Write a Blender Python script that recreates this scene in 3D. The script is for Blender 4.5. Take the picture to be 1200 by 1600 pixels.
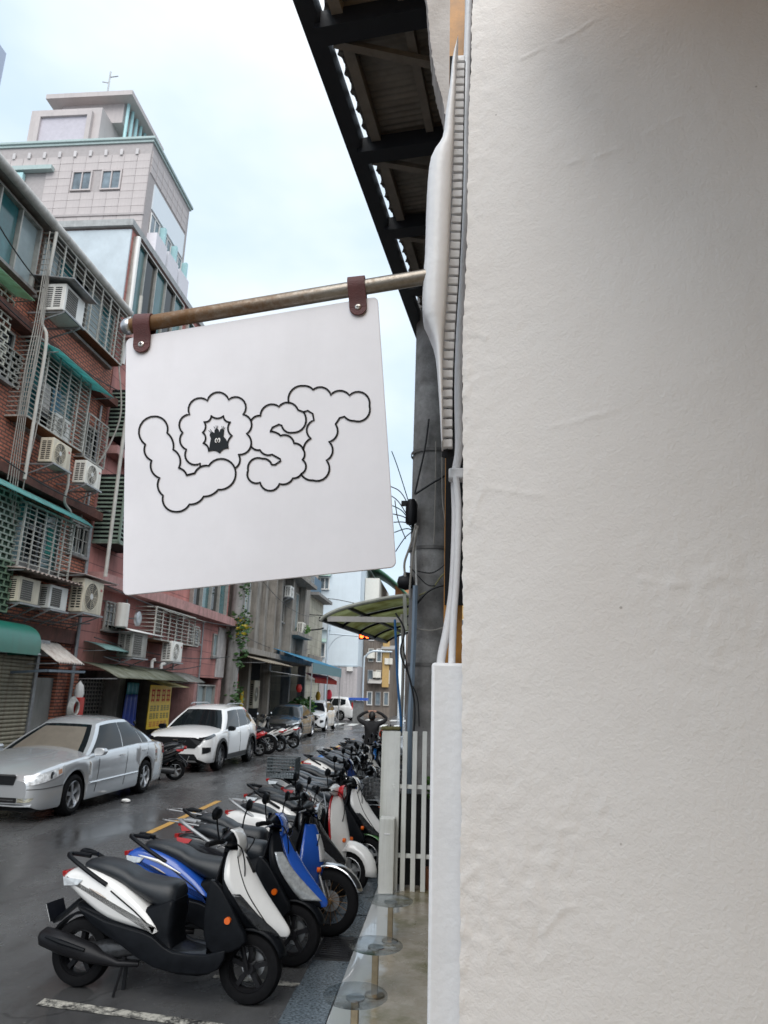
import bpy, math, random
from math import sin, cos, pi, radians, sqrt, atan2
from mathutils import Vector, Matrix, noise
random.seed(7)
R = random.Random(11)
for o in list(bpy.data.objects): bpy.data.objects.remove(o)
scn = bpy.context.scene
COL = scn.collection
# ------------------------------------------------------------------ camera
CAMH = 2.10; FPX = 1109.0
CM = (Matrix.Rotation(radians(5.6), 3, 'Z') @ Matrix.Rotation(radians(104.3), 3, 'X') @ Matrix.Rotation(radians(1.8), 3, 'Z'))
cd = bpy.data.cameras.new('camera'); cam = bpy.data.objects.new('camera', cd); COL.objects.link(cam)
cam.matrix_world = Matrix.Translation((0, 0, CAMH)) @ CM.to_4x4()
cd.sensor_fit = 'VERTICAL'; cd.sensor_height = 24.0; cd.lens = 24.0 * FPX / 1600.0
cd.clip_start = 0.05; cd.clip_end = 2000
cd.dof.use_dof = True; cd.dof.focus_distance = 2.0; cd.dof.aperture_fstop = 7.5
scn.camera = cam
# ------------------------------------------------------------------ sky and sun (overcast)
SUN_AZ = 170.0; SUN_EL = 50.0            # azimuth from +Y clockwise
w = bpy.data.worlds.new('World'); scn.world = w; w.use_nodes = True
nt = w.node_tree; nt.nodes.clear()
def N(t, typ, **k):
    n = t.nodes.new(typ)
    for a, b in k.items(): setattr(n, a, b)
    return n
sk = N(nt, 'ShaderNodeTexSky', sky_type='NISHITA', sun_disc=False)
sk.sun_elevation = radians(SUN_EL); sk.sun_rotation = radians(SUN_AZ)
sk.air_density = 1.0; sk.dust_density = 2.0; sk.ozone_density = 1.0
tc = N(nt, 'ShaderNodeTexCoord'); mp = N(nt, 'ShaderNodeMapping'); mp.inputs['Scale'].default_value = (1.0, 1.0, 1.9)
mp.inputs['Location'].default_value = (1.3, 2.2, 0.9)
cn = N(nt, 'ShaderNodeTexNoise'); cn.inputs['Scale'].default_value = 1.9; cn.inputs['Detail'].default_value = 5; cn.inputs['Roughness'].default_value = 0.5
cr = N(nt, 'ShaderNodeValToRGB'); cr.color_ramp.elements[0].position = 0.38; cr.color_ramp.elements[1].position = 0.68
cr.color_ramp.elements[0].color = (5.0, 6.2, 7.4, 1); cr.color_ramp.elements[1].color = (7.9, 8.35, 8.7, 1)
mx = N(nt, 'ShaderNodeMix', data_type='RGBA'); mx.inputs[0].default_value = 0.93
bg = N(nt, 'ShaderNodeBackground'); bg.inputs[1].default_value = 0.078
wo = N(nt, 'ShaderNodeOutputWorld')
L = nt.links.new
L(tc.outputs['Generated'], mp.inputs[0]); L(mp.outputs[0], cn.inputs[0]); L(cn.outputs[0], cr.inputs[0])
L(sk.outputs[0], mx.inputs[6]); L(cr.outputs[0], mx.inputs[7]); L(mx.outputs[2], bg.inputs[0]); L(bg.outputs[0], wo.inputs[0])
sd = bpy.data.lights.new('sun', 'SUN'); sun = bpy.data.objects.new('sun', sd); COL.objects.link(sun)
sd.energy = 1.5; sd.angle = radians(60); sd.color = (1, 0.97, 0.93)
az = radians(SUN_AZ); el = radians(SUN_EL)
sv = Vector((sin(az) * cos(el), cos(az) * cos(el), sin(el)))
sun.rotation_euler = sv.to_track_quat('Z', 'Y').to_euler()
sun.location = sv * 50
vs = scn.view_settings; vs.view_transform = 'Standard'; vs.look = 'None'; vs.exposure = 0.95; vs.gamma = 1.0; vs.use_curve_mapping = False
scn.render.engine = 'CYCLES'
scn.cycles.use_denoising = True; scn.cycles.max_bounces = 8; scn.cycles.diffuse_bounces = 4; scn.cycles.transparent_max_bounces = 12
scn.cycles.sample_clamp_indirect = 6.0; scn.cycles.caustics_reflective = False; scn.cycles.caustics_refractive = False

# ------------------------------------------------------------------ measuring: a photo pixel cast on a plane of the place
def ray(x, y): return CM @ Vector(((x - 600) / FPX, (800 - y) / FPX, -1.0))
CP = Vector((0, 0, CAMH))
def onx(x, y, X): d = ray(x, y); return CP + d * (X / d.x)
def ony(x, y, Y): d = ray(x, y); return CP + d * (Y / d.y)
def onz(x, y, z=0.0): d = ray(x, y); return CP + d * ((z - CAMH) / d.z)

# ------------------------------------------------------------------ materials
MATS = {}
def mat(name, col, rough=0.5, metal=0.0, var=0.12, vs=6.0, bump=0.0, bs=60.0, streak=0.0, dirt=(0.05, 0.045, 0.04), coat=0.0, spec=0.5, emit=None, alpha=None, trans=0.0, fine=0.0):
    if name in MATS: return MATS[name]
    m = bpy.data.materials.new(name); m.use_nodes = True
    t = m.node_tree; b = t.nodes['Principled BSDF']
    l = t.links.new
    b.inputs['Base Color'].default_value = (*col, 1); b.inputs['Roughness'].default_value = rough
    b.inputs['Metallic'].default_value = metal; b.inputs['Coat Weight'].default_value = coat; b.inputs['Coat Roughness'].default_value = 0.06
    b.inputs['Specular IOR Level'].default_value = spec
    if trans: b.inputs['Transmission Weight'].default_value = trans
    if alpha is not None: b.inputs['Alpha'].default_value = alpha
    c = N(t, 'ShaderNodeTexCoord'); out = None
    if var or streak:
        n = N(t, 'ShaderNodeTexNoise'); n.inputs['Scale'].default_value = vs; n.inputs['Detail'].default_value = 6; n.inputs['Roughness'].default_value = 0.65
        l(c.outputs['Object'], n.inputs[0])
        r = N(t, 'ShaderNodeMapRange'); r.inputs[1].default_value = 0.3; r.inputs[2].default_value = 0.7; r.inputs[3].default_value = 1 - var; r.inputs[4].default_value = 1 + var
        l(n.outputs[0], r.inputs[0])
        h = N(t, 'ShaderNodeMix', data_type='RGBA', blend_type='MULTIPLY'); h.inputs[0].default_value = 1.0
        h.inputs[6].default_value = (*col, 1); l(r.outputs[0], h.inputs[7]); out = h.outputs[2]
        rr = N(t, 'ShaderNodeMapRange'); rr.inputs[3].default_value = max(0.02, rough - 0.12 * rough); rr.inputs[4].default_value = min(1, rough + 0.2 * rough)
        l(n.outputs[0], rr.inputs[0]); l(rr.outputs[0], b.inputs['Roughness'])
    if streak:
        q = N(t, 'ShaderNodeMapping'); q.inputs['Scale'].default_value = (3.2, 3.2, 0.22); l(c.outputs['Object'], q.inputs[0])
        n2 = N(t, 'ShaderNodeTexNoise'); n2.inputs['Scale'].default_value = 1.6; n2.inputs['Detail'].default_value = 7; n2.inputs['Roughness'].default_value = 0.7; l(q.outputs[0], n2.inputs[0])
        r2 = N(t, 'ShaderNodeMapRange'); r2.inputs[1].default_value = 0.48; r2.inputs[2].default_value = 0.72; r2.inputs[4].default_value = streak; l(n2.outputs[0], r2.inputs[0])
        g = N(t, 'ShaderNodeMix', data_type='RGBA'); l(r2.outputs[0], g.inputs[0]); l(out, g.inputs[6]); g.inputs[7].default_value = (*dirt, 1); out = g.outputs[2]
    if out is not None: l(out, b.inputs['Base Color'])
    if bump:
        n3 = N(t, 'ShaderNodeTexNoise'); n3.inputs['Scale'].default_value = bs; n3.inputs['Detail'].default_value = 4; l(c.outputs['Object'], n3.inputs[0])
        bb = N(t, 'ShaderNodeBump'); bb.inputs['Strength'].default_value = bump; bb.inputs['Distance'].default_value = 0.01
        l(n3.outputs[0], bb.inputs['Height']); l(bb.outputs[0], b.inputs['Normal'])
    if emit: b.inputs['Emission Color'].default_value = (*emit[:3], 1); b.inputs['Emission Strength'].default_value = emit[3]
    MATS[name] = m; return m

def polymat(name, c1, c2, tr=0.55, sc=2.0, tmul=1.35):
    if name in MATS: return MATS[name]
    m = bpy.data.materials.new(name); m.use_nodes = True; t = m.node_tree; t.nodes.clear(); l = t.links.new
    c = N(t, 'ShaderNodeTexCoord'); q = N(t, 'ShaderNodeMapping'); q.inputs['Scale'].default_value = (1, 2.2, 1); l(c.outputs['Object'], q.inputs[0])
    n = N(t, 'ShaderNodeTexNoise'); n.inputs['Scale'].default_value = sc; n.inputs['Detail'].default_value = 7; n.inputs['Roughness'].default_value = 0.68; l(q.outputs[0], n.inputs[0])
    r = N(t, 'ShaderNodeMapRange'); r.inputs[1].default_value = .38; r.inputs[2].default_value = .66; l(n.outputs[0], r.inputs[0])
    x = N(t, 'ShaderNodeMix', data_type='RGBA'); x.inputs[6].default_value = (*c1, 1); x.inputs[7].default_value = (*c2, 1); l(r.outputs[0], x.inputs[0])
    d = N(t, 'ShaderNodeBsdfDiffuse'); tl = N(t, 'ShaderNodeBsdfTranslucent'); gl = N(t, 'ShaderNodeBsdfGlossy'); gl.inputs['Roughness'].default_value = .35
    g = N(t, 'ShaderNodeMix', data_type='RGBA', blend_type='MULTIPLY'); g.inputs[0].default_value = 1; g.inputs[7].default_value = (tmul, tmul, tmul, 1); l(x.outputs[2], g.inputs[6])
    a = N(t, 'ShaderNodeMixShader'); a.inputs[0].default_value = tr; b = N(t, 'ShaderNodeMixShader'); b.inputs[0].default_value = .05; o = N(t, 'ShaderNodeOutputMaterial')
    l(x.outputs[2], d.inputs[0]); l(g.outputs[2], tl.inputs[0]); l(d.outputs[0], a.inputs[1]); l(tl.outputs[0], a.inputs[2]); l(a.outputs[0], b.inputs[1]); l(gl.outputs[0], b.inputs[2]); l(b.outputs[0], o.inputs[0])
    MATS[name] = m; return m
def brickmat(name, c1, c2, mortar, bw, bh, sweep='Y', streak=0.35, rough=0.8, mort=0.012, dirt=(0.05, 0.04, 0.035), off=0.5, bump=0.6):
    m = bpy.data.materials.new(name); m.use_nodes = True; t = m.node_tree; b = t.nodes['Principled BSDF']; l = t.links.new
    c = N(t, 'ShaderNodeTexCoord'); s = N(t, 'ShaderNodeSeparateXYZ'); l(c.outputs['Object'], s.inputs[0])
    k = N(t, 'ShaderNodeCombineXYZ'); l(s.outputs[sweep], k.inputs[0]); l(s.outputs['Z'], k.inputs[1])
    br = N(t, 'ShaderNodeTexBrick'); l(k.outputs[0], br.inputs[0]); br.offset = off
    br.inputs['Color1'].default_value = (*c1, 1); br.inputs['Color2'].default_value = (*c2, 1); br.inputs['Mortar'].default_value = (*mortar, 1)
    br.inputs['Scale'].default_value = 1.0; br.inputs['Mortar Size'].default_value = mort; br.inputs['Brick Width'].default_value = bw; br.inputs['Row Height'].default_value = bh; br.inputs['Bias'].default_value = -0.1
    q = N(t, 'ShaderNodeMapping'); q.inputs['Scale'].default_value = (2.2, 2.2, 0.3); l(c.outputs['Object'], q.inputs[0])
    n2 = N(t, 'ShaderNodeTexNoise'); n2.inputs['Scale'].default_value = 1.3; n2.inputs['Detail'].default_value = 8; n2.inputs['Roughness'].default_value = 0.72; l(q.outputs[0], n2.inputs[0])
    r2 = N(t, 'ShaderNodeMapRange'); r2.inputs[1].default_value = 0.45; r2.inputs[2].default_value = 0.75; r2.inputs[4].default_value = streak; l(n2.outputs[0], r2.inputs[0])
    g = N(t, 'ShaderNodeMix', data_type='RGBA'); l(r2.outputs[0], g.inputs[0]); l(br.outputs[0], g.inputs[6]); g.inputs[7].default_value = (*dirt, 1)
    n4 = N(t, 'ShaderNodeTexNoise'); n4.inputs['Scale'].default_value = 0.9; n4.inputs['Detail'].default_value = 5; l(c.outputs['Object'], n4.inputs[0])
    r4 = N(t, 'ShaderNodeMapRange'); r4.inputs[1].default_value = 0.3; r4.inputs[2].default_value = 0.7; r4.inputs[3].default_value = 0.75; r4.inputs[4].default_value = 1.2; l(n4.outputs[0], r4.inputs[0])
    h = N(t, 'ShaderNodeMix', data_type='RGBA', blend_type='MULTIPLY'); h.inputs[0].default_value = 1; l(g.outputs[2], h.inputs[6]); l(r4.outputs[0], h.inputs[7])
    l(h.outputs[2], b.inputs['Base Color']); b.inputs['Roughness'].default_value = rough
    bb = N(t, 'ShaderNodeBump'); bb.inputs['Strength'].default_value = bump; bb.inputs['Distance'].default_value = 0.01; bb.invert = True
    l(br.outputs['Fac'], bb.inputs['Height']); l(bb.outputs[0], b.inputs['Normal'])
    MATS[name] = m; return m

# ------------------------------------------------------------------ mesh helpers
def basis(d):
    d = Vector(d).normalized(); a = Vector((0, 0, 1)) if abs(d.z) < 0.9 else Vector((1, 0, 0))
    u = d.cross(a).normalized(); return u, d.cross(u).normalized()
class MB:
    def __init__(s): s.v = []; s.f = []
    def add(s, vs_, fs):
        o = len(s.v); s.v += [tuple(p) for p in vs_]; s.f += [tuple(i + o for i in f) for f in fs]; return s
    def b(s, x0, x1, y0, y1, z0, z1):
        if x0 > x1: x0, x1 = x1, x0
        if y0 > y1: y0, y1 = y1, y0
        if z0 > z1: z0, z1 = z1, z0
        return s.add([(x0, y0, z0), (x1, y0, z0), (x1, y1, z0), (x0, y1, z0), (x0, y0, z1), (x1, y0, z1), (x1, y1, z1), (x0, y1, z1)],
                     [(0, 3, 2, 1), (4, 5, 6, 7), (0, 1, 5, 4), (1, 2, 6, 5), (2, 3, 7, 6), (3, 0, 4, 7)])
    def hexa(s, p):   # 8 corners, bottom 4 then top 4
        return s.add(p, [(0, 3, 2, 1), (4, 5, 6, 7), (0, 1, 5, 4), (1, 2, 6, 5), (2, 3, 7, 6), (3, 0, 4, 7)])
    def bar(s, p, q, wd, ht, up=(0, 0, 1)):   # box beam from p to q
        p = Vector(p); q = Vector(q); d = (q - p).normalized(); u = d.cross(Vector(up))
        if u.length < 1e-4: u = d.cross(Vector((1, 0, 0)))
        u.normalize(); v_ = u.cross(d).normalized(); a = u * wd / 2; c = v_ * ht / 2
        return s.hexa([p - a - c, p + a - c, q + a - c, q - a - c, p - a + c, p + a + c, q + a + c, q - a + c])
    def cyl(s, p, q, r0, r1=None, n=12, cap=True):
        r1 = r0 if r1 is None else r1; p = Vector(p); q = Vector(q); u, v_ = basis(q - p)
        ring = [(cos(2 * pi * i / n), sin(2 * pi * i / n)) for i in range(n)]
        V = [p + (u * a + v_ * c) * r0 for a, c in ring] + [q + (u * a + v_ * c) * r1 for a, c in ring]
        F = [(i, (i + 1) % n, n + (i + 1) % n, n + i) for i in range(n)]
        if cap: F += [tuple(range(n - 1, -1, -1)), tuple(range(n, 2 * n))]
        return s.add(V, F)
    def tube(s, pts, r, n=8, cap=True, closed=False):
        pts = [Vector(p) for p in pts]; m = len(pts); rs = r if isinstance(r, (list, tuple)) else [r] * m
        V = []; pu = None
        for i, p in enumerate(pts):
            if closed: d = pts[(i + 1) % m] - pts[i - 1]
            else: d = pts[min(i + 1, m - 1)] - pts[max(i - 1, 0)]
            if d.length < 1e-9: d = Vector((0, 0, 1))
            d.normalize()
            if pu is None: u, v_ = basis(d)
            else:
                u = pu - d * pu.dot(d)
                u = u.normalized() if u.length > 1e-5 else basis(d)[0]
                v_ = d.cross(u)
            pu = u
            V += [p + (u * cos(2 * pi * k / n) + v_ * sin(2 * pi * k / n)) * rs[i] for k in range(n)]
        F = []
        for i in range(m if closed else m - 1):
            j = (i + 1) % m
            F += [(i * n + k, i * n + (k + 1) % n, j * n + (k + 1) % n, j * n + k) for k in range(n)]
        if cap and not closed: F += [tuple(range(n - 1, -1, -1)), tuple(range((m - 1) * n, m * n))]
        return s.add(V, F)
    def lathe(s, prof, c=(0, 0, 0), ax='y', n=24):   # prof: (axial, radius)
        V = []; F = []; m = len(prof); c = Vector(c)
        for k in range(n):
            a = 2 * pi * k / n
            for (h, r) in prof:
                p = {'y': (r * cos(a), h, r * sin(a)), 'z': (r * cos(a), r * sin(a), h), 'x': (h, r * cos(a), r * sin(a))}[ax]
                V.append(c + Vector(p))
        for k in range(n):
            j = (k + 1) % n
            F += [(k * m + i, k * m + i + 1, j * m + i + 1, j * m + i) for i in range(m - 1)]
        return s.add(V, F)
    def loft(s, rings, closed=True, cap=True):
        n = len(rings[0]); V = [p for r in rings for p in r]; F = []
        for i in range(len(rings) - 1):
            for k in range(n if closed else n - 1):
                j = (k + 1) % n; F.append((i * n + k, i * n + j, (i + 1) * n + j, (i + 1) * n + k))
        if cap and closed: F += [tuple(range(n - 1, -1, -1)), tuple(range((len(rings) - 1) * n, len(rings) * n))]
        return s.add(V, F)
    def grid(s, fn, nu, nv):
        V = [fn(i / nu, j / nv) for i in range(nu + 1) for j in range(nv + 1)]; k = nv + 1
        return s.add(V, [(i * k + j, i * k + j + 1, (i + 1) * k + j + 1, (i + 1) * k + j) for i in range(nu) for j in range(nv)])
    def prism(s, poly, off):     # closed 3d polygon extruded along vector off
        n = len(poly); off = Vector(off); V = [Vector(p) for p in poly]; V += [p + off for p in V[:n]]
        return s.add(V, [tuple(range(n - 1, -1, -1)), tuple(range(n, 2 * n))] + [(i, (i + 1) % n, n + (i + 1) % n, n + i) for i in range(n)])
    def mesh(s, name, m, smooth=40):
        me = bpy.data.meshes.new(name); me.from_pydata(s.v, [], s.f); me.validate(); me.update()
        if m is not None:
            for q in (m if isinstance(m, (list, tuple)) else [m]): me.materials.append(q)
        if smooth: me.shade_smooth(); me.set_sharp_from_angle(angle=radians(smooth))
        return me
    def build(s, name, m, parent=None, smooth=40, bevel=0, solid=0, sub=0, kind=None):
        o = bpy.data.objects.new(name, s.mesh(name, m, smooth)); COL.objects.link(o)
        if parent is not None: o.parent = parent
        if solid: q = o.modifiers.new('s', 'SOLIDIFY'); q.thickness = solid; q.offset = 0
        if bevel: q = o.modifiers.new('b', 'BEVEL'); q.width = bevel; q.segments = 2; q.limit_method = 'ANGLE'
        if sub: q = o.modifiers.new('u', 'SUBSURF'); q.levels = sub; q.render_levels = sub
        if kind: o['kind'] = kind
        return o
def tag(o, label, cat, group=None):
    o['label'] = label; o['category'] = cat
    if group: o['group'] = group
    return o
def thing(name, label, cat, loc=(0, 0, 0), rz=0.0, group=None):
    o = bpy.data.objects.new(name, None); o.empty_display_size = 0.2; COL.objects.link(o); o.location = loc; o.rotation_euler = (0, 0, rz)
    return tag(o, label, cat, group)
def struct(o): o['kind'] = 'structure'; return o
def spline(pts, k=5, closed=False):   # Catmull-Rom
    P = [Vector(p) for p in pts]; n = len(P); out = []
    for i in range(n if closed else n - 1):
        if closed: a, b_, c, d = P[i - 1], P[i], P[(i + 1) % n], P[(i + 2) % n]
        else: a, b_, c, d = P[max(i - 1, 0)], P[i], P[i + 1], P[min(i + 2, n - 1)]
        for j in range(k):
            t = j / k
            out.append(0.5 * ((2 * b_) + (c - a) * t + (2 * a - 5 * b_ + 4 * c - d) * t * t + (3 * b_ - a - 3 * c + d) * t ** 3))
    if not closed: out.append(P[-1].copy())
    return out
def itp(x, tab):
    if x <= tab[0][0]: return tab[0][1]
    for (a, p), (b_, q) in zip(tab, tab[1:]):
        if x <= b_: return p + (q - p) * (x - a) / (b_ - a)
    return tab[-1][1]
def itps(x, tab):   # smoothstep-free cubic-ish interpolation (Catmull-Rom on table)
    n = len(tab)
    if x <= tab[0][0]: return tab[0][1]
    if x >= tab[-1][0]: return tab[-1][1]
    for i in range(n - 1):
        if x <= tab[i + 1][0]:
            x0, y0 = tab[i]; x1, y1 = tab[i + 1]; h = x1 - x0; t = (x - x0) / h
            m0 = (y1 - tab[i - 1][1]) / (x1 - tab[i - 1][0]) if i > 0 else (y1 - y0) / h
            m1 = (tab[i + 2][1] - y0) / (tab[i + 2][0] - x0) if i < n - 2 else (y1 - y0) / h
            return (2 * t ** 3 - 3 * t * t + 1) * y0 + (t ** 3 - 2 * t * t + t) * h * m0 + (-2 * t ** 3 + 3 * t * t) * y1 + (t ** 3 - t * t) * h * m1
# common materials
WHITE = mat('white_paint', (0.78, 0.77, 0.75), 0.45, var=0.05, vs=3, streak=0.12, dirt=(0.35, 0.32, 0.26))
BLACKP = mat('black_plastic', (0.007, 0.008, 0.010), 0.30, var=0.25, vs=14, bump=0.06, bs=400, spec=0.10)
BLACKM = mat('black_metal', (0.014, 0.014, 0.016), 0.36, 0.1, var=0.2, spec=0.18)
RUBBER = mat('rubber', (0.008, 0.008, 0.009), 0.7, var=0.3, vs=20, spec=0.12)
CHROME = mat('chrome', (0.52, 0.52, 0.53), 0.16, 1.0, var=0.05)
ALU = mat('aluminium', (0.45, 0.46, 0.47), 0.35, 0.9, var=0.15)
STEEL = mat('galvanised', (0.33, 0.34, 0.35), 0.5, 0.6, var=0.25, vs=10, streak=0.3, dirt=(0.12, 0.06, 0.03))
DARK = mat('dark_void', (0.006, 0.006, 0.007), 0.9, var=0)
GLASS = mat('dark_glass', (0.008, 0.011, 0.013), 0.06, var=0.0, spec=0.28)
CONC = mat('concrete', (0.26, 0.25, 0.24), 0.85, var=0.2, vs=3, bump=0.3, bs=30, streak=0.65, dirt=(0.06, 0.055, 0.05))
ACW = mat('ac_beige', (0.74, 0.71, 0.64), 0.5, var=0.07, vs=5, streak=0.4, dirt=(0.2, 0.16, 0.1))
RUST = mat('rust', (0.16, 0.07, 0.03), 0.8, 0.2, var=0.4, vs=20, bump=0.2)
REDL = mat('red_lens', (0.45, 0.01, 0.01), 0.12, var=0.05, coat=0.5)
ORANGE = mat('orange_lens', (0.75, 0.13, 0.01), 0.12, var=0.05, coat=0.5)
CLEAR = mat('headlamp_glass', (0.55, 0.57, 0.58), 0.08, 0.35, var=0.3, vs=30, coat=1.0)
# ================================================================== ground
def nodes_mat(name):
    m = bpy.data.materials.new(name); m.use_nodes = True; MATS[name] = m
    return m, m.node_tree, m.node_tree.nodes['Principled BSDF'], m.node_tree.links.new
def noise_n(t, vec, scale, detail=5, rough=0.6, dist=0.0):
    n = N(t, 'ShaderNodeTexNoise'); n.inputs['Scale'].default_value = scale; n.inputs['Detail'].default_value = detail; n.inputs['Roughness'].default_value = rough; n.inputs['Distortion'].default_value = dist
    t.links.new(vec, n.inputs[0]); return n.outputs[0]
def ramp(t, inp, a, b_, c, d):
    r = N(t, 'ShaderNodeMapRange'); r.inputs[1].default_value = a; r.inputs[2].default_value = b_; r.inputs[3].default_value = c; r.inputs[4].default_value = d
    t.links.new(inp, r.inputs[0]); return r.outputs[0]
def mixc(t, fac, a, b_, mode='MIX'):
    x = N(t, 'ShaderNodeMix', data_type='RGBA', blend_type=mode)
    for k, i in ((0, fac), (6, a), (7, b_)):
        if isinstance(i, (int, float)): x.inputs[k].default_value = i
        elif isinstance(i, tuple): x.inputs[k].default_value = (*i, 1)
        else: t.links.new(i, x.inputs[k])
    return x.outputs[2]
def math_n(t, op, a, b_=None):
    x = N(t, 'ShaderNodeMath', operation=op)
    for k, i in ((0, a), (1, b_)):
        if i is None: continue
        if isinstance(i, (int, float)): x.inputs[k].default_value = i
        else: t.links.new(i, x.inputs[k])
    return x.outputs[0]
# wet asphalt
ASPH, t, b, l = nodes_mat('wet_asphalt')
c = N(t, 'ShaderNodeTexCoord').outputs['Object']
mpn = N(t, 'ShaderNodeMapping'); mpn.inputs['Scale'].default_value = (1.6, 0.55, 1); l(c, mpn.inputs[0])
big = noise_n(t, mpn.outputs[0], 0.55, 6, 0.62, 0.4); med = noise_n(t, c, 5, 6, 0.7); fine = noise_n(t, c, 170, 3, 0.7)
vor = N(t, 'ShaderNodeTexVoronoi', feature='DISTANCE_TO_EDGE'); vor.inputs['Scale'].default_value = 0.22; l(noise_n(t, c, 0.7, 4), vor.inputs[0]) if False else l(c, vor.inputs[0])
col = mixc(t, ramp(t, fine, 0.35, 0.75, 0, 1), (0.075, 0.076, 0.078), (0.21, 0.21, 0.212))
col = mixc(t, ramp(t, big, 0.42, 0.62, 0, 0.75), col, (0.050, 0.050, 0.052))
col = mixc(t, ramp(t, med, 0.35, 0.7, 0.0, 0.35), col, (0.06, 0.058, 0.055))
wv_ = N(t, 'ShaderNodeVectorMath', operation='ADD'); l(c, wv_.inputs[0]); nv_ = N(t, 'ShaderNodeTexNoise'); nv_.inputs['Scale'].default_value = 1.1; nv_.inputs['Detail'].default_value = 6; l(c, nv_.inputs[0]); l(nv_.outputs['Color'], wv_.inputs[1])
vc_ = N(t, 'ShaderNodeTexVoronoi', feature='DISTANCE_TO_EDGE'); vc_.inputs['Scale'].default_value = 0.42; l(wv_.outputs[0], vc_.inputs[0])
col = mixc(t, ramp(t, vc_.outputs['Distance'], 0.003, 0.010, 0.35, 0), col, (0.014, 0.014, 0.015))
pz_ = N(t, 'ShaderNodeTexVoronoi'); pz_.inputs['Scale'].default_value = 0.16; l(c, pz_.inputs[0]); pb_ = N(t, 'ShaderNodeSeparateColor'); l(pz_.outputs['Color'], pb_.inputs[0])
col = mixc(t, ramp(t, pb_.outputs[0], 0.0, 1.0, 0.0, 0.45), col, (0.045, 0.045, 0.047))
sp_ = N(t, 'ShaderNodeTexVoronoi'); sp_.inputs['Scale'].default_value = 7; l(c, sp_.inputs[0])
col = mixc(t, ramp(t, sp_.outputs['Distance'], 0.05, 0.07, 0.5, 0), col, (0.22, 0.21, 0.19))
l(col, b.inputs['Base Color'])
rg = math_n(t, 'ADD', ramp(t, big, 0.38, 0.64, 0.33, 0.06), ramp(t, med, 0.3, 0.7, -0.07, 0.10)); l(rg, b.inputs['Roughness'])
bb = N(t, 'ShaderNodeBump'); l(ramp(t, big, 0.45, 0.64, 0.55, 0.08), bb.inputs['Strength']); bb.inputs['Distance'].default_value = 0.006; l(math_n(t, 'ADD', fine, math_n(t, 'MULTIPLY', med, 1.5)), bb.inputs['Height']); l(bb.outputs[0], b.inputs['Normal'])
g = MB(); g.add([(-600, -60, 0), (600, -60, 0), (600, 900, 0), (-600, 900, 0)], [(0, 1, 2, 3)])
road = struct(g.build('road', ASPH, smooth=0))
# worn paint
def paintmat(name, colr, wear):
    m, t, b, l = nodes_mat(name); c = N(t, 'ShaderNodeTexCoord').outputs['Object']
    n = noise_n(t, c, 9, 8, 0.75); n2 = noise_n(t, c, 90, 3, 0.7)
    f = ramp(t, math_n(t, 'ADD', n, math_n(t, 'MULTIPLY', n2, 0.35)), wear, wear + 0.14, 1, 0)
    l(mixc(t, f, (0.035, 0.035, 0.036), colr), b.inputs['Base Color']); b.inputs['Roughness'].default_value = 0.45
    bb = N(t, 'ShaderNodeBump'); bb.inputs['Strength'].default_value = 0.4; bb.inputs['Distance'].default_value = 0.004; l(n2, bb.inputs['Height']); l(bb.outputs[0], b.inputs['Normal'])
    return m
PW = paintmat('worn_white_paint', (0.55, 0.53, 0.47), 0.60); PY = paintmat('worn_yellow_paint', (0.58, 0.33, 0.08), 0.72); PX = paintmat('crosswalk_paint', (0.75, 0.75, 0.72), 0.85)
def sheet(name, pts, m, z): return struct(MB().add([(x, y, z) for x, y in pts], [(0, 1, 2, 3)]).build(name, m, smooth=0))
for i, (y0, y1) in enumerate([(10.9, 14.2), (27.5, 34.0), (20.5, 24.0)]):
    sheet('yellow_line', [(-4.45, y0), (-4.335, y0), (-4.335, y1), (-4.45, y1)], PY, 0.004)
sheet('parking_line', [(-2.75, 5.20), (-1.2, 5.02), (-1.2, 5.11), (-2.75, 5.31)], PW, 0.004)
sheet('parking_line', [(-1.75, 5.86), (-1.0, 5.78), (-1.0, 5.86), (-1.75, 5.95)], PW, 0.004)
for i in range(4): sheet('parking_line', [(-2.75, 8.2 + i * 2.6), (-1.2, 8.1 + i * 2.6), (-1.2, 8.19 + i * 2.6), (-2.75, 8.29 + i * 2.6)], PW, 0.004)
for i in range(9): sheet('crosswalk_stripe', [(-9.6 + i * 0.98, 47.2), (-9.1 + i * 0.98, 47.2), (-9.1 + i * 0.98, 50.4), (-9.6 + i * 0.98, 50.4)], PX, 0.004)
for i in range(6): sheet('crosswalk_stripe', [(-6.6 + i * 0.95, 57.2), (-6.1 + i * 0.95, 57.2), (-6.1 + i * 0.95, 59.8), (-6.6 + i * 0.95, 59.8)], PX, 0.004)
# gutter slabs, bluish speckled and wet
GUT = mat('speckled_wet_granite', (0.12, 0.145, 0.165), 0.14, var=0.9, vs=55, bump=0.35, bs=55)
gs = struct(MB().b(-1.09, -0.775, 2.0, 40, -0.05, 0.004).build('gutter', mat('gutter_bed', (0.02, 0.02, 0.021), 0.4), smooth=0))
sl = MB(); sl.b(-1.085, -0.785, 0.006, 0.594, 0.006, 0.016); slm = sl.mesh('slab', GUT, 0)
for i in range(16):
    if i == 5: continue
    o = bpy.data.objects.new('slab', slm); COL.objects.link(o); o.parent = gs; o.location = (R.uniform(-.004, .004), 3.35 + i * 0.6, R.uniform(-.002, .004)); o.rotation_euler = (R.uniform(-.01, .01), R.uniform(-.01, .01), R.uniform(-.008, .008))
dc = thing('drain_cover', 'dark square drain cover set in the gutter beside the white step', 'drain cover', (-0.935, 6.66, 0.0))
MB().b(-0.15, 0.15, -0.24, 0.24, 0.002, 0.010).build('frame', BLACKM, dc, smooth=0, bevel=0.003)
dm = MB()
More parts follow.
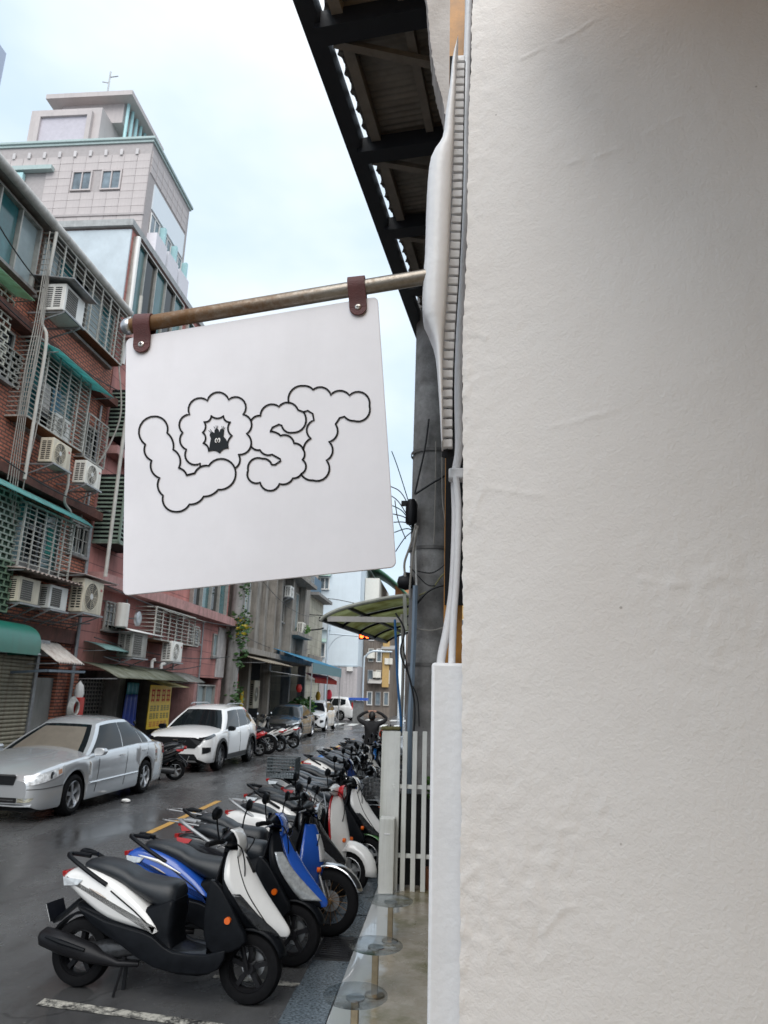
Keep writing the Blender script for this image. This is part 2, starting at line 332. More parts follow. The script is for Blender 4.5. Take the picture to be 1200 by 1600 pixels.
for i in range(9): dm.b(-0.12, 0.12, -0.21 + i * 0.048, -0.182 + i * 0.048, 0.010, 0.016)
dm.build('grating', mat('cast_iron', (0.05, 0.05, 0.055), 0.35, 0.6, var=0.3), dc, smooth=0)
# plinth / step
PLM, t, b, l = nodes_mat('wet_mossy_concrete'); c = N(t, 'ShaderNodeTexCoord').outputs['Object']
sx = N(t, 'ShaderNodeSeparateXYZ'); l(c, sx.inputs[0])
nb = noise_n(t, c, 1.7, 7, 0.65, 0.3); nm = noise_n(t, c, 7, 6, 0.7); ng = noise_n(t, c, 2.6, 6, 0.6)
col = mixc(t, ramp(t, nm, 0.3, 0.7, 0, 1), (0.46, 0.41, 0.34), (0.30, 0.25, 0.18))
col = mixc(t, ramp(t, ng, 0.44, 0.62, 0, 0.85), col, (0.16, 0.145, 0.065))
# standing water keeps to the outer side of the step
xs = math_n(t, 'ADD', sx.outputs['X'], math_n(t, 'MULTIPLY', math_n(t, 'SUBTRACT', nb, 0.5), 0.55))
wet = ramp(t, xs, -0.56, -0.48, 1, 0)
col = mixc(t, wet, col, mixc(t, 0.85, col, (0.55, 0.58, 0.60)))  # pale tint paints in the sky reflected by the standing water
l(col, b.inputs['Base Color']); l(math_n(t, 'ADD', math_n(t, 'MULTIPLY', wet, -0.13), ramp(t, nb, 0.3, 0.7, 0.18, 0.34)), b.inputs['Roughness'])
b.inputs['Specular IOR Level'].default_value = 0.6
l(ramp(t, wet, 0, 1, 0.0, 0.9), b.inputs['Coat Weight']); b.inputs['Coat Roughness'].default_value = 0.03; b.inputs['Coat IOR'].default_value = 1.9
bb = N(t, 'ShaderNodeBump'); bb.inputs['Strength'].default_value = 0.25; bb.inputs['Distance'].default_value = 0.004; l(math_n(t, 'MULTIPLY', nm, math_n(t, 'SUBTRACT', 1.0, wet)), bb.inputs['Height']); l(bb.outputs[0], b.inputs['Normal'])
pl = struct(MB().b(-0.755, 3.5, -3, 8.62, -0.05, 0.10).build('raised_pavement', PLM, smooth=0, bevel=0.008))

# ================================================================== the near plaster wall
WA = radians(17); WP = Vector((0.02, 1.35, 0)); WD = Vector((cos(WA), -sin(WA), 0)); WN = Vector((-sin(WA), -cos(WA), 0))
def onwall(px, py):
    d = ray(px, py); k = (WP - CP).dot(WN) / d.dot(WN); p = CP + d * k; return ((p - WP).dot(WD), p.z)
edge = sorted([(onwall(x, y)[1], onwall(x, y)[0]) for x, y in [(740, -150), (737, 0), (731, 200), (727, 400), (720, 560), (722, 720), (720, 1040), (715, 1600), (714, 1800)]])
scars = [[(815, 92), (850, 75), (900, 52), (928, 32)], [(888, 255), (925, 248), (968, 232)], [(1038, 192), (1075, 180), (1112, 182)], [(1010, 208), (1028, 202)], [(858, 668), (910, 655), (965, 640)], [(735, 818), (755, 762), (850, 775)],
         [(722, 480), (770, 474)], [(725, 545), (745, 520), (760, 528)], [(835, 1325), (860, 1300), (900, 1290)], [(845, 1460), (880, 1420), (940, 1412)], [(1000, 905), (1060, 915), (1130, 900)], [(1090, 1040), (1140, 1048)], [(935, 1270), (955, 1240)]]
scars = [[onwall(*p) for p in s_] for s_ in scars]
def dseg(p, a, b_):
    ax, az = a; bx, bz = b_; dx, dz = bx - ax, bz - az; L2 = dx * dx + dz * dz
    k = max(0, min(1, ((p[0] - ax) * dx + (p[1] - az) * dz) / L2)) if L2 else 0
    return math.hypot(p[0] - ax - k * dx, p[1] - az - k * dz)
rough_spots = [(onwall(850, 1330), 0.16), (onwall(1120, 950), 0.14), (onwall(730, 590), 0.06), (onwall(770, 1430), 0.12)]
def wall_h(s_, z):
    h = 0.0035 * noise.noise(Vector((s_ * 2.2, z * 2.2, 0.3))) + 0.0014 * noise.noise(Vector((s_ * 9, z * 9, 1.7)))
    k = 0.28
    for (c0, r0) in rough_spots:
        d = math.hypot(s_ - c0[0], z - c0[1]) / r0
        if d < 1.6: k += 0.9 * math.exp(-d * d * 1.6)
    k += 1.2 * math.exp(-max(0, s_ - itp(z, edge)) / 0.03)
    h += 0.0015 * k * noise.fractal(Vector((s_ * 34, z * 34, 5.1)), 0.7, 2.1, 4)
    for sc in scars:
        if min(abs(z - q[1]) for q in sc) > 0.12: continue
        d = min(dseg((s_, z), a, b_) for a, b_ in zip(sc, sc[1:]))
        if d < 0.02: h += max(0, 0.0017 + 0.0026 * noise.noise(Vector((s_ * 28, z * 28, 2)))) * math.exp(-(d / (0.0030 + 0.002 * noise.noise(Vector((s_ * 40, z * 40, 7))))) ** 2)
    return h
NU, NV = 170, 560; zb0, zt0 = 0.98, 4.15
def wfn(u, v):
    z = zb0 + (zt0 - zb0) * v; e = itp(z, edge) + 0.0022 * noise.fractal(Vector((3.3, z * 60, 0)), 0.6, 2, 4) + 0.0012 * noise.noise(Vector((9, z * 9, 0)))
    u2 = u ** 1.15; s_ = e + (0.92 - e) * u2; p = WP + WD * s_ + WN * wall_h(s_, z)
    if u == 0: p = p - WN * 0.03
    p.z = z; return p
PLAS, t, b, l = nodes_mat('white_stucco'); c = N(t, 'ShaderNodeTexCoord').outputs['Object']
n1 = noise_n(t, c, 150, 2, 0.5, 0.6); n2 = noise_n(t, c, 1.3, 4, 0.5); n3 = noise_n(t, c, 420, 3, 0.7); n4 = noise_n(t, c, 24, 5, 0.6)
col = mixc(t, ramp(t, n2, 0.3, 0.7, 0, 1), (0.79, 0.73, 0.68), (0.84, 0.795, 0.755))
sp = N(t, 'ShaderNodeTexVoronoi'); sp.inputs['Scale'].default_value = 9; l(c, sp.inputs[0])
col = mixc(t, ramp(t, sp.outputs['Distance'], 0.020, 0.028, 0.55, 0), col, (0.30, 0.24, 0.20))
l(col, b.inputs['Base Color']); b.inputs['Roughness'].default_value = 0.62
bb = N(t, 'ShaderNodeBump'); bb.inputs['Strength'].default_value = 0.36; bb.inputs['Distance'].default_value = 0.0033
l(math_n(t, 'ADD', math_n(t, 'ADD', n1, math_n(t, 'MULTIPLY', n3, 0.2)), math_n(t, 'MULTIPLY', n4, 0.9)), bb.inputs['Height']); l(bb.outputs[0], b.inputs['Normal'])
wm = MB(); wm.grid(wfn, NU, NV)
wallt = wm.build('plaster_wall', PLAS, smooth=60)
tag(wallt, 'rough white stucco wall filling the right half of the view', 'wall')
wb_ = MB(); p0 = WP + WD * 0.045 - WN * 0.012; p1 = WP + WD * 0.94 - WN * 0.012; th = -WN * 0.22
wb_.hexa([(p0.x, p0.y, 0.1), (p1.x, p1.y, 0.1), ((p1 + th).x, (p1 + th).y, 0.1), ((p0 + th).x, (p0 + th).y, 0.1), (p0.x, p0.y, 4.15), (p1.x, p1.y, 4.15), ((p1 + th).x, (p1 + th).y, 4.15), ((p0 + th).x, (p0 + th).y, 4.15)])
wb_.build('core', PLAS, wallt, smooth=0)
# unseen arcade ceiling and shop wall, sized and tinted to shade and warm the wall
WOOD = mat('brown_wood', (0.20, 0.085, 0.03), 0.5, var=0.35, vs=12, streak=0.3, dirt=(0.05, 0.02, 0.01))
CEIL = mat('warm_bounce_soffit', (0.60, 0.34, 0.09), 0.7, var=0.2, vs=4)
struct(MB().b(0.12, 4.2, -5.2, 1.10, 3.60, 3.9).build('unseen_arcade_ceiling', CEIL, smooth=0))
struct(MB().b(1.02, 1.35, -5.2, 1.0, 0.1, 3.60).build('unseen_shop_wall', mat('warm_bounce_wall', (0.58, 0.40, 0.20), 0.7, var=0.15), smooth=0))
# wood jamb, conduits, slotted duct behind the wall's edge
def py_(px, py, Y): return ony(px, py, Y)
jb = MB(); a = ony(709, -120, 1.62); b2 = ony(709, 1700, 1.62)
jb.hexa([(a.x - .012, 1.62, 0.3), (a.x + .03, 1.62, 0.3), (a.x + .03, 1.68, 0.3), (a.x - .012, 1.68, 0.3), (a.x - .008, 1.62, 4.9), (a.x + .034, 1.62, 4.9), (a.x + .034, 1.68, 4.9), (a.x - .008, 1.68, 4.9)])
zg0, zg1 = ony(712, 945, 1.59).z, ony(712, 92, 1.59).z
tag(MB().b(a.x - .008, a.x + .05, 1.58, 1.60, zg0, zg1).build('gap_shade_strip', DARK, smooth=0), 'added black strip standing in for the shaded gap between the slotted duct and the wall', 'strip')  # black strip added to paint in the shade of the gap
tag(jb.build('door_jamb', mat('orange_varnished_wood', (0.45, 0.20, 0.035), 0.4, var=0.3, vs=18), smooth=0), 'orange varnished wood jamb showing behind the wall edge', 'door jamb')
CAP = mat('white_pvc', (0.80, 0.79, 0.79), 0.38, var=0.05, vs=8, bump=0.15, bs=70, streak=0.10, dirt=(0.45, 0.4, 0.33))
def ptube(name, pts, Y, rpx, m, label, cat, n=12):
    P = spline([ony(x, y, Y) for x, y in pts], 6); r = rpx / FPX * (Y * 1.1)
    return tag(MB().tube(P, r, n).build(name, m), label, cat)
ptube('conduit', [(735, -60), (729, 120), (727, 300), (721, 450), (716, 600), (717, 700), (711, 745), (712, 815), (708, 914), (699, 981), (689, 1032), (685, 1100)], 1.50, 6.0, CAP, 'long thin white conduit running down beside the slotted duct into the lower box', 'conduit')
ptube('conduit', [(712, 745), (716, 800), (713, 900), (709, 960), (706, 1033), (705, 1100)], 1.47, 5.0, CAP, 'short white conduit branch beside the wall edge above the lower box', 'conduit')
cl = MB(); p = ony(711, 742, 1.48); cl.b(p.x - .014, p.x + .02, 1.465, 1.50, p.z - .012, p.z + .012)
tag(cl.build('pipe_clamp', CAP, bevel=0.004), 'lumpy white painted clamp around the conduit below the duct', 'clamp')
# slotted duct with fingers
ductc = [(719, 88), (717, 180), (714.5, 300), (709, 420), (703, 512), (699, 600), (698.5, 710)]
DY = 1.41
dt = thing('slotted_duct', 'white slotted cable duct with black gaps running up beside the wall edge', 'cable duct')
DL = [Vector(q) for q in spline([ony(x, y, DY) for x, y in ductc], 12)]
MB().tube([q + Vector((0.001, 0.016, 0)) for q in DL], 0.0125, 4).build('core', DARK, dt)
acc = [0.0]
for q0, q1 in zip(DL, DL[1:]): acc.append(acc[-1] + (q1 - q0).length)
def dpt(s_):
    for i in range(len(DL) - 1):
        if s_ <= acc[i + 1]: return DL[i].lerp(DL[i + 1], (s_ - acc[i]) / (acc[i + 1] - acc[i]))
    return DL[-1]
pitch = 0.0225; nf = int(acc[-1] / pitch)
fm = MB(); hw = 0.0115
fm.b(-hw, hw, -0.006, 0.010, -0.0089, 0.0089); fmesh = fm.mesh('finger', CAP, 0)
for i in range(nf):
    q = dpt((i + .5) * pitch); q2 = dpt(min((i + .6) * pitch, acc[-1])); d = (q - q2).normalized()
    o = bpy.data.objects.new('finger', fmesh); COL.objects.link(o); o.parent = dt; o.location = q; o.rotation_euler = (R.uniform(-.05, .05), atan2(d.x, d.z) + R.uniform(-.03, .03), R.uniform(-.06, .06)); o.scale = (1, 1, R.uniform(0.95, 1.02))
    m_ = o.modifiers.new('b', 'BEVEL'); m_.width = 0.002; m_.segments = 2
lc = [(716, 60), (707, 93), (703, 133), (696, 181), (691, 219), (673, 251), (667, 307), (664, 400), (662, 422), (660, 485), (668, 508), (680, 544), (686, 620), (688, 660), (690, 692)]
rc = [(716, 62), (713, 93), (712, 133), (710, 181), (709, 219), (707, 251), (705, 307), (701, 400), (700, 422), (696, 485), (694, 508), (692, 544), (692, 620), (692, 660), (692, 692)]
lcs = spline([ony(x, y, 1.355) for x, y in lc], 3); rcs = spline([ony(x, y, 1.355) for x, y in rc], 3)
rings = []
for a, b2 in zip(lcs, rcs):
    ww = (b2 - a); n_ = 10; ring = []
    for k in range(n_ + 1):
        th_ = pi * k / n_; q = a.lerp(b2, 0.5 - 0.5 * cos(th_)); q.y -= (0.012 + 0.35 * ww.length) * abs(sin(th_)) ** 0.8; ring.append(q)
    ring += [b2 + Vector((0, .05, 0)), a + Vector((0, .05, 0))]; rings.append(ring)
tag(MB().loft(rings).build('duct_cover', CAP, smooth=60), 'smooth bulging white painted cover beside the slotted duct where the sign bar enters', 'cable cover')
a0 = ony(675, 1036, 1.43); a1 = ony(717, 1036, 1.43); b0 = ony(668, 1640, 1.43); b1 = ony(714, 1640, 1.43)
lb = MB(); lb.hexa([(b0.x, 1.40, b0.z - .9), (b1.x + .02, 1.40, b0.z - .9), (b1.x + .02, 1.52, b0.z - .9), (b0.x, 1.52, b0.z - .9), (a0.x, 1.40, a0.z), (a1.x + .02, 1.40, a0.z), (a1.x + .02, 1.52, a0.z), (a0.x, 1.52, a0.z)])
lbo = tag(lb.build('pipe_cover', CAP, bevel=0.006), 'tall white boxed pipe cover along the lower wall edge', 'pipe cover')
# ragged wall stub above
RAG, t, b, l = nodes_mat('raw_plaster'); c = N(t, 'ShaderNodeTexCoord').outputs['Object']
l(mixc(t, ramp(t, noise_n(t, c, 9, 6), 0.3, 0.7, 0, 1), (0.36, 0.32, 0.29), (0.48, 0.44, 0.41)), b.inputs['Base Color']); b.inputs['Roughness'].default_value = 0.85
bb = N(t, 'ShaderNodeBump'); bb.inputs['Strength'].default_value = 0.5; bb.inputs['Distance'].default_value = 0.006; l(noise_n(t, c, 60, 5), bb.inputs['Height']); l(bb.outputs[0], b.inputs['Normal'])
SY = 2.0; le = [(640, -260), (655, -120), (667, 0), (672, 60), (680, 112), (690, 150), (697, 185), (703, 235)]
lp = spline([ony(x, y, SY) for x, y in le], 14); poly = []
for i, q in enumerate(lp): poly.append(q + Vector((0.004 * noise.noise(Vector((0, 0, q.z * 50))) + 0.003 * noise.noise(Vector((4, 0, q.z * 150))), 0, 0)))
poly += [ony(730, 235, SY), ony(740, -260, SY)]
tag(MB().prism(poly, (0, 0.12, 0)).build('wall_stub', RAG, smooth=0), 'ragged grey plaster wall end under the dark canopy at the top', 'wall')

# ================================================================== the sign
SGY = 1.35
cor = [ony(197, 529, SGY), ony(590, 463, SGY), ony(619, 886, SGY), ony(191.5, 931, SGY)]
def rounded(cs, r, k=6):
    out = []; n = len(cs)
    for i in range(n):
        p, a, b_ = cs[i], cs[i - 1], cs[(i + 1) % n]; d0 = (a - p).normalized(); d1 = (b_ - p).normalized()
        for j in range(k + 1):
            th_ = pi / 2 * j / k; out.append(p + d0 * r * (1 - sin(th_)) + d1 * r * (1 - cos(th_)))
    return out
sg = thing('hanging_sign', 'square white hanging sign lettered LOST in bubbly outlined letters', 'sign')
SIGNW = mat('sign_white', (0.80, 0.785, 0.82), 0.40, var=0.05, vs=5, streak=0.16, dirt=(0.62, 0.60, 0.60), bump=0.02, bs=8)
MB().prism(rounded(cor, 0.012), (0, 0.006, 0)).build('panel', SIGNW, sg, bevel=0.0012)
INK = mat('sign_ink', (0.010, 0.009, 0.010), 0.6, var=0, spec=0.2)
def arc3(a, m, b_, k=9):
    (ax, ay), (mx_, my), (bx, by) = a, m, b_
    d = 2 * (ax * (my - by) + mx_ * (by - ay) + bx * (ay - my))
    if abs(d) < 1500: return [(a[0] + (b_[0] - a[0]) * i / k, a[1] + (b_[1] - a[1]) * i / k) for i in range(k)]
    ux = ((ax * ax + ay * ay) * (my - by) + (mx_ ** 2 + my ** 2) * (by - ay) + (bx * bx + by * by) * (ay - my)) / d
    uy = ((ax * ax + ay * ay) * (bx - mx_) + (mx_ ** 2 + my ** 2) * (ax - bx) + (bx * bx + by * by) * (mx_ - ax)) / d
    r = math.hypot(ax - ux, ay - uy); t0 = atan2(ay - uy, ax - ux); t1 = atan2(my - uy, mx_ - ux); t2 = atan2(by - uy, bx - ux)
    def un(x, s_): return (x - t0) % (2 * pi) if s_ > 0 else -((t0 - x) % (2 * pi))
    sgn = 1 if un(t1, 1) < un(t2, 1) else -1; e = un(t2, sgn)
    return [(ux + r * cos(t0 + e * i / k), uy + r * sin(t0 + e * i / k)) for i in range(k)]
def chain(start, segs):
    out = []; p = start
    for s_ in segs:
        if len(s_) == 2: out += [p]; p = s_
        else: out += arc3(p, (s_[0], s_[1]), (s_[2], s_[3])); p = (s_[2], s_[3])
    return out + [p]
za = lambda q: (210 + q[0] * 190 / 1200, 590 + q[1] * 190 / 1200)
zb = lambda q: (380 + q[0] * 210 / 1200, 590 + q[1] * 210 / 1200)
def ribbon(mb, pts, wpx, closed=False):
    P = [ony(x, y, SGY) for x, y in pts]; hw = wpx / FPX * 1.5 / 2; n = len(P); Lr = []
    for i, p in enumerate(P):
        a = P[i - 1] if (i > 0 or closed) else P[i]; c = P[(i + 1) % n] if (i < n - 1 or closed) else P[i]
        d = (c - a); d.normalize() if d.length > 1e-9 else None
        nx = Vector((-d.z, 0, d.x)) * hw; Lr.append((p + nx, p - nx))
    for i in range(n if closed else n - 1):
        (a, b_), (c, d) = Lr[i], Lr[(i + 1) % n]
        q = [Vector((v.x, SGY - 0.0016, v.z)) for v in (a, b_, d, c)]; mb.add(q, [(0, 1, 2, 3)])
    for p in P:   # round joints
        mb.add([(p.x + hw * cos(k * pi / 4), SGY - 0.0018, p.z + hw * sin(k * pi / 4)) for k in range(8)], [tuple(range(8))])
Lp = chain((110, 662), [(48, 560, 205, 384), (310, 440, 325, 548), (378, 620, 385, 712), (450, 790, 440, 893), (490, 920, 518, 965), (560, 948, 597, 945), (650, 885, 735, 872), (870, 803, 995, 900), (965, 1050, 828, 1108), (770, 1155, 685, 1175), (625, 1235, 545, 1252), (480, 1312, 405, 1325), (310, 1280, 285, 1165), (235, 1090, 250, 992), (172, 920, 172, 820), (108, 755, 110, 662)])
Op = chain((652, 885), [(650, 850), (545, 845, 515, 712), (452, 630, 478, 545), (452, 430, 545, 365), (590, 220, 722, 228), (835, 146, 932, 218), (1075, 225, 1075, 365), (1152, 430, 1110, 555), (1155, 660, 1030, 762), (1042, 830, 1003, 890)])
Oi = chain((760, 380), [(820, 404, 880, 380), (905, 430, 948, 442), (925, 515, 965, 575), (925, 635, 925, 695), (875, 705, 843, 740), (790, 715, 735, 725), (720, 675, 682, 650), (705, 595, 675, 543), (705, 490, 690, 440), (740, 425, 760, 380)])
Sp = chain((75, 380), [(112, 348, 155, 342), (225, 245, 320, 260), (405, 224, 490, 290), (540, 310), (545, 440, 440, 493), (375, 478, 345, 430), (320, 420), (262, 447), (245, 483), (300, 495, 335, 520), (412, 525, 455, 588), (510, 605, 538, 645), (550, 690, 530, 735), (560, 810, 520, 860), (490, 890, 445, 900), (400, 945, 325, 950), (240, 1012, 152, 938), (65, 925, 45, 830), (75, 740, 170, 725), (225, 738, 255, 778), (285, 780), (335, 745), (330, 728), (258, 688), (200, 690, 150, 648), (110, 645, 75, 620)])
Tp = chain((408, 228), [(430, 120, 540, 75), (585, 82, 625, 110), (715, 90, 783, 155), (870, 118, 950, 160), (1090, 150, 1128, 255), (1085, 375, 990, 388), (945, 380, 905, 350), (862, 362), (825, 418), (842, 500, 768, 575), (800, 660, 745, 740), (740, 890, 620, 918), (560, 905, 520, 865)])
Ti = chain((538, 645), [(555, 590, 605, 545), (568, 465, 632, 382), (622, 325), (578, 297), (540, 308)])
for nm, pts, mp_, cl_ in (('letter_l', Lp, za, False), ('letter_o', Op, za, False), ('letter_s', Sp, zb, False), ('letter_t', Tp, zb, False)):
    mb = MB(); ribbon(mb, [mp_(q) for q in pts], 2.9)
    lo_ = mb.build(nm, INK, sg, smooth=0)
    if nm == 'letter_o': mb = MB(); ribbon(mb, [za(q) for q in Oi], 2.7); mb.build('inner_outline', INK, lo_, smooth=0)
    if nm == 'letter_t': mb = MB(); ribbon(mb, [zb(q) for q in Ti], 2.8); mb.build('inner_outline', INK, lo_, smooth=0)
cr_ = [(748, 650), (758, 605), (745, 570), (755, 542), (775, 540), (792, 550), (794, 520), (815, 502), (835, 518), (842, 545), (850, 515), (868, 505), (888, 520), (886, 555), (880, 580), (905, 610), (925, 650), (925, 695), (885, 708), (843, 740), (790, 718), (738, 728)]
mb = MB(); mb.prism([Vector((ony(*za(q), SGY).x, SGY - 0.0014, ony(*za(q), SGY).z)) for q in cr_], (0, -0.0006, 0))
for (a, b_) in [((770, 540), (752, 515)), ((762, 545), (735, 525)), ((810, 503), (808, 478)), ((820, 503), (826, 478)), ((800, 508), (788, 488)), ((868, 506), (866, 482)), ((878, 508), (884, 484)), ((884, 515), (896, 496))]:
    ribbon(mb, [za(a), za(b_)], 0.9)
mb.build('dark_emblem', mat('emblem_ink', (0.018, 0.022, 0.026), 0.7, spec=0.2), sg, smooth=0)
mb = MB()
for cx, cy in ((811, 624), (838, 621)):
    p = ony(*za((cx, cy)), SGY); mb.add([(p.x + 0.0029 * cos(k * pi / 8), SGY - 0.0026, p.z + 0.0052 * sin(k * pi / 8)) for k in range(16)], [tuple(range(16))])
mb.build('emblem_eyes', WHITE, sg, smooth=0)
mb = MB()
for cx, cy in ((814, 626), (834, 626)):
    p = ony(*za((cx, cy)), SGY); mb.add([(p.x + 0.0013 * cos(k * pi / 6), SGY - 0.0032, p.z + 0.003 * sin(k * pi / 6)) for k in range(12)], [tuple(range(12))])
mb.build('emblem_pupils', INK, sg, smooth=0)
# bar: steel, rusting towards the outer end
BAR, t, b, l = nodes_mat('rusty_steel_bar'); c = N(t, 'ShaderNodeTexCoord').outputs['Object']; s3 = N(t, 'ShaderNodeSeparateXYZ'); l(c, s3.inputs[0])
n1 = noise_n(t, c, 90, 6, 0.75); n2 = noise_n(t, c, 14, 5, 0.6)
f = ramp(t, math_n(t, 'ADD', math_n(t, 'MULTIPLY', s3.outputs['X'], -0.75), math_n(t, 'ADD', math_n(t, 'MULTIPLY', n1, 0.5), math_n(t, 'MULTIPLY', n2, 0.5))), 0.66, 0.98, 0, 1)
l(mixc(t, f, mixc(t, n1, (0.36, 0.33, 0.29), (0.16, 0.13, 0.10)), mixc(t, n2, (0.22, 0.10, 0.03), (0.10, 0.055, 0.02))), b.inputs['Base Color'])
l(ramp(t, f, 0, 1, 0.85, 0.25), b.inputs['Metallic']); l(ramp(t, f, 0, 1, 0.3, 0.6), b.inputs['Roughness'])
bb = N(t, 'ShaderNodeBump'); bb.inputs['Strength'].default_value = 0.4; bb.inputs['Distance'].default_value = 0.002; l(n1, bb.inputs['Height']); l(bb.outputs[0], b.inputs['Normal'])
B0 = ony(203, 510, SGY); B1 = ony(672, 431.5, SGY); bd = (B1 - B0).normalized(); br_ = 0.0165
bt = thing('sign_bar', 'rusty steel bar with a ball end carrying the white sign', 'bar')
MB().cyl(B0, B1, br_, n=20).build('rod', BAR, bt)
pr = [(-0.018 * cos(pi * k / 12) if 0 < k < 12 else (-0.018 if k == 0 else 0.018), 0.018 * sin(pi * k / 12)) for k in range(13)]
o = MB().lathe(pr, (0, 0, 0), 'z', 20).build('ball', mat('brushed_ball', (0.45, 0.45, 0.46), 0.28, 1.0, var=0.2, vs=40), bt, smooth=80); o.location = B0 - bd * 0.004
LEA = mat('oxblood_leather', (0.095, 0.024, 0.022), 0.5, var=0.2, vs=40, bump=0.3, bs=500)
for nm, (px, py), (sx_, sy_) in (('left', (226, 506), (222.5, 540)), ('right', (558, 448), (560, 482))):
    bc = ony(px, py, SGY); sc = ony(sx_, sy_, SGY); bc.y = SGY; dn = (sc - bc).normalized(); wv = Vector((-dn.z, 0, dn.x)); hw = 0.0188; ln = (sc - bc).length
    st = thing('leather_strap', 'dark red leather strap at the %s end of the sign bar' % ('ball-ended outer' if nm == 'left' else 'wall'), 'strap', group='straps holding the sign')
    prof = [];
    for k in range(13):   # over the bar
        th_ = -pi / 2 + 0 + pi * k / 12
        prof.append((cos(th_ + pi / 2) * -(br_ + 0.003), sin(th_ + pi / 2) * (br_ + 0.003)))
    rings = []
    path = [(-0.0045, -ln)] + [(-0.0055, -ln * 0.6), (-(br_ + .003) * 0.9, -0.012)] + [(cos(pi - pi * k / 10) * (br_ + 0.003), sin(pi - pi * k / 10) * (br_ + 0.003)) for k in range(11)] + [((br_ + .003) * 0.9, -0.012), (0.0115, -ln * 0.6), (0.0105, -ln)]
    def P3(q, s_): return bc + Vector((0, q[0], 0)) + dn * (-q[1]) + wv * s_ + Vector((0, 0, 0))
    for i, q in enumerate(path):
        a = path[max(i - 1, 0)]; c = path[min(i + 1, len(path) - 1)]; tx, tz = c[0] - a[0], c[1] - a[1]; ll = math.hypot(tx, tz); nx, nz = -tz / ll * 0.0022, tx / ll * 0.0022
        rings.append([P3((q[0] + nx, q[1] + nz), -hw), P3((q[0] + nx, q[1] + nz), hw), P3((q[0] - nx, q[1] - nz), hw), P3((q[0] - nx, q[1] - nz), -hw)])
    mb = MB(); mb.loft(rings)
    for ys in (-0.0045, 0.0105):    # rounded tongue ends
        pts = [P3((ys - .0022, -ln), hw)] + [P3((ys - .0022, -ln - hw * sin(pi * k / 10)), hw * cos(pi * k / 10)) for k in range(1, 10)] + [P3((ys - .0022, -ln), -hw)]
        mb.prism(pts, (0, 0.0044, 0))
    mb.build('loop', LEA, st, smooth=35, bevel=0.0008)
    q = P3((-0.0068, -ln), 0); so = MB()
    so.lathe([(0, 0.0), (-0.0022, 0.0), (-0.0022, 0.0045), (-0.0008, 0.0066), (0.001, 0.0066)], q, 'y', 18); so.build('screw', mat('screw_steel', (0.5, 0.46, 0.42), 0.3, 1.0, var=0.2), st)
    so2 = MB(); so2.b(q.x - .0035, q.x + .0035, q.y - .0026, q.y - .0016, q.z - .0008, q.z + .0008); so2.b(q.x - .0008, q.x + .0008, q.y - .0027, q.y - .0016, q.z - .0035, q.z + .0035); so2.build('screw_slot', DARK, st, smooth=0)

# ================================================================== dark corrugated canopy, high on the right
CZ = 7.2
CAN = mat('canopy_brown', (0.30, 0.26, 0.22), 0.6, var=0.2, vs=5, streak=0.3, dirt=(0.02, 0.018, 0.016)); CANB = mat('canopy_beam', (0.022, 0.024, 0.03), 0.5, 0.2, var=0.2)
e0 = onz(462, 0, CZ); e1 = onz(680, 605, CZ); ed = (e1 - e0).normalized(); en = Vector((ed.y, -ed.x, 0)); EL = (e1 - e0).length
def CPt(s_, w_, z=0.0): p = e0 + ed * s_ + en * w_; p.z = CZ + z; return p
ct = thing('canopy', 'dark corrugated canopy with steel beams seen from below at the top', 'canopy')
S0, S1 = -2.2, EL + 1.8
mb = MB(); mb.hexa([CPt(S0, 0, -.07), CPt(S0, .15, -.07), CPt(S1, .15, -.07), CPt(S1, 0, -.07), CPt(S0, 0, .08), CPt(S0, .15, .08), CPt(S1, .15, .08), CPt(S1, 0, .08)]); mb.build('fascia', CANB, ct, smooth=0)
per = 0.20
def shf(u, v):
    s_ = S0 + (S1 - S0) * u; ph = s_ / per; gap = 0.036 * abs(sin(pi * ph)) ** 0.7; k = noise.noise(Vector((s_ * .7, 3, 0)))
    if k > 0.28: gap *= 0.15
    w_ = 0.15 + gap + (2.9 - gap) * v; return CPt(s_, w_, 0.085 + 0.014 * abs(sin(pi * s_ / 0.068)) + 0.10 * v)
mb = MB(); mb.grid(shf, int((S1 - S0) / 0.068 * 6), 5); mb.build('corrugated_sheet', CAN, ct, solid=0.004, smooth=60)
for w_ in (0.285, 0.80, 1.45, 2.1):
    MB().bar(CPt(S0, w_, .02 + .1 * w_ / 2.9), CPt(S1, w_, .02 + .1 * w_ / 2.9), 0.09 if w_ < .3 else 0.07, 0.10).build('purlin', CAN, ct, smooth=0)
bs_ = [(onz(x, y, CZ) - e0).dot(ed) for x, y in [(500, 40), (562, 232), (610, 352), (642, 445), (663, 515)]]
for s_ in bs_ + [bs_[0] - 1.45]:
    MB().bar(CPt(s_, 0.1, -.04), CPt(s_, 2.9, -.02), 0.17, 0.16).build('beam', CANB, ct, smooth=0)
    MB().bar(CPt(s_ + .12, 0.2, -.05), CPt(s_ + 0.72, 1.5, -.05), 0.07, 0.05).build('brace', CAN, ct, smooth=0)
# the building that carries the canopy, seen only past the wall's edge
rb = thing('side_building', 'dark grey building on the right behind the concrete pole', 'building')
q0 = CPt(S0 + 1.2, 1.55); q1 = CPt(S1 + 16, 1.55)
mb = MB(); off = en * 5
mb.hexa([(q0.x, q0.y, 0.0), (q0.x + off.x, q0.y + off.y, 0.0), (q1.x + off.x, q1.y + off.y, 0.0), (q1.x, q1.y, 0.0), (q0.x, q0.y, 7.35), (q0.x + off.x, q0.y + off.y, 7.35), (q1.x + off.x, q1.y + off.y, 7.35), (q1.x, q1.y, 7.35)])
mb.build('wall', mat('dark_reflected_wall', (.09, .085, .08), .85, var=.3, vs=1.5, streak=.4, dirt=(.03, .03, .03)), rb, smooth=0)  # wall darkened so the car windows across the street reflect it dark
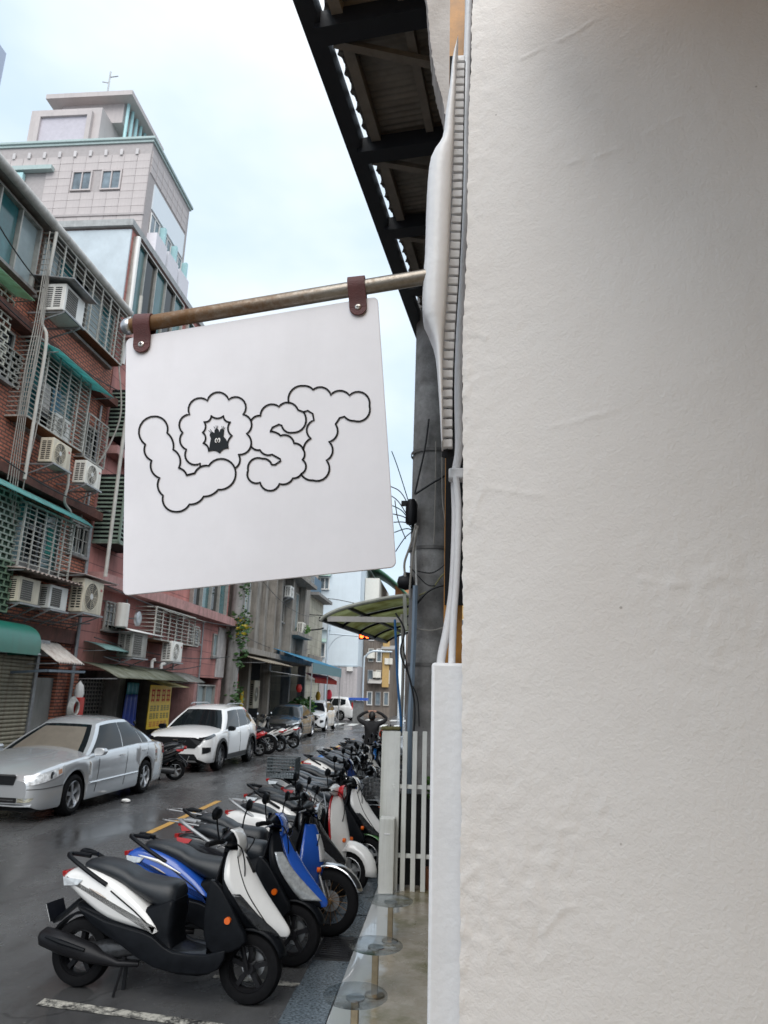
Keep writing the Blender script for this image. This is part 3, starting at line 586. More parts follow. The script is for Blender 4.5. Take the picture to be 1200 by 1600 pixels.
# ================================================================== utility pole and cables
POLEM, t, b, l = nodes_mat('pole_concrete'); c = N(t, 'ShaderNodeTexCoord').outputs['Object']
n1 = noise_n(t, c, 4, 7, 0.7); n2 = noise_n(t, c, 45, 4, 0.7); n3 = noise_n(t, c, 1.1, 5, 0.6)
col = mixc(t, ramp(t, n1, 0.3, 0.7, 0, 1), (0.20, 0.195, 0.19), (0.42, 0.415, 0.41)); col = mixc(t, ramp(t, n3, 0.42, 0.66, 0, 0.75), col, (0.06, 0.055, 0.048)); col = mixc(t, ramp(t, n2, 0.6, 0.72, 0, 0.6), col, (0.05, 0.05, 0.05))
l(col, b.inputs['Base Color']); b.inputs['Roughness'].default_value = 0.85
bb = N(t, 'ShaderNodeBump'); bb.inputs['Strength'].default_value = 0.5; bb.inputs['Distance'].default_value = 0.01; l(n2, bb.inputs['Height']); l(bb.outputs[0], b.inputs['Normal'])
PX0, PY0 = -0.25, 9.05
ut = thing('utility_pole', 'thick weathered concrete utility pole behind the white fence', 'utility pole', (PX0, PY0, 0))
MB().lathe([(0, 0.0), (0, 0.30), (2.0, 0.29), (6, 0.265), (9.5, 0.245), (9.5, 0)], (0, 0, 0), 'z', 28).build('shaft', POLEM, ut)
for z in (2.45, 3.9, 5.2):
    MB().lathe([(z - .02, 0.29), (z - .02, 0.296), (z + .02, 0.296), (z + .02, 0.29)], (0, 0, 0), 'z', 28).build('band', mat('grey_band', (0.16, 0.155, 0.15), 0.6, 0.4), ut)
CABLE = mat('black_cable', (0.015, 0.016, 0.017), 0.5, var=0.2); CABG = mat('green_cable', (0.01, 0.07, 0.06), 0.45, var=0.2); CABW = mat('grey_cable', (0.30, 0.28, 0.25), 0.6, var=0.2); CABB = mat('blue_cable', (0.03, 0.12, 0.28), 0.45, var=0.2)
PVC = mat('blue_grey_pvc', (0.20, 0.26, 0.33), 0.45, var=0.15, vs=3, streak=0.3, dirt=(0.1, 0.1, 0.1))
def wire(name, px, Y, r, m, label, cat='cable', group=None, k=6):
    P = spline([ony(a[0], a[1], (a[2] if len(a) > 2 else Y)) for a in px], k)
    return tag(MB().tube(P, r, 6).build(name, m), label, cat, group)
wire('drain_pipe', [(649, 915), (647, 990), (643, 1080), (640, 1150), (638, 1330)], 8.62, 0.034, PVC, 'blue grey plastic pipe standing in front of the concrete pole', 'pipe')
wire('drain_pipe', [(649, 780), (649, 850), (651, 920)], 8.66, 0.012, mat('white_pipe', (0.6, 0.6, 0.58), 0.5), 'thin white pipe above the blue grey pipe on the pole', 'pipe')
jx = thing('junction_box', 'small dark cable junction box on the left of the concrete pole', 'junction box', ony(643, 800, 8.68))
MB().lathe([(-.16, 0), (-.16, .06), (-.13, .075), (.10, .075), (.16, .05), (.16, 0)], (0, 0, 0), 'z', 14).build('body', BLACKM, jx)
MB().b(-.13, -.05, -.03, .03, .08, .14).build('bracket', BLACKM, jx, smooth=0)
jx2 = thing('junction_box', 'round black cable joint above the green awning by the pole', 'junction box', ony(634, 910, 8.72))
MB().lathe([(-.11, 0), (-.09, .07), (0, .10), (.09, .07), (.11, 0)], (0, 0, 0), 'x', 14).build('body', BLACKM, jx2)
MB().cyl((0, 0, -.05), (.02, 0, .12), .05).build('collar', BLACKM, jx2)
fan = [[(612, 705), (622, 732), (640, 790), (648, 825)], [(610, 760), (625, 768), (637, 788), (647, 822)], [(612, 775), (625, 787), (648, 826)], [(613, 790), (630, 800), (648, 828)], [(614, 803), (635, 810), (648, 830)], [(615, 816), (635, 817), (648, 832)], [(616, 832), (635, 826), (648, 830)], [(618, 862), (633, 840), (648, 828)], [(617, 782), (622, 812), (634, 842)]]
for i, q in enumerate(fan):
    wire('fan_cable', q, 8.75, 0.007, CABG if i % 3 == 0 else CABLE, ['dark green cable, topmost of the fan beside the sign', 'black cable, second of the fan beside the sign', 'black cable, third of the fan beside the sign', 'dark green cable, fourth of the fan beside the sign', 'black cable, fifth of the fan beside the sign', 'black cable, sixth of the fan beside the sign', 'dark green cable, seventh of the fan beside the sign', 'black cable, lowest of the fan beside the sign', 'black cable crossing the fan of cables beside the sign'][i], group='fan of cables on the pole')
wire('cable', [(650, 820), (642, 850), (632, 880), (634, 905)], 8.66, 0.016, CABW, 'thick pale cable dropping from the junction box to the black joint')
wire('cable', [(653, 822), (646, 860), (641, 910), (640, 935)], 8.64, 0.014, CABW, 'second pale cable dropping beside the blue grey pipe')
wire('cable', [(670, 655), (664, 700), (654, 745), (648, 772)], 8.7, 0.013, CABLE, 'dark cable slanting down the pole to the junction box')
wire('cable', [(705, 738), (680, 752), (655, 768), (648, 772)], 8.7, 0.015, CABLE, 'dark cable stretched from the wall edge to the junction box')
wire('cable', [(691, 680), (691, 770), (695, 810), (700, 840), (698, 900)], 8.68, 0.009, CABW, 'thin grey cable hanging down the right of the pole')
wire('cable', [(681, 690), (680, 780), (678, 850)], 8.7, 0.008, CABW, 'thin grey cable running straight down the middle of the pole')
wire('cable', [(650, 892), (675, 895), (695, 882), (706, 868)], 8.68, 0.009, CABLE, 'dark cable looped around the pole below the junction box')
wire('cable', [(640, 885), (665, 912), (680, 915)], 8.66, 0.008, CABLE, 'dark cable curling behind the blue grey pipe')
wire('cable', [(655, 930), (675, 920), (690, 900), (708, 885)], 8.68, 0.010, mat('olive_cable', (0.2, 0.19, 0.08), 0.6), 'olive cable sweeping up the pole towards the wall')
wire('cable', [(650, 945), (668, 925), (690, 915), (706, 918)], 8.66, 0.014, CABLE, 'thick dark cable bending around the pole at mid height')
wire('cable', [(648, 982), (675, 985), (700, 978)], 8.66, 0.008, CABW, 'pale cable tied around the pole beside the blue pipe')
wire('cable', [(617, 968), (619, 1010), (621, 1060), (626, 1120), (626, 1145)], 8.6, 0.016, CABB, 'bright blue cable hanging from the green awning')
wire('cable', [(618, 958), (632, 985), (626, 1020), (640, 1060), (648, 1105), (646, 1150)], 8.58, 0.012, CABLE, 'loose black cable hanging down in front of the blue grey pipe')
wire('cable', [(630, 1010), (640, 1060), (652, 1090), (655, 1135)], 8.6, 0.008, CABLE, 'thin black cable hanging over the fence post')
wire('drain_pipe', [(628, 960), (630, 1040), (626, 1150)], 8.75, 0.022, mat('mossy_pipe', (0.28, 0.27, 0.24), 0.7, streak=0.5), 'weathered grey pipe left of the blue grey pipe', 'pipe')
# ================================================================== green awning beyond the pole
AW = thing('curved_awning', 'curved green translucent awning projecting from the right', 'awning')
ADIR = ed.copy(); ALEN = 5.2
APX = [(645, 927), (610, 931), (575, 938), (545, 945), (522, 953), (507, 961), (501, 967)]
arch = spline([ony(x, y, 12.0) for x, y in APX], 4)
GRN = bpy.data.materials.new('mossy_polycarbonate'); GRN.use_nodes = True; t = GRN.node_tree; t.nodes.clear(); l = t.links.new
c = N(t, 'ShaderNodeTexCoord').outputs['Object']; nn = noise_n(t, c, 1.8, 6, 0.65)
cc = mixc(t, ramp(t, nn, 0.35, 0.65, 0, 1), (0.24, 0.26, 0.17), (0.12, 0.115, 0.06))
df = N(t, 'ShaderNodeBsdfDiffuse'); tl = N(t, 'ShaderNodeBsdfTranslucent'); ms = N(t, 'ShaderNodeMixShader'); ms.inputs[0].default_value = 0.62; ou = N(t, 'ShaderNodeOutputMaterial')
l(cc, df.inputs[0]); l(mixc(t, ramp(t, nn, 0.35, 0.65, 0, 1), (0.62, 0.66, 0.46), (0.32, 0.31, 0.15)), tl.inputs[0]); l(df.outputs[0], ms.inputs[1]); l(tl.outputs[0], ms.inputs[2]); l(ms.outputs[0], ou.inputs[0])
nA = len(arch)
for k in range(4):   # four sheets along the street
    mb = MB(); k0, k1 = ALEN * k / 4 + .02, ALEN * (k + 1) / 4 - .02
    mb.loft([[p + ADIR * k0 for p in arch], [p + ADIR * ((k0 + k1) / 2) for p in arch], [p + ADIR * k1 for p in arch]], closed=False); mb.build('panel', GRN, AW, solid=0.006, smooth=60)
FRM = mat('awning_frame', (0.30, 0.31, 0.27), 0.6, 0.2, var=0.25, streak=0.4)
for k in range(5): MB().tube([p + ADIR * (ALEN * k / 4) + Vector((0, 0, -.03)) for p in arch], 0.035 if k == 0 else 0.025, 8).build('rib', FRM if k == 0 else BLACKM, AW)
MB().bar(arch[-1], arch[-1] + ADIR * ALEN, 0.06, 0.07).build('eave_rail', BLACKM, AW, smooth=0)
MB().bar(arch[nA // 2] - Vector((0, 0, .05)), arch[nA // 2] - Vector((0, 0, .05)) + ADIR * ALEN, 0.05, 0.05).build('purlin', BLACKM, AW, smooth=0)
MB().bar(ony(512, 967, 12.02), ony(645, 969, 12.02), 0.05, 0.09).build('tie_beam', mat('pale_beam', (0.40, 0.39, 0.37), 0.6, 0.1, streak=0.4), AW, smooth=0)
MB().bar(ony(632, 928, 11.98), ony(634, 985, 11.98), 0.06, 0.06).build('wall_post', FRM, AW, smooth=0)
# ================================================================== white fence
FW = mat('fence_white', (0.74, 0.74, 0.70), 0.5, var=0.08, vs=4, streak=0.35, dirt=(0.25, 0.24, 0.13), bump=0.15, bs=30)
ft = thing('slatted_fence', 'white slatted gate closing the end of the raised pavement', 'fence', (0, 0, 0.1))
def slat(px0, px1, py0, py1, Y, th, name, par, m=FW, bev=0.004, dz=-0.1):
    a = ony((px0 + px1) / 2, py0, Y); b_ = ony((px0 + px1) / 2 - .02 * (py1 - py0), py1, Y); x0 = ony(px0, py0, Y).x; x1 = ony(px1, py0, Y).x
    return MB().b(x0, x1, Y, Y + th, b_.z + dz, a.z + dz).build(name, m, par, smooth=0, bevel=bev)
for x in (622.5, 633.5, 648.8, 664, 679): slat(x - 3.6, x + 3.6, 1143, 1394, 8.16, 0.03, 'slat', ft)
for y in (1228, 1336):
    a = ony(625, y, 8.20); MB().b(-0.62, 0.5, 8.195, 8.23, a.z - .125, a.z - .085).build('rail', FW, ft, smooth=0, bevel=0.003)
pt = thing('fence_post', 'tall white mossy fence post, the taller of the two beside the scooters', 'fence post', (0, 0, 0.1))
a = ony(597, 1141, 8.35); x0 = a.x; x1 = ony(624, 1141, 8.35).x
MB().b(x0, x1, 8.35, 8.50, 0, a.z - .1).build('block', FW, pt, smooth=0, bevel=0.012)
mo = MB(); mo.grid(lambda u, v: Vector((x0 - .01 + (x1 - x0 + .02) * u, 8.34 + .17 * v, a.z - .098 + .018 + .02 * noise.noise(Vector((u * 7, v * 5, 1))))), 10, 6); mo.build('moss_cap', mat('moss', (0.13, 0.12, 0.05), 0.95, var=0.4, vs=30, bump=0.8, bs=80), pt, solid=0.03)
p2t = thing('fence_post', 'short white post block at the pavement end, the lower of the two', 'fence post', (0, 0, 0.1))
a = ony(590, 1278, 7.98); x0 = ony(590, 1400, 7.98).x; x1 = ony(614, 1400, 7.98).x
MB().b(x0, x1, 7.98, 8.14, 0, a.z - .1).build('block', FW, p2t, smooth=0, bevel=0.010)
MB().b(x0 + .05, x0 + .11, 7.975, 7.982, a.z - .26, a.z - .245).build('scuff', CAP, p2t, smooth=0, bevel=0.002)
bw = MB().b(-0.56, 0.9, 8.42, 8.46, 0.1, 1.02).build('gate_shade_board', mat('gate_shade_black', (0.012, 0.012, 0.012), 0.8), smooth=0); tag(bw, 'added black board standing in for the shade behind the white gate slats', 'board')  # black board added for the shadowed space between gate and pole
# a few leaves behind the gate
LEAF = mat('leaf_green', (0.07, 0.17, 0.025), 0.5, var=0.4, vs=9)
def leafball(mb, c, r, n, s0, rng, flat=1.0):
    for i in range(n):
        v = Vector((rng.gauss(0, 1), rng.gauss(0, 1), rng.gauss(0, 1))).normalized() * r * rng.random() ** 0.4; v.z *= flat
        p = Vector(c) + v; d = Vector((rng.gauss(0, 1), rng.gauss(0, 1), rng.gauss(0, .6))).normalized(); u, w_ = basis(d); s_ = s0 * rng.uniform(.6, 1.3)
        mb.add([p - u * s_ * .5, p + w_ * s_ * .28, p + u * s_ * .6, p - w_ * s_ * .28], [(0, 1, 2, 3)])
pt_ = thing('potted_plant', 'small green plant behind the white gate', 'plant', (-0.18, 8.33, 0.0))
MB().cyl((0, 0, 0.1), (0, 0, 0.30), .07, .09).build('pot', mat('clay', (0.25, 0.1, 0.05), 0.8), pt_)
MB().tube([(0, 0, .3), (.02, 0, .7), (0, 0, 1.15)], .008).build('stem', LEAF, pt_)
mb = MB(); leafball(mb, (0, 0, 1.12), .13, 60, .07, R); mb.build('foliage', LEAF, pt_, smooth=0)
# ================================================================== clear stools
ACR = bpy.data.materials.new('clear_acrylic'); ACR.use_nodes = True; t = ACR.node_tree; t.nodes.clear(); l = t.links.new
n_ = noise_n(t, N(t, 'ShaderNodeTexCoord').outputs['Object'], 30, 4, .6); bb = N(t, 'ShaderNodeBump'); bb.inputs['Strength'].default_value = 0.25; bb.inputs['Distance'].default_value = 0.004; l(n_, bb.inputs['Height'])
tr_ = N(t, 'ShaderNodeBsdfTransparent'); tr_.inputs[0].default_value = (.80, .82, .83, 1); gl_ = N(t, 'ShaderNodeBsdfGlossy'); gl_.inputs['Roughness'].default_value = .04; fr_ = N(t, 'ShaderNodeFresnel'); fr_.inputs[0].default_value = 1.6; mx_ = N(t, 'ShaderNodeMixShader'); ou = N(t, 'ShaderNodeOutputMaterial')
ge_ = N(t, 'ShaderNodeNewGeometry'); l(bb.outputs[0], gl_.inputs['Normal']); l(math_n(t, 'MULTIPLY', fr_.outputs[0], math_n(t, 'SUBTRACT', 1.0, ge_.outputs['Backfacing'])), mx_.inputs[0]); l(tr_.outputs[0], mx_.inputs[1]); l(gl_.outputs[0], mx_.inputs[2]); l(mx_.outputs[0], ou.inputs[0])
BRZ = mat('bronze_post', (0.30, 0.24, 0.16), 0.3, 0.9, var=0.2, vs=20)
for i, (bx, by, lab) in enumerate([(585, 1556, 'middle'), (609, 1471, 'far'), (552, 1652, 'near')]):
    p = onz(bx, by, 0.10)
    st = thing('stool', {'middle': 'clear round stool on a bronze post, middle of the three', 'far': 'clear round stool on a bronze post, nearest the white gate', 'near': 'clear round stool cut off by the bottom edge of the picture'}[lab], 'stool', (p.x, p.y, 0.10), group='clear stools on the raised pavement')
    MB().lathe([(0.302, 0), (0.302, 0.182), (0.305, 0.186), (0.313, 0.186), (0.316, 0.182), (0.316, 0)], (0, 0, 0), 'z', 40).build('seat', ACR, st)
    MB().b(-.022, .022, -.022, .022, 0.012, 0.298).build('post', BRZ, st, smooth=0, bevel=0.003)
    MB().lathe([(0, 0), (0, .068), (.008, .068), (.012, .060), (.012, 0)], (0, 0, 0), 'z', 28).build('base', BRZ, st)
    MB().lathe([(0.290, 0), (0.290, .055), (.3005, .055), (.3005, 0)], (0, 0, 0), 'z', 24).build('top_plate', mat('steel_plate', (0.5, 0.5, 0.5), 0.35, 0.9), st)
# ================================================================== scooters and bicycles
def paint(name, col, rough=0.22): return mat('paint_' + name, col, rough, var=0.04, vs=4, coat=0.7, streak=0.06, dirt=(0.12, 0.11, 0.1))
SEATM = mat('seat_vinyl', (0.014, 0.017, 0.021), 0.34, var=0.35, vs=9, bump=0.25, bs=260)
WETSEAT = mat('grey_wet_seat', (0.055, 0.065, 0.078), 0.28, var=0.35, vs=8, bump=0.2, bs=200)
PLATE = mat('plate_white', (0.75, 0.75, 0.73), 0.4, var=0.03)
TYREP = lambda r, wd: [(-wd * .5, r * .66), (-wd * .56, r * .80), (-wd * .46, r * .93), (-wd * .2, r * .99), (0, r), (wd * .2, r * .99), (wd * .46, r * .93), (wd * .56, r * .80), (wd * .5, r * .66)]
def wheel(par, c, r=0.225, wd=0.10, rim=ALU, spokes=5, wire_=False, name='wheel', rimfrac=0.68):
    o = bpy.data.objects.new(name, None); COL.objects.link(o); o.parent = par; o.location = c; o.empty_display_size = .1
    MB().lathe(TYREP(r, wd), n=32).build('tyre', RUBBER, o)
    rr = r * rimfrac; m = MB()
    m.lathe([(-wd * .42, rr * 1.0), (-wd * .46, rr * .93), (-wd * .25, rr * .86), (wd * .25, rr * .86), (wd * .46, rr * .93), (wd * .42, rr * 1.0)], n=32)
    m.cyl((0, -wd * .45, 0), (0, wd * .45, 0), rr * (.12 if wire_ else .24), n=14)
    if wire_:
        for k in range(18):
            a = 2 * pi * k / 18; s_ = wd * .35 * (1 if k % 2 else -1)
            m.tube([(rr * .1 * cos(a + .9), s_, rr * .1 * sin(a + .9)), (rr * .9 * cos(a), 0, rr * .9 * sin(a))], 0.0022, 4)
    else:
        for k in range(spokes):
            a = 2 * pi * k / spokes + .3
            m.bar((rr * .15 * cos(a), 0, rr * .15 * sin(a)), (rr * .9 * cos(a), 0, rr * .9 * sin(a)), rr * .20, wd * .5, up=(0, 1, 0))
    m.build('rim', rim, o)
    return o
def pillow(prof, hw, rnd=0.35, k=3, y0=0.0, inset=None):
    """closed (x,z) outline swelled to half width hw with rounded shoulders"""
    P = spline([(x, z, 0) for x, z in prof], k, True); n = len(P)
    area = sum(P[i].x * P[(i + 1) % n].y - P[(i + 1) % n].x * P[i].y for i in range(n)); sg_ = 1 if area > 0 else -1
    nr = []
    for i in range(n):
        d = (P[(i + 1) % n] - P[i - 1]); d = d.normalized() if d.length > 1e-9 else Vector((1, 0, 0)); nr.append(Vector((d.y, -d.x, 0)) * sg_)
    ins = inset if inset is not None else min(0.045, hw * rnd)
    rings = []
    for (yy, ii) in ((-1, 1.0), (-.93, .5), (-.78, .14), (-.5, 0), (0, -.03), (.5, 0), (.78, .14), (.93, .5), (1, 1.0)):
        rings.append([(P[i].x - nr[i].x * ins * ii, y0 + hw * yy, P[i].y - nr[i].y * ins * ii) for i in range(n)])
    return MB().loft(rings)
def seat_loft(st):
    """stations (x, ztop, zbot, halfwidth)"""
    S = spline([(a, b_, c) for a, b_, c, d in st], 4); W_ = spline([(a, d, 0) for a, b_, c, d in st], 4); rings = []
    for s_, w_ in zip(S, W_):
        zt, zb_, hw = s_.y, s_.z, w_.y; ring = []
        for k in range(14):
            a = 2 * pi * k / 14; cx, cz = cos(a), sin(a); ex = abs(cx) ** .7 * (1 if cx > 0 else -1); ez = abs(cz) ** .75 * (1 if cz > 0 else -1)
            ring.append((s_.x, hw * ex, (zt + zb_) / 2 + (zt - zb_) / 2 * ez))
        rings.append(ring)
    return MB().loft(rings)
def apron(rows, u0, u1, off=0.0, nu=8, th=0.0):
    """front shield: rows (z, xfront, xback, halfw); u in -1..1 across"""
    Rw = spline([(a, b_, c) for a, b_, c, d in rows], 4); Ww = spline([(a, d, 0) for a, b_, c, d in rows], 4); n = len(Rw)
    def fn(i, u):
        z, xf, xb = Rw[i].x, Rw[i].y, Rw[i].z; w_ = Ww[i].y + off; return Vector((xf + off - (xf - xb) * abs(u) ** 1.8, w_ * u, z))
    uu0 = u0 if callable(u0) else (lambda t_: u0); uu1 = u1 if callable(u1) else (lambda t_: u1)
    rings = [[fn(i, uu0(i / (n - 1)) + (uu1(i / (n - 1)) - uu0(i / (n - 1))) * k / nu) for k in range(nu + 1)] for i in range(n)]
    return MB().loft(rings, closed=False)
def mirror(par, s, base=(.40, .22, 1.02), h=.20, out=.10, m=BLACKP):
    b0 = Vector((base[0], s * base[1], base[2])); b1 = b0 + Vector((-.01, s * out * .5, h * .6)); b2 = b0 + Vector((0, s * out, h))
    o = MB().tube(spline([b0, b1, b2], 4), 0.006, 6).build('mirror', m, par)
    h_ = MB(); h_.lathe([(-.012, 0), (-.012, .040), (-.004, .054), (.018, .040), (.026, 0)], (0, 0, 0), 'x', 18)
    h_.v = [(x, y * 1.25, z * .85) for x, y, z in h_.v]
    q = h_.build('mirror_head', m, o); q.location = b2; q.rotation_euler = (0, 0.1, s * 0.1)
    g_ = MB(); g_.add([(-.0135, .042 * 1.25 * cos(k * pi / 8), .042 * .85 * sin(k * pi / 8)) for k in range(16)], [tuple(range(16))])
    z = g_.build('mirror_glass', CHROME, o, smooth=0); z.location = b2; z.rotation_euler = (0, 0.1, s * 0.1)
def plate(par, p, tilt=0.5, txt=None):
    m = MB(); m.b(-.003, .003, -.10, .10, -.06, .06); o = m.build('licence_plate', PLATE, par, smooth=0, bevel=.002); o.location = p; o.rotation_euler = (0, tilt, 0); MB().b(.0035, .009, -.104, .104, -.064, .064).build('plate_backing', BLACKP, o, smooth=0); return o
def scooter(label, loc, rz, main, second=None, style='sport', lean=0.10, seatm=None, accent=None, group='scooters parked along the pavement', rack=False, steer=0.0, panel=None, name='scooter', scale=1.0):
    """x forward, y left.  Wheelbase 1.27"""
    t_ = thing(name, label, 'scooter', loc, rz, group); t_.rotation_euler = (-abs(lean), 0, rz); t_.scale = (scale,) * 3
    second = second or BLACKP; seatm = seatm or SEATM; panel = panel or main; ch = accent or BLACKP
    XR, XF = -0.64, 0.63
    rw = wheel(t_, (XR, 0, .225), rim=BLACKM if style == 'sport' else ALU, wd=.11)
    fwp = (XF, 0, .225)
    fw = wheel(t_, fwp, r=.225 if style != 'cub' else .275, wd=.10 if style != 'cub' else .075, rim=(mat('bronze_rim', (0.30, 0.17, 0.07), 0.4, 0.8, var=.2) if style == 'cub' else (BLACKM if style == 'sport' else ALU)), wire_=(style == 'cub'), rimfrac=.68 if style != 'cub' else .84)
    if style == 'cub': fw.location = (XF + .04, 0, .275)
    fw.rotation_euler = (0, 0, steer)
    # fork legs and front fender
    fk = MB()
    for s in (-1, 1): fk.tube([(fw.location.x, s * .065, fw.location.z), (fw.location.x - .10, s * .065, .52), (.44, s * .05, .70)], .016, 8)
    fk.build('fork', ALU if style != 'sport' else BLACKM, t_)
    MB().lathe([(.055, 0), (.055, .085), (.060, .085), (.060, 0)], fw.location, 'y', 20).build('brake_disc', ALU, t_)
    fr = fw.location.z + .035; rings = []
    a0, a1 = (20, 150) if style != 'vespa' else (-5, 165)
    for k in range(13):
        a = radians(a0 + (a1 - a0) * k / 12); hw_ = (.065 + .012 * sin(pi * k / 12)) * (1.35 if style == 'vespa' else 1); ring = []
        for j in range(7):
            q = -1 + j / 3; rr = fr + (.012 if style != 'vespa' else .05) * (1 - q * q) - (.05 if style == 'vespa' else .02) * abs(q) ** 3
            ring.append((fw.location.x + rr * cos(a), hw_ * q, fw.location.z + rr * sin(a)))
        rings.append(ring)
    MB().loft(rings, closed=False).build('front_fender', {'sport': BLACKP, 'cub': CHROME, 'vespa': main, 'modern': ch}[style], t_, solid=.004, smooth=60)
    # rear fender, swing unit, exhaust
    rings = []
    for k in range(11):
        a = radians(25 + 140 * k / 10); rings.append([(XR + (.25 + .01 * (1 - (q / 3) ** 2)) * cos(a), .07 * q / 3, .225 + (.25 + .012 * (1 - (q / 3) ** 2)) * sin(a)) for q in range(-3, 4)])
    MB().loft(rings, closed=False).build('rear_fender', BLACKP, t_, solid=.004, smooth=60)
    e = MB(); e.tube([(XR, .09, .225), (-.45, .10, .24), (-.18, .09, .27)], [.075, .085, .07], 12); e.tube([(XR + .06, -.06, .24), (-.40, -.07, .27), (-.18, -.05, .30)], [.05, .07, .06], 10); e.b(-.34, -.10, -.09, .10, .22, .40)
    e.build('engine', mat('engine_grey', (0.05, 0.052, 0.056), 0.45, 0.5, var=.4, vs=25), t_, bevel=.01)
    ex = MB(); ex.tube([(-.16, -.08, .20), (-.30, -.115, .20), (-.42, -.13, .23), (-.50, -.135, .25), (-.72, -.145, .30), (-.87, -.15, .335), (-.90, -.15, .34)], [.02, .022, .045, .062, .07, .062, .03], 14)
    exo = ex.build('exhaust', BLACKM, t_, smooth=60)
    MB().tube([(-.52, -.20, .285), (-.70, -.217, .325), (-.82, -.215, .35)], [.012, .018, .010], 8).build('heat_shield', CHROME if style in ('vespa', 'modern') else BLACKP, exo)
    MB().b(-.315, -.29, .02, .03, -.0, .22).tube([(-.30, -.12, .0), (-.26, -.10, .24)], .010, 6).build('stand', BLACKM, t_)
    # body
    tail = [(-.80, .735), (-.70, .79), (-.50, .765), (-.30, .68), (-.12, .56), (.0, .43), (-.06, .405), (-.20, .425), (-.42, .47), (-.62, .57), (-.78, .68)]
    if style == 'vespa': tail = [(-.82, .62), (-.78, .74), (-.55, .76), (-.25, .72), (-.04, .60), (-.02, .40), (-.14, .33), (-.40, .31), (-.66, .36), (-.80, .48)]
    if style == 'cub': tail = [(-.80, .70), (-.74, .76), (-.45, .74), (-.18, .66), (-.12, .50), (-.25, .44), (-.55, .50), (-.76, .62)]
    bo = pillow(tail, .165 if style != 'vespa' else .19, .5, inset=.05 if style != 'vespa' else .075).build('side_panel', panel, t_, smooth=50)
    pillow([(-.66, .56), (-.42, .52), (-.16, .56), (.0, .62), (.075, .62), (.085, .50), (.095, .33), (.34, .31), (.40, .22), (.30, .165), (-.02, .19), (-.30, .34), (-.56, .46)], .145, .3, 2, inset=.03).build('under_body', BLACKP, t_, smooth=50)
    MB().b(.06, .38, -.17, .17, .285, .312).build('floorboard', mat('foot_mat', (0.03, 0.035, 0.04), .4, var=.4, vs=20), t_, smooth=0, bevel=.01)
    sideskirt = [(-.62, .545), (-.40, .47), (-.10, .42), (.0, .38), (.12, .32), (.36, .32), (.50, .36), (.46, .24), (.30, .20), (.0, .215), (-.26, .33), (-.50, .44)]
    for s in (-1, 1): pillow(sideskirt, .022, .4, 2, y0=s * .168, inset=.010).build('side_skirt', BLACKP if style in ('sport',) else second, t_, smooth=50)
    if style in ('sport', 'modern'):   # dark crease and badge on the panel
        for s in (-1, 1):
            if main is BLUE: MB().tube([(-.70, s * .160, .735), (-.50, s * .172, .70), (-.30, s * .170, .62)], [.004, .014, .004], 6).build('stripe', WP_, bo)
            MB().tube([(-.40, s * .171, .66), (-.20, s * .170, .545), (-.03, s * .155, .425)], .005, 5).build('crease', DARK, bo)
            MB().tube([(-.57, s * .167, .665), (-.49, s * .170, .635), (-.43, s * .170, .61)], [.003, .008, .003], 5).build('badge', mat('badge', (0.25, 0.22, 0.2), .4, .6), bo)
    seat_loft([(-.68, .80, .775, .05), (-.66, .835, .765, .10), (-.52, .845, .735, .135), (-.36, .81, .685, .135), (-.26, .765, .64, .14), (-.12, .745, .58, .15), (.02, .735, .53, .135), (.07, .70, .56, .10)]).build('seat', seatm, t_, smooth=70)
    gr = MB()
    for s in (-1, 1): gr.tube(spline([(-.44, s * .165, .695), (-.56, s * .172, .755), (-.72, s * .16, .835), (-.795, s * .12, .865), (-.80, s * .06, .865), (-.74, s * .05, .862), (-.66, s * .05, .855)], 4), .016, 8)
    gr.build('grab_rail', BLACKP if style in ('sport', 'modern') else STEEL, t_)
    if rack:
        rk = MB()
        for s in (-1, 1): rk.tube([(-.60, s * .12, .83), (-.95, s * .12, .86), (-1.0, s * .06, .86)], .008, 6)
        for q in range(4): rk.tube([(-.66 - q * .09, -.12, .84 + q * .006), (-.66 - q * .09, .12, .84 + q * .006)], .006, 6)
        rk.build('rear_rack', STEEL, t_)
    tl_ = MB(); tl_.loft([[(-.80, y, z) for y, z in ((-.10, .70), (.10, .70), (.12, .755), (-.12, .755))], [(-.86, y, z) for y, z in ((-.06, .71), (.06, .71), (.07, .745), (-.07, .745))]]); tl_.build('tail_light', REDL, t_, bevel=.006)
    for s in (-1, 1):
        m = MB(); m.loft([[(-.77, s * .168, .67), (-.79, s * .165, .725), (-.63, s * .172, .715), (-.66, s * .176, .68)], [(-.80, s * .13, .68), (-.81, s * .13, .725), (-.66, s * .14, .72), (-.68, s * .14, .685)]]); m.build('rear_indicator', CLEAR if style == 'sport' else REDL, t_)
    MB().bar((-.70, 0, .56), (-.88, 0, .40), .10, .02).build('plate_hanger', BLACKP, t_, smooth=0)
    plate(t_, (-.90, 0, .47), -.45)
    # front
    rows = [(.43, .87, .62, .022), (.475, .88, .57, .065), (.57, .80, .51, .125), (.70, .68, .45, .175), (.82, .59, .42, .165), (.92, .52, .41, .11), (.96, .48, .41, .06)]
    if style == 'vespa': rows = [(.28, .60, .44, .10), (.40, .62, .45, .17), (.55, .61, .45, .20), (.70, .57, .43, .205), (.84, .53, .41, .17), (.93, .50, .40, .11), (.97, .48, .40, .06)]
    if style == 'cub': rows = [(.36, .56, .40, .17), (.48, .60, .42, .23), (.60, .60, .43, .24), (.72, .57, .43, .20), (.82, .53, .42, .13), (.90, .49, .41, .07)]
    cheek = lambda t__: .40 + .34 * t__
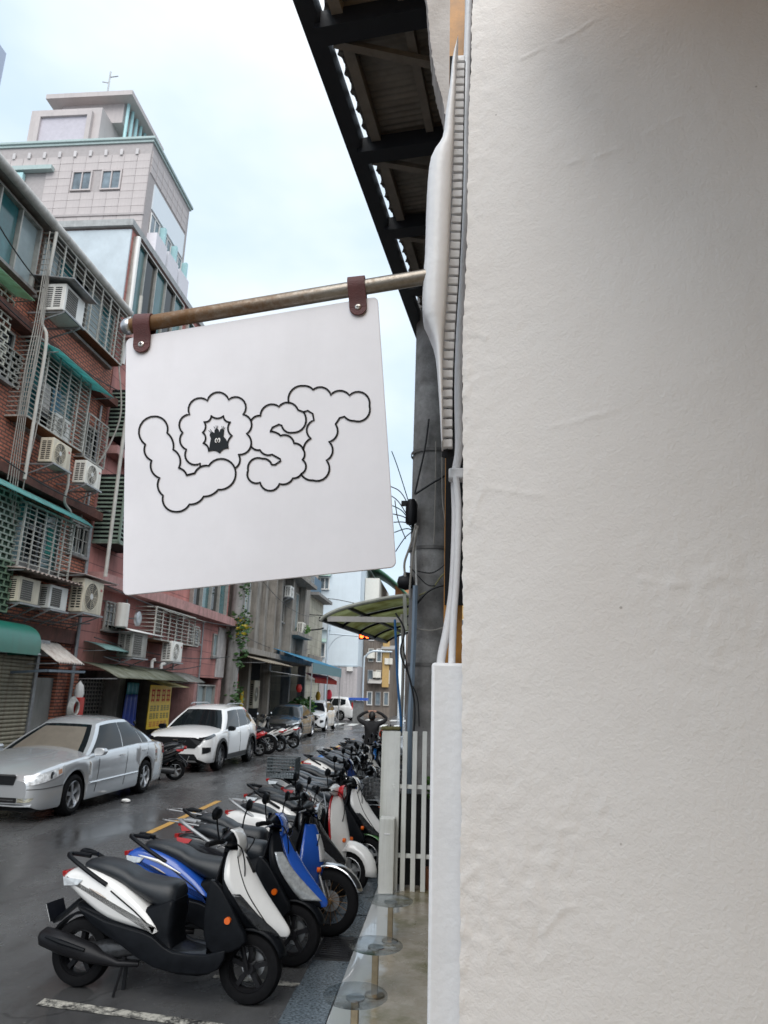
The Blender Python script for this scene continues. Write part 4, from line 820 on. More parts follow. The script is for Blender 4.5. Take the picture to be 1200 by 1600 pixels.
    if style in ('sport', 'modern'):
        apron(rows, -1, 1, 0, 16).build('shield_base', second, t_, solid=.012, smooth=60)
        for s in (-1, 1): pillow([(.34, .78), (.42, .74), (.50, .64), (.58, .52), (.64, .42), (.54, .35), (.40, .33), (.33, .44), (.32, .62)], .030, .4, 2, y0=s * .150, inset=.016).build('shield_cheek', second, t_, smooth=50)
        apron(rows, lambda q: -(1 if main is not BLUE else .62) * (.52 + .46 * min(1, q * 1.6)), lambda q: (1 if main is not BLUE else .62) * (.52 + .46 * min(1, q * 1.6)), .010, 14).build('front_panel', main, t_, solid=.008, smooth=60)
        for s in (-1, 1):
            apron(rows[0:4] if main is not BLUE else rows[1:5], lambda q: s * ((.42 if main is not BLUE else .34) + .34 * q), lambda q: s * (.80 + .10 * q), .018, 6).build('headlight', mat('smoked_headlamp', (.035, .037, .04), .05, .2, var=.5, vs=40, coat=0.6) if main is WP_ else CLEAR, t_, solid=.008, smooth=60)
    else:
        apron(rows, -1, 1, 0, 16).build('front_panel', main, t_, solid=.012, smooth=60)
        if style in ('vespa',):
            for s in (-1, 1):
                MB().tube([apron(rows, s * 1.0, s * 1.0, .004, 1).v[i] for i in range(0, 50, 2)], .012, 6).build('trim', ch, t_)
        if style == 'cub':
            apron(rows[2:5], -.35, .35, .010, 6).build('front_badge', mat('badge_white', (.6, .6, .6), .4), t_, solid=.004, smooth=60)
    if style in ('sport', 'modern'):
        fpn = apron(rows[4:6], -.16, .16, .016, 4).build('front_vent', DARK, t_, solid=.004, smooth=60)
        for s in (-1, 1): MB().tube([apron(rows, s * .60, s * .60, .015, 1).v[i] for i in range(8, 44, 2)], .004, 5).build('panel_seam', DARK, t_)
    cb = MB(); cb.tube(spline([(.44, -.18, 1.03), (.53, -.13, .99), (.56, -.09, .80), (.50, -.08, .55), (XF - .03, -.09, .30)], 4), .005, 5); cb.build('brake_cable', BLACKP, t_)
    cb = MB(); cb.tube(spline([(.44, .18, 1.03), (.54, .12, 1.02), (.50, .04, .92)], 4), .005, 5); cb.build('control_cable', BLACKP, t_)
    MB().b(-.005, .005, -.05, .05, -.03, .03).build('dashboard', GLASS, t_, smooth=0).location = (.35, 0, 1.07)
    # inner shield behind
    MB().loft([[(x, w_ * q, z) for q in (-1, -.5, 0, .5, 1)] for (z, x, w_) in ((.30, .36, .15), (.5, .36, .17), (.75, .37, .17), (.95, .40, .09))], closed=False).build('inner_shield', BLACKP, t_, solid=.012, smooth=60)
    for s in (-1, 1):
        MB().lathe([(-.02, 0), (-.02, .022), (.006, .024), (.014, .016), (.016, 0)], (.60 if style != 'sport' else .50, s * (.14 if style != 'sport' else .180), .54), 'x' if style != 'sport' else 'y', 14).build('front_indicator', ORANGE, t_)
    # handlebar
    hb = MB(); hb.loft([[(.41 + cx * a, y, 1.03 + cz * b_) for cx, cz in [(cos(k * pi / 5), sin(k * pi / 5)) for k in range(10)]] for y, a, b_ in ((-.19, .025, .025), (-.12, .045, .042), (0, .07, .075), (.12, .045, .042), (.19, .025, .025))])
    hb.build('handlebar_cowl', main if style == 'vespa' else BLACKP, t_, smooth=70)
    if style in ('sport', 'modern'):
        vz = MB(); vz.loft([[(.47 + dx - .9 * y * y, y, z) for y in (-.09, -.07, -.04, 0, .04, .07, .09)] for dx, z in ((.03, .93), (.035, .98), (.02, 1.04), (-.01, 1.085), (-.04, 1.10))], closed=False); vz.build('visor', main, t_, solid=.010, smooth=60)
    if style in ('vespa', 'cub'):
        hl = MB(); hl.lathe([(.0, 0), (.06, .055), (.10, .072), (.125, .075), (.125, .065)], (.40, 0, 1.02), 'x', 20); ho = hl.build('headlight', ch if style == 'vespa' else CHROME, t_)
        MB().lathe([(.11, .068), (.128, .05), (.135, 0)], (.40, 0, 1.02), 'x', 20).build('lens', CLEAR, ho)
    st_ = MB(); st_.tube([(.39, 0, .9), (.41, 0, 1.02)], .04, 10)
    st_.build('steering_stem', BLACKP, t_)
    for s in (-1, 1):
        MB().tube([(.41, s * .16, 1.03), (.385, s * .26, 1.035), (.36, s * .355, 1.03)], [.014, .018, .018], 10).build('grip', RUBBER, t_)
        MB().tube([(.43, s * .17, 1.03), (.45, s * .23, 1.025), (.42, s * .33, 1.01)], .006, 6).build('brake_lever', ALU, t_)
        mirror(t_, s, h=R.uniform(.17, .22), out=R.uniform(.07, .12))
    return t_
def helmet(label, loc, colr, vis=True):
    t_ = thing('helmet', label, 'helmet', loc); m = MB(); rings = []
    for i in range(10):
        ph = -pi * .18 + (pi * .68) * i / 9; rings.append([(.13 * cos(ph) * cos(a) * 1.1, .12 * cos(ph) * sin(a), .12 + .125 * sin(ph)) for a in [2 * pi * k / 20 for k in range(20)]])
    m.loft(rings); m.build('shell', colr, t_, smooth=70)
    MB().loft([[(.146 * cos(ph) * cos(a), .126 * cos(ph) * sin(a), .12 + .125 * sin(ph)) for a in [-1.0 + 2.0 * k / 10 for k in range(11)]] for ph in (-.4, -.1, .2, .45)], closed=False).build('visor', GLASS, t_, smooth=70)
    return t_
def bicycle(label, loc, rz, colr, basket=True, lean=0.12, group='bicycles among the scooters', name='bicycle', crate=False):
    t_ = thing(name, label, 'bicycle', loc, rz, group); t_.rotation_euler = (-abs(lean), 0, rz)
    for x in (-.50, .54): wheel(t_, (x, 0, .33), r=.33, wd=.04, rim=ALU, wire_=True, rimfrac=.93)
    f = MB()
    for a, c in [((-.08, 0, .29), (-.20, 0, .78)), ((-.08, 0, .29), (.36, 0, .72)), ((-.16, 0, .60), (.36, 0, .80)), ((-.50, .05, .33), (-.08, .03, .29)), ((-.50, -.05, .33), (-.08, -.03, .29)), ((-.50, .05, .33), (-.19, .02, .70)), ((-.50, -.05, .33), (-.19, -.02, .70)), ((.35, 0, .68), (.33, 0, .98))]: f.tube([a, c], .014, 8)
    f.build('frame', colr, t_); fk = MB()
    for s in (-1, 1): fk.tube(spline([(.36, 0, .70), (.40, s * .05, .60), (.46, s * .05, .45), (.54, s * .05, .33)], 3), .011, 6)
    fk.build('fork', ALU, t_)
    hb = MB(); hb.tube(spline([(.20, -.28, .98), (.34, -.2, 1.02), (.36, 0, 1.0), (.34, .2, 1.02), (.20, .28, .98)], 4), .012, 8); hb.build('handlebar', CHROME, t_)
    for s in (-1, 1): MB().tube([(.24, s * .26, .99), (.14, s * .29, .97)], .017, 8).build('grip', RUBBER, t_)
    seat_loft([(-.36, .86, .80, .06), (-.30, .88, .80, .10), (-.20, .87, .80, .08), (-.08, .86, .81, .03), (-.04, .85, .82, .015)]).build('saddle', SEATM, t_, smooth=70)
    for x, s in ((.54, 0), (-.50, 0)):
        rings = [[(x + (.36) * cos(a), .028 * q, .33 + (.36 - .008 * abs(q)) * sin(a)) for q in (-1, -.5, 0, .5, 1)] for a in [radians(10 + 150 * k / 12) for k in range(13)]]
        MB().loft(rings, closed=False).build('mudguard', ALU, t_, solid=.002, smooth=60)
    c = MB(); c.lathe([(.05, .08), (.056, .085), (.05, .09), (.045, .085)], (-.08, 0, .29), 'y', 18); c.tube([(-.08, .06, .29), (.0, .07, .15)], .01, 6); c.tube([(-.08, -.06, .29), (-.16, -.07, .43)], .01, 6); c.b(-.03, .05, .06, .14, .14, .165); c.b(-.19, -.11, -.14, -.06, .42, .445); c.build('crank', ALU, t_)
    if basket:
        bk = MB(); x0, x1, hw, z0, z1 = .42, .74, .19, .74, 1.0
        for k in range(6):
            z = z0 + (z1 - z0) * k / 5; g_ = .03 * (1 - k / 5); bk.tube([(x0 + g_, -hw + g_, z), (x1 - g_, -hw + g_, z), (x1 - g_, hw - g_, z), (x0 + g_, hw - g_, z)], .005 if k < 5 else .009, 5, closed=True)
        for k in range(9):
            q = -1 + k / 4; bk.tube([(x0, hw * q, z1), (x0 + .03, (hw - .03) * q, z0), (x1 - .03, (hw - .03) * q, z0), (x1, hw * q, z1)], .004, 4)
            xx = x0 + (x1 - x0) * k / 8; bk.tube([(xx, -hw, z1), (xx, -hw + .03, z0), (xx, hw - .03, z0), (xx, hw, z1)], .004, 4)
        bk.build('basket', mat('basket_wire', (.25, .25, .25), .4, .7), t_)
    return t_
WP_ = paint('white', (.80, .79, .77)); BLUE = paint('blue', (.015, .085, .42)); DBLUE = paint('dark_blue', (.012, .03, .12)); SILV = mat('paint_silver', (.36, .39, .42), .3, .75, var=.05, coat=.6); GREY = paint('grey', (.12, .13, .14)); BLK = paint('black', (.012, .012, .014)); RED = paint('red', (.45, .015, .02)); CYAN = paint('sky_blue', (.01, .17, .55)); GRN2 = paint('green', (.03, .16, .02)); IVORY = paint('ivory', (.62, .60, .55))
S1 = scooter('white and black scooter, nearest the camera, with its rear to the road', (-2.00, 5.50, 0), radians(-4), WP_, style='sport', lean=.06)
scooter('blue scooter with blue tail and white stripes, right behind the nearest white one', (-1.86, 6.22, 0), radians(-3), BLUE, second=BLACKP, style='sport', lean=.10, panel=BLUE)
scooter('blue motorcycle with bronze wire wheel and chrome front fender', (-1.74, 6.98, 0), radians(-5), BLUE, style='cub', lean=.12, rack=True, panel=BLK)
scooter('black scooter with chrome rack squeezed between blue motorcycle and red trimmed scooter', (-1.92, 7.62, 0), radians(-2), BLK, style='modern', lean=.10, rack=True)
scooter('white retro scooter with round red rimmed headlight', (-1.70, 8.35, 0), radians(-8), WP_, style='vespa', lean=.12, accent=RED, panel=WP_)
scooter('white scooter with green front fender beside the fence post', (-1.60, 9.10, 0), radians(-6), WP_, style='modern', lean=.12, accent=GRN2, panel=WP_)
bicycle('grey bicycle with wire basket beside the white fence post', (-1.50, 9.95, 0), radians(-12), SILV, True, .10)
scooter('grey scooter with a large mesh crate behind the retro scooter', (-1.55, 10.6, 0), radians(-3), GREY, style='modern', lean=.10, seatm=WETSEAT, rack=True)
ck = thing('mesh_crate', 'grey mesh crate standing on the rear rack of a scooter', 'crate', (-2.37, 10.6, 0.88)); mb = MB()
for k in range(7):
    z = .02 + .26 * k / 6; mb.tube([(-.20, -.17, z), (.20, -.17, z), (.20, .17, z), (-.20, .17, z)], .006, 4, closed=True)
for k in range(11):
    x = -.20 + .40 * k / 10; mb.tube([(x, -.17, .28), (x, -.17, .02), (x, .17, .02), (x, .17, .28)], .005, 4); y = -.17 + .34 * k / 10; mb.tube([(-.20, y, .28), (-.20, y, .02), (.20, y, .02), (.20, y, .28)], .005, 4)
mb.build('mesh', mat('crate_plastic', (.10, .12, .13), .5), ck)
MB().b(-.195, .195, -.165, .165, .012, .02).build('floor', mat('crate_plastic', (.10, .12, .13), .5), ck, smooth=0)
bicycle('dark bicycle with basket, second beyond the grey basket bicycle', (-1.42, 11.2, 0), radians(-10), BLK, True, .12)
scooter('black scooter with red lamp squeezed beside the mesh crate', (-1.85, 9.72, 0), radians(-5), BLK, style='sport', lean=.1, panel=BLK)
scooter('dark blue scooter between the dark bicycle and the silver scooter', (-2.0, 11.5, 0), radians(-4), DBLUE, style='sport', lean=.1, panel=GREY, seatm=WETSEAT)
scooter('black scooter between the silver scooter and the dark grey one', (-1.9, 12.5, 0), radians(-6), BLK, style='modern', lean=.1)
scooter('grey scooter just before the sky blue one', (-1.85, 15.05, 0), radians(-5), GREY, style='modern', lean=.1, seatm=WETSEAT)
scooter('black scooter just beyond the sky blue one', (-1.95, 16.15, 0), radians(-3), BLK, style='sport', lean=.1, seatm=WETSEAT)
scooter('dark scooter just beyond the black one with the helmet', (-1.9, 18.25, 0), radians(-5), GREY, style='sport', lean=.1)
scooter('silver scooter with wet grey seat beyond the mesh crate', (-1.95, 12.0, 0), radians(-2), SILV, style='modern', lean=.10, seatm=WETSEAT, panel=SILV)
scooter('dark grey scooter with red tail beyond the silver one', (-2.0, 13.0, 0), radians(-5), GREY, style='sport', lean=.10, seatm=WETSEAT, panel=RED)
bicycle('silver bicycle with dark basket halfway along the row', (-1.38, 13.7, 0), radians(-8), SILV, True, .12)
scooter('white tailed scooter with grey seat halfway along the row', (-2.05, 14.5, 0), radians(-3), WP_, style='modern', lean=.10, seatm=WETSEAT, panel=WP_)
scooter('bright sky blue scooter near the far end of the row', (-2.0, 15.6, 0), radians(-4), CYAN, style='sport', lean=.10, seatm=WETSEAT, panel=CYAN, second=CYAN)
scooter('dark blue scooter beyond the sky blue one', (-1.9, 16.7, 0), radians(-6), DBLUE, style='modern', lean=.10)
scooter('black scooter with orange red helmet on its mirror', (-1.85, 17.7, 0), radians(-3), BLK, style='modern', lean=.10)
helmet('orange red helmet with dark visor hung on a black scooter', (-1.55, 17.7, 1.02), mat('helmet_red', (.55, .06, .02), .25, coat=.6, var=.1))
helmet('small white and red helmet hanging on the blue motorcycle handlebar', (-1.44, 6.55, .84), mat('helmet_white', (.7, .68, .66), .25, coat=.6, var=.05)).scale = (.62,) * 3
scooter('silver scooter second from the far end of the row', (-1.85, 18.8, 0), radians(-4), SILV, style='modern', lean=.10)
scooter('black scooter under the person in black', (-2.05, 20.1, 0), radians(-2), BLK, style='modern', lean=.0)
# ---- left side of the street
scooter('dark red scooter parked between the silver sedan and the white car', (-6.95, 16.75, 0), radians(196), RED, style='modern', lean=-.10, group='scooters by the parked cars', panel=BLK)
scooter('red and white scooter just behind the white car', (-6.75, 23.6, 0), radians(186), RED, style='modern', lean=-.08, group='scooters by the parked cars', panel=RED)
bicycle('black bicycle standing behind the red and white scooter', (-6.55, 24.5, 0), radians(176), BLK, False, -.1, group='bicycles across the street')
scooter('white scooter, nearest of the two before the dark grey car', (-6.55, 25.8, 0), radians(172), WP_, style='modern', lean=-.08, group='scooters by the parked cars', panel=WP_)
scooter('white and grey scooter, nearest the dark grey car', (-6.45, 27.5, 0), radians(176), IVORY, style='modern', lean=-.08, group='scooters by the parked cars', panel=WP_)
# ================================================================== cars (x forward, y left)
def car_wheel(par, c, r, rim, spokes, wd=.20, s=1):
    o = bpy.data.objects.new('wheel', None); COL.objects.link(o); o.parent = par; o.location = c; o.empty_display_size = .1
    MB().lathe(TYREP(r, wd), n=36).build('tyre', RUBBER, o)
    rr = r * .68; m = MB(); m.lathe([(-wd * .45, rr), (-wd * .5, rr * .94), (-wd * .1, rr * .88), (wd * .1, rr * .88), (wd * .5, rr * .94), (wd * .45, rr)], n=36)
    yo = s * wd * .36
    m.lathe([(yo - .03 * s, 0), (yo + .01 * s, 0), (yo + .006 * s, rr * .17), (yo - .02 * s, rr * .2)], n=16)
    for k in range(spokes):
        a = 2 * pi * k / spokes + .2; d = Vector((cos(a), 0, sin(a))); q = Vector((-sin(a), 0, cos(a)))
        a0, a1 = d * rr * .13, d * rr * .93; w0, w1 = rr * .11, rr * .17
        P = [a0 - q * w0 + Vector((0, yo - .012 * s, 0)), a0 + q * w0 + Vector((0, yo - .012 * s, 0)), a1 + q * w1 + Vector((0, yo - .02 * s, 0)), a1 - q * w1 + Vector((0, yo - .02 * s, 0))]
        m.hexa(P + [p + Vector((0, .018 * s, 0)) for p in P])
    m.build('rim', rim, o)
    MB().lathe([(yo - .075 * s, 0), (yo - .075 * s, rr * .9)], n=24).build('brake', mat('brake_dark', (.02, .02, .02), .6, .5), o)
    return o
def car(label, loc, rz, P, paintm, group='cars parked along the left side', name='parked_car'):
    t_ = thing(name, label, 'car', loc, rz, group)
    Lh = P['L'] / 2; W = P['W'] / 2; wr = P['wr']; xf = Lh - P['fo']; xr = xf - P['wb']; ar = wr + P.get('gap', .055); sill = P['sill']
    zs_t, zt_t = P['zs'], P['zt']
    def hw(x):
        d = Lh - x; d2 = x + Lh
        f = itps(min(d, 1.2), [(0, .70), (.05, .80), (.14, .885), (.35, .955), (.8, .995), (1.2, 1)]); g_ = itps(min(d2, 1.2), [(0, .76), (.05, .84), (.14, .90), (.35, .955), (.8, .99), (1.2, 1)])
        return W * min(f, g_)
    def zbot(x):
        z = sill
        for xa in (xf, xr):
            if abs(x - xa) < ar: z = max(z, wr + sqrt(ar * ar - (x - xa) ** 2))
        d = min(Lh - x, x + Lh)
        if d < .25: z = max(z, sill + .10 * (1 - d / .25) ** 2)
        return z
    def zs(x): return itps(x, zs_t)
    def zt(x): return itps(x, zt_t)
    KK = [(0, -.035), (.06, -.008), (.22, .0), (.45, .008), (.62, .004), (.80, -.004), (.92, -.02), (.98, -.045), (1.0, -.085)]
    def side(x, k):     # k 0..1 bottom..shoulder
        zb_, z1 = zbot(x), zs(x); return Vector((x, hw(x) + itp(k, KK), zb_ + (z1 - zb_) * k))
    def sidez(x, z, off=0.0):
        zb_, z1 = zbot(x), zs(x); k = max(0, min(1, (z - zb_) / (z1 - zb_))); e = .02
        p = side(x, k); y = p.y; nx = -(side(min(Lh, x + e), k).y - side(max(-Lh, x - e), k).y) / (2 * e); n = Vector((nx, 1, 0)).normalized()
        return Vector((x, y, z)) + n * off
    xs = sorted(set([Lh, Lh - .015, Lh - .05, Lh - .09, Lh - .14, Lh - .22, Lh - .3, -Lh, -Lh + .02, -Lh + .06, -Lh + .12, -Lh + .2, -Lh + .3] + [xa + ar * cos(pi * k / 16) * .999 for xa in (xf, xr) for k in range(17)] + [xa + s * (ar + .003) for xa in (xf, xr) for s in (-1, 1)] + [-Lh + .4 + (P['L'] - .8) * k / 22 for k in range(23)]))
    rings = []
    for x in xs:
        h = [side(x, k) for k, _ in KK]; w5 = h[-1].y; z1, z2 = zs(x), zt(x)
        top = [Vector((x, w5 * q, z1 + (z2 - z1) * (1 - q ** 2.2))) for q in (.9, .72, .5, .25, 0)]
        half = h + top; rings.append(half + [Vector((p.x, -p.y, p.z)) for p in reversed(half[:-1])])
    mb = MB(); mb.loft(rings, closed=False)
    n = len(rings[0])
    for ri in (0, -1): mb.add(rings[ri], [tuple(range(n))])
    body = mb.build('body', paintm, t_, smooth=42)
    # dark underside and wheel wells
    un = MB(); un.b(-Lh + .12, Lh - .14, -W + .16, W - .16, sill - .02, .55)
    un.build('underbody', DARK, t_, smooth=0)
    for xa in (xf, xr):
        for s in (-1, 1):
            car_wheel(t_, (xa, s * (W - .12), wr), wr, P['rim'], P['spokes'], s=s)
            if P.get('clad'):
                rg = [[Vector((xa + rr * cos(a), s * (W + yy), wr + rr * sin(a))) for rr, yy in ((ar + .07, .012), (ar + .06, .022), (ar - .004, .022), (ar - .004, -.05))] for a in [radians(-12 + 204 * k / 20) for k in range(21)]]
                MB().loft(rg, closed=False).build('arch_cladding', BLACKP, t_)
    # greenhouse
    cf, cr_, rf, rr_ = P['cowl'], P['deck'], P['rf'], P['rr']; H = P['H']; wrf = P['wroof']
    def gx(u, q): return (cf + (rf - cf) * q) * (1 - u) + (cr_ + (rr_ - cr_) * q) * u
    def gz(u, q): return (zs(cf) * (1 - u) + zs(cr_) * u - .02) * (1 - q) + (H - .045 - P.get('arch', .06) * abs(2 * u - 1) ** 3) * q
    def gy(u, q): return ((W - .075) * (1 - q) + wrf * q) + .035 * sin(pi * q) - .07 * (2 * u - 1) ** 4 * (0.4 + .6 * q)
    def gs_(u, q, off=0): return Vector((gx(u, q), gy(u, q) + off, gz(u, q) + off * .25))
    def gf(v, q, off=0, u=0): s = 1 if u == 0 else -1; return Vector((gx(u, q) + s * (P.get('bulge', .10) * (1 - v * v) * (1 - .3 * q) + off), gy(u, q) * v, gz(u, q) + .02 * (1 - v * v) * q + off * .6))
    g = MB()
    for s in (-1, 1): g.grid(lambda u, v: Vector((gs_(u, v).x, s * gs_(u, v).y, gs_(u, v).z)), 20, 8)
    g.grid(lambda u, v: gf(2 * u - 1, v), 14, 8); g.grid(lambda u, v: gf(2 * u - 1, v, 0, 1), 14, 8)
    def roof(u, v):
        v2 = 2 * v - 1; y = gy(u, 1) * v2; bl = P.get('bulge', .10) * .7 * (1 - v2 * v2); return Vector((gx(u, 1) + bl * ((1 - u) - u), y, gz(u, 1) + .02 * (1 - v2 * v2) + .045 * (1 - (2 * u - 1) ** 4) * (1 - abs(v2) ** 3)))
    g.grid(roof, 16, 14)
    g.build('cabin', P.get('cabin', paintm), t_, smooth=50)
    glass = P.get('glass', GLASS)
    def patch4(name, c4, fn, m, nu=8, nv=5, off=.006, par=t_):
        (a, b_, c, d) = c4
        mb = MB(); mb.grid(lambda u, v: fn(*[(a[i] * (1 - u) + b_[i] * u) * (1 - v) + (d[i] * (1 - u) + c[i] * u) * v for i in (0, 1)], off), nu, nv); return mb.build(name, m, par, smooth=60)
    ws = patch4('windscreen', [(-.93, .03), (.93, .03), (.88, .95), (-.88, .95)], lambda v, q, o: gf(v, q, o), glass, 14, 6)
    if P.get('shade'):
        patch4('sunshade', [(-.80, .10), (.80, .10), (.74, .86), (-.72, .86)], lambda v, q, o: gf(v, q, o), P['shade'], 14, 6, .010, ws)
    patch4('rear_window', [(-.88, .12), (.88, .12), (.82, .92), (-.82, .92)], lambda v, q, o: gf(v, q, o, 1), glass, 14, 6)
    for s in (-1, 1):
        for wn in P['win']:
            patch4('side_window', wn, lambda u, q, o: Vector((gs_(u, q, o).x, s * gs_(u, q, o).y, gs_(u, q, o).z)), glass, 8, 5)
        if P.get('trim'):
            MB().tube([Vector((gs_(u, .03, .008).x, s * gs_(u, .03, .008).y, gs_(u, .03, .008).z)) for u in [.02 + .9 * k / 12 for k in range(13)]], .010, 6).build('window_trim', P['trim'], t_)
        # seams, handles, moulding
        sm = MB()
        for xd in P['seams']: sm.tube([Vector((p.x, s * p.y, p.z)) for p in [sidez(xd + P.get('slant', 0) * k / 7, sill + .10 + (zs(xd) - .03 - sill - .10) * k / 7, .001) for k in range(8)]], .005, 4)
        sm.build('door_seam', DARK, t_)
        for xh in P['handles']:
            p = sidez(xh, zs(xh) - .13, .0); MB().tube([(xh - .09, s * (p.y + .010), p.z), (xh - .04, s * (p.y + .028), p.z + .004), (xh + .04, s * (p.y + .028), p.z + .004), (xh + .09, s * (p.y + .010), p.z)], .013, 8).build('door_handle', P.get('hmat', paintm), t_)
        if P.get('mould'):
            MB().tube([Vector((p.x, s * p.y, p.z)) for p in [sidez(xr + ar + .05 + (P['wb'] - 2 * ar - .1) * k / 14, P['mould'], .004) for k in range(15)]], .020, 6).build('side_moulding', P.get('mouldm', paintm), t_)
        if P.get('clad'):
            MB().loft([[Vector((p.x, s * p.y, p.z)) for p in [sidez(x, sill + .01 + (.13) * q, .012) for q in (0, .5, 1)]] for x in [xr + ar + (P['wb'] - 2 * ar) * k / 10 for k in range(11)]], closed=False).build('sill_cladding', BLACKP, t_)
        if P.get('bump'): MB().tube([Vector((p.x, s * p.y, p.z)) for p in [sidez(min(Lh - .003, xf + ar + .01 + (Lh - xf - ar - .01) * k / 12), P['bump'] + .02 * (1 - k / 12), .001) for k in range(13)]], .005, 4).build('bumper_seam', DARK, t_)
        mp = sidez(cf - .18, zs(cf) - .0, 0); mo = MB(); mo.loft([[(cf - .22 + dx, s * (W - .02 + yy), zs(cf) + .045 + .075 * zz) for yy, zz in ((0, -.6), (.03, -.9), (.16, -.75), (.20, 0), (.17, .75), (.04, .9), (0, .5))] for dx in (-.04, .02, .09)]); mo.build('wing_mirror', P.get('mirm', paintm), t_, bevel=.012)
        hl = P['lamp']
        mb = MB(); mb.grid(lambda u, v: (lambda q: Vector((q.x, s * q.y, q.z)))(sidez(min(Lh - .004, Lh + itp(u, [(0, hl[0]), (1, hl[1])])), itp(u, [(0, hl[2]), (1, hl[3])]) * (1 - v) + itp(u, [(0, hl[4]), (1, hl[5])]) * v, .008)), 12, 5); lo = mb.build('headlight', P.get('lampm', CLEAR), t_, smooth=60)
        if P.get('lamp_in'):
            mb = MB(); mb.grid(lambda u, v: (lambda q: Vector((q.x, s * q.y, q.z)))(sidez(Lh + hl[0] + (hl[1] - hl[0]) * (.80 + .16 * u), (itp(.8 + .16 * u, [(0, hl[2]), (1, hl[3])]) * (.8 - .6 * v) + itp(.8 + .16 * u, [(0, hl[4]), (1, hl[5])]) * (.2 + .6 * v)), .011)), 6, 4); mb.build('indicator', mat('amber_clear', (.62, .36, .24), .15, .2, coat=.8), lo, smooth=60)
            MB().lathe([(.0, 0), (.004, .05), (.0, .058)], (lambda q: (q.x, s * q.y + s * .003, q.z))(sidez(Lh + hl[0] + (hl[1] - hl[0]) * .55, itp(.55, [(0, (hl[2] + hl[4]) / 2), (1, (hl[3] + hl[5]) / 2)]), .008)), 'y', 18).build('projector', mat('lamp_dark', (.12, .13, .14), .1, .6, coat=1.0), lo)
        if P.get('fog2'):
            f2 = P['fog2']; mb = MB(); mb.grid(lambda u, v: (lambda q: Vector((q.x, s * q.y, q.z)))(sidez(Lh + f2[0] + (f2[1] - f2[0]) * u, itp(u, [(0, f2[2]), (1, f2[3])]) * (1 - v) + itp(u, [(0, f2[4]), (1, f2[5])]) * v, .008)), 8, 4); mb.build('side_intake', MESHG, t_, smooth=60)
        tl_ = P['tail']
        mb = MB(); mb.grid(lambda u, v: (lambda q: Vector((q.x, s * q.y, q.z)))(sidez(max(-Lh + .004, -Lh + tl_[0] + (tl_[1] - tl_[0]) * u), tl_[2] + (tl_[3] - tl_[2]) * v, .010)), 8, 4); mb.build('tail_light', REDL, t_, smooth=60)
        if P.get('rails'): MB().tube([(roof(.12, .07).x, s * (wrf - .07), H + .01), (roof(.2, .07).x, s * (wrf - .06), H + .045), (roof(.8, .07).x, s * (wrf - .06), H + .045), (roof(.9, .07).x, s * (wrf - .07), H + .0)], .016, 8).build('roof_rail', ALU, t_)
    def front(name, poly, m, d=.012, off=.002, par=t_):   # polygon in (y, z) on the nose
        def nx(y, z):
            # find x on the body where half width equals |y|
            a, b_ = Lh - .6, Lh
            zz = min(max(z, sill + .05), 2)
            for _ in range(18):
                mid = (a + b_) / 2
                if hw(mid) - .01 > abs(y): a = mid
                else: b_ = mid
            return a
        pts = []; n_ = len(poly)
        for i in range(n_):
            (y0, z0), (y1, z1) = poly[i], poly[(i + 1) % n_]
            for k in range(6): pts.append((y0 + (y1 - y0) * k / 6, z0 + (z1 - z0) * k / 6))
        V = [Vector((nx(y, z) + off, y, z)) for y, z in pts]; c = Vector((sum(v.x for v in V) / len(V), sum(v.y for v in V) / len(V), sum(v.z for v in V) / len(V)))
        mx_ = max(v.x for v in V); mb = MB(); mb.prism(V, (d, 0, 0)); return mb.build(name, m, par, smooth=0)
    for nm, poly, m, d in P['front']: front(nm, poly, m, d)
    if P.get('plate'):
        y, z = P['plate']; po = MB().b(Lh + .014, Lh + .024, y - .19, y + .19, z - .08, z + .08).build('licence_plate', PLATE, t_, smooth=0, bevel=.003)
        if P.get('ptext'):
            cu = bpy.data.curves.new('plate_text', 'FONT'); cu.body = P['ptext']; cu.size = .105; cu.align_x = 'CENTER'; cu.align_y = 'CENTER'; cu.extrude = .0008; to = bpy.data.objects.new('plate_text', cu); COL.objects.link(to)
            dg = bpy.context.evaluated_depsgraph_get(); me = bpy.data.meshes.new_from_object(to.evaluated_get(dg)); bpy.data.objects.remove(to); me.materials.clear(); me.materials.append(mat('plate_red', (.6, .03, .06), .5, var=0)); tm = bpy.data.objects.new('plate_text', me); COL.objects.link(tm); tm.parent = po
            tm.location = (Lh + .0262, y, z); tm.rotation_euler = (pi / 2, 0, pi / 2)
    wp = MB()
    for y in (-.35, .30): wp.tube([gf(y / .8 - .1, .03, .02), gf(y / .8 + .35, .10, .018), gf(min(.8, y / .8 + .75), .12, .016)], .008, 5)
    wp.build('wiper', BLACKP, t_)
    return t_
SILVER = mat('silver_car_paint', (.60, .62, .64), .27, .55, var=0, vs=1, coat=.9)
WCAR = mat('white_car_paint', (.82, .82, .82), .2, var=.02, vs=2, coat=.8)
GCAR = mat('grey_car_paint', (.055, .058, .062), .25, .5, var=.04, coat=.8)
ALLOY = mat('alloy', (.55, .56, .58), .28, .9, var=.1)
DALLOY = mat('dark_alloy', (.10, .10, .105), .35, .8, var=.1)
MESHG = mat('grille_dark', (.012, .013, .015), .45, .3, var=.5, vs=60)
SHADE = mat('tan_sunshade', (.19, .165, .135), .42, .25, var=.10, vs=6)
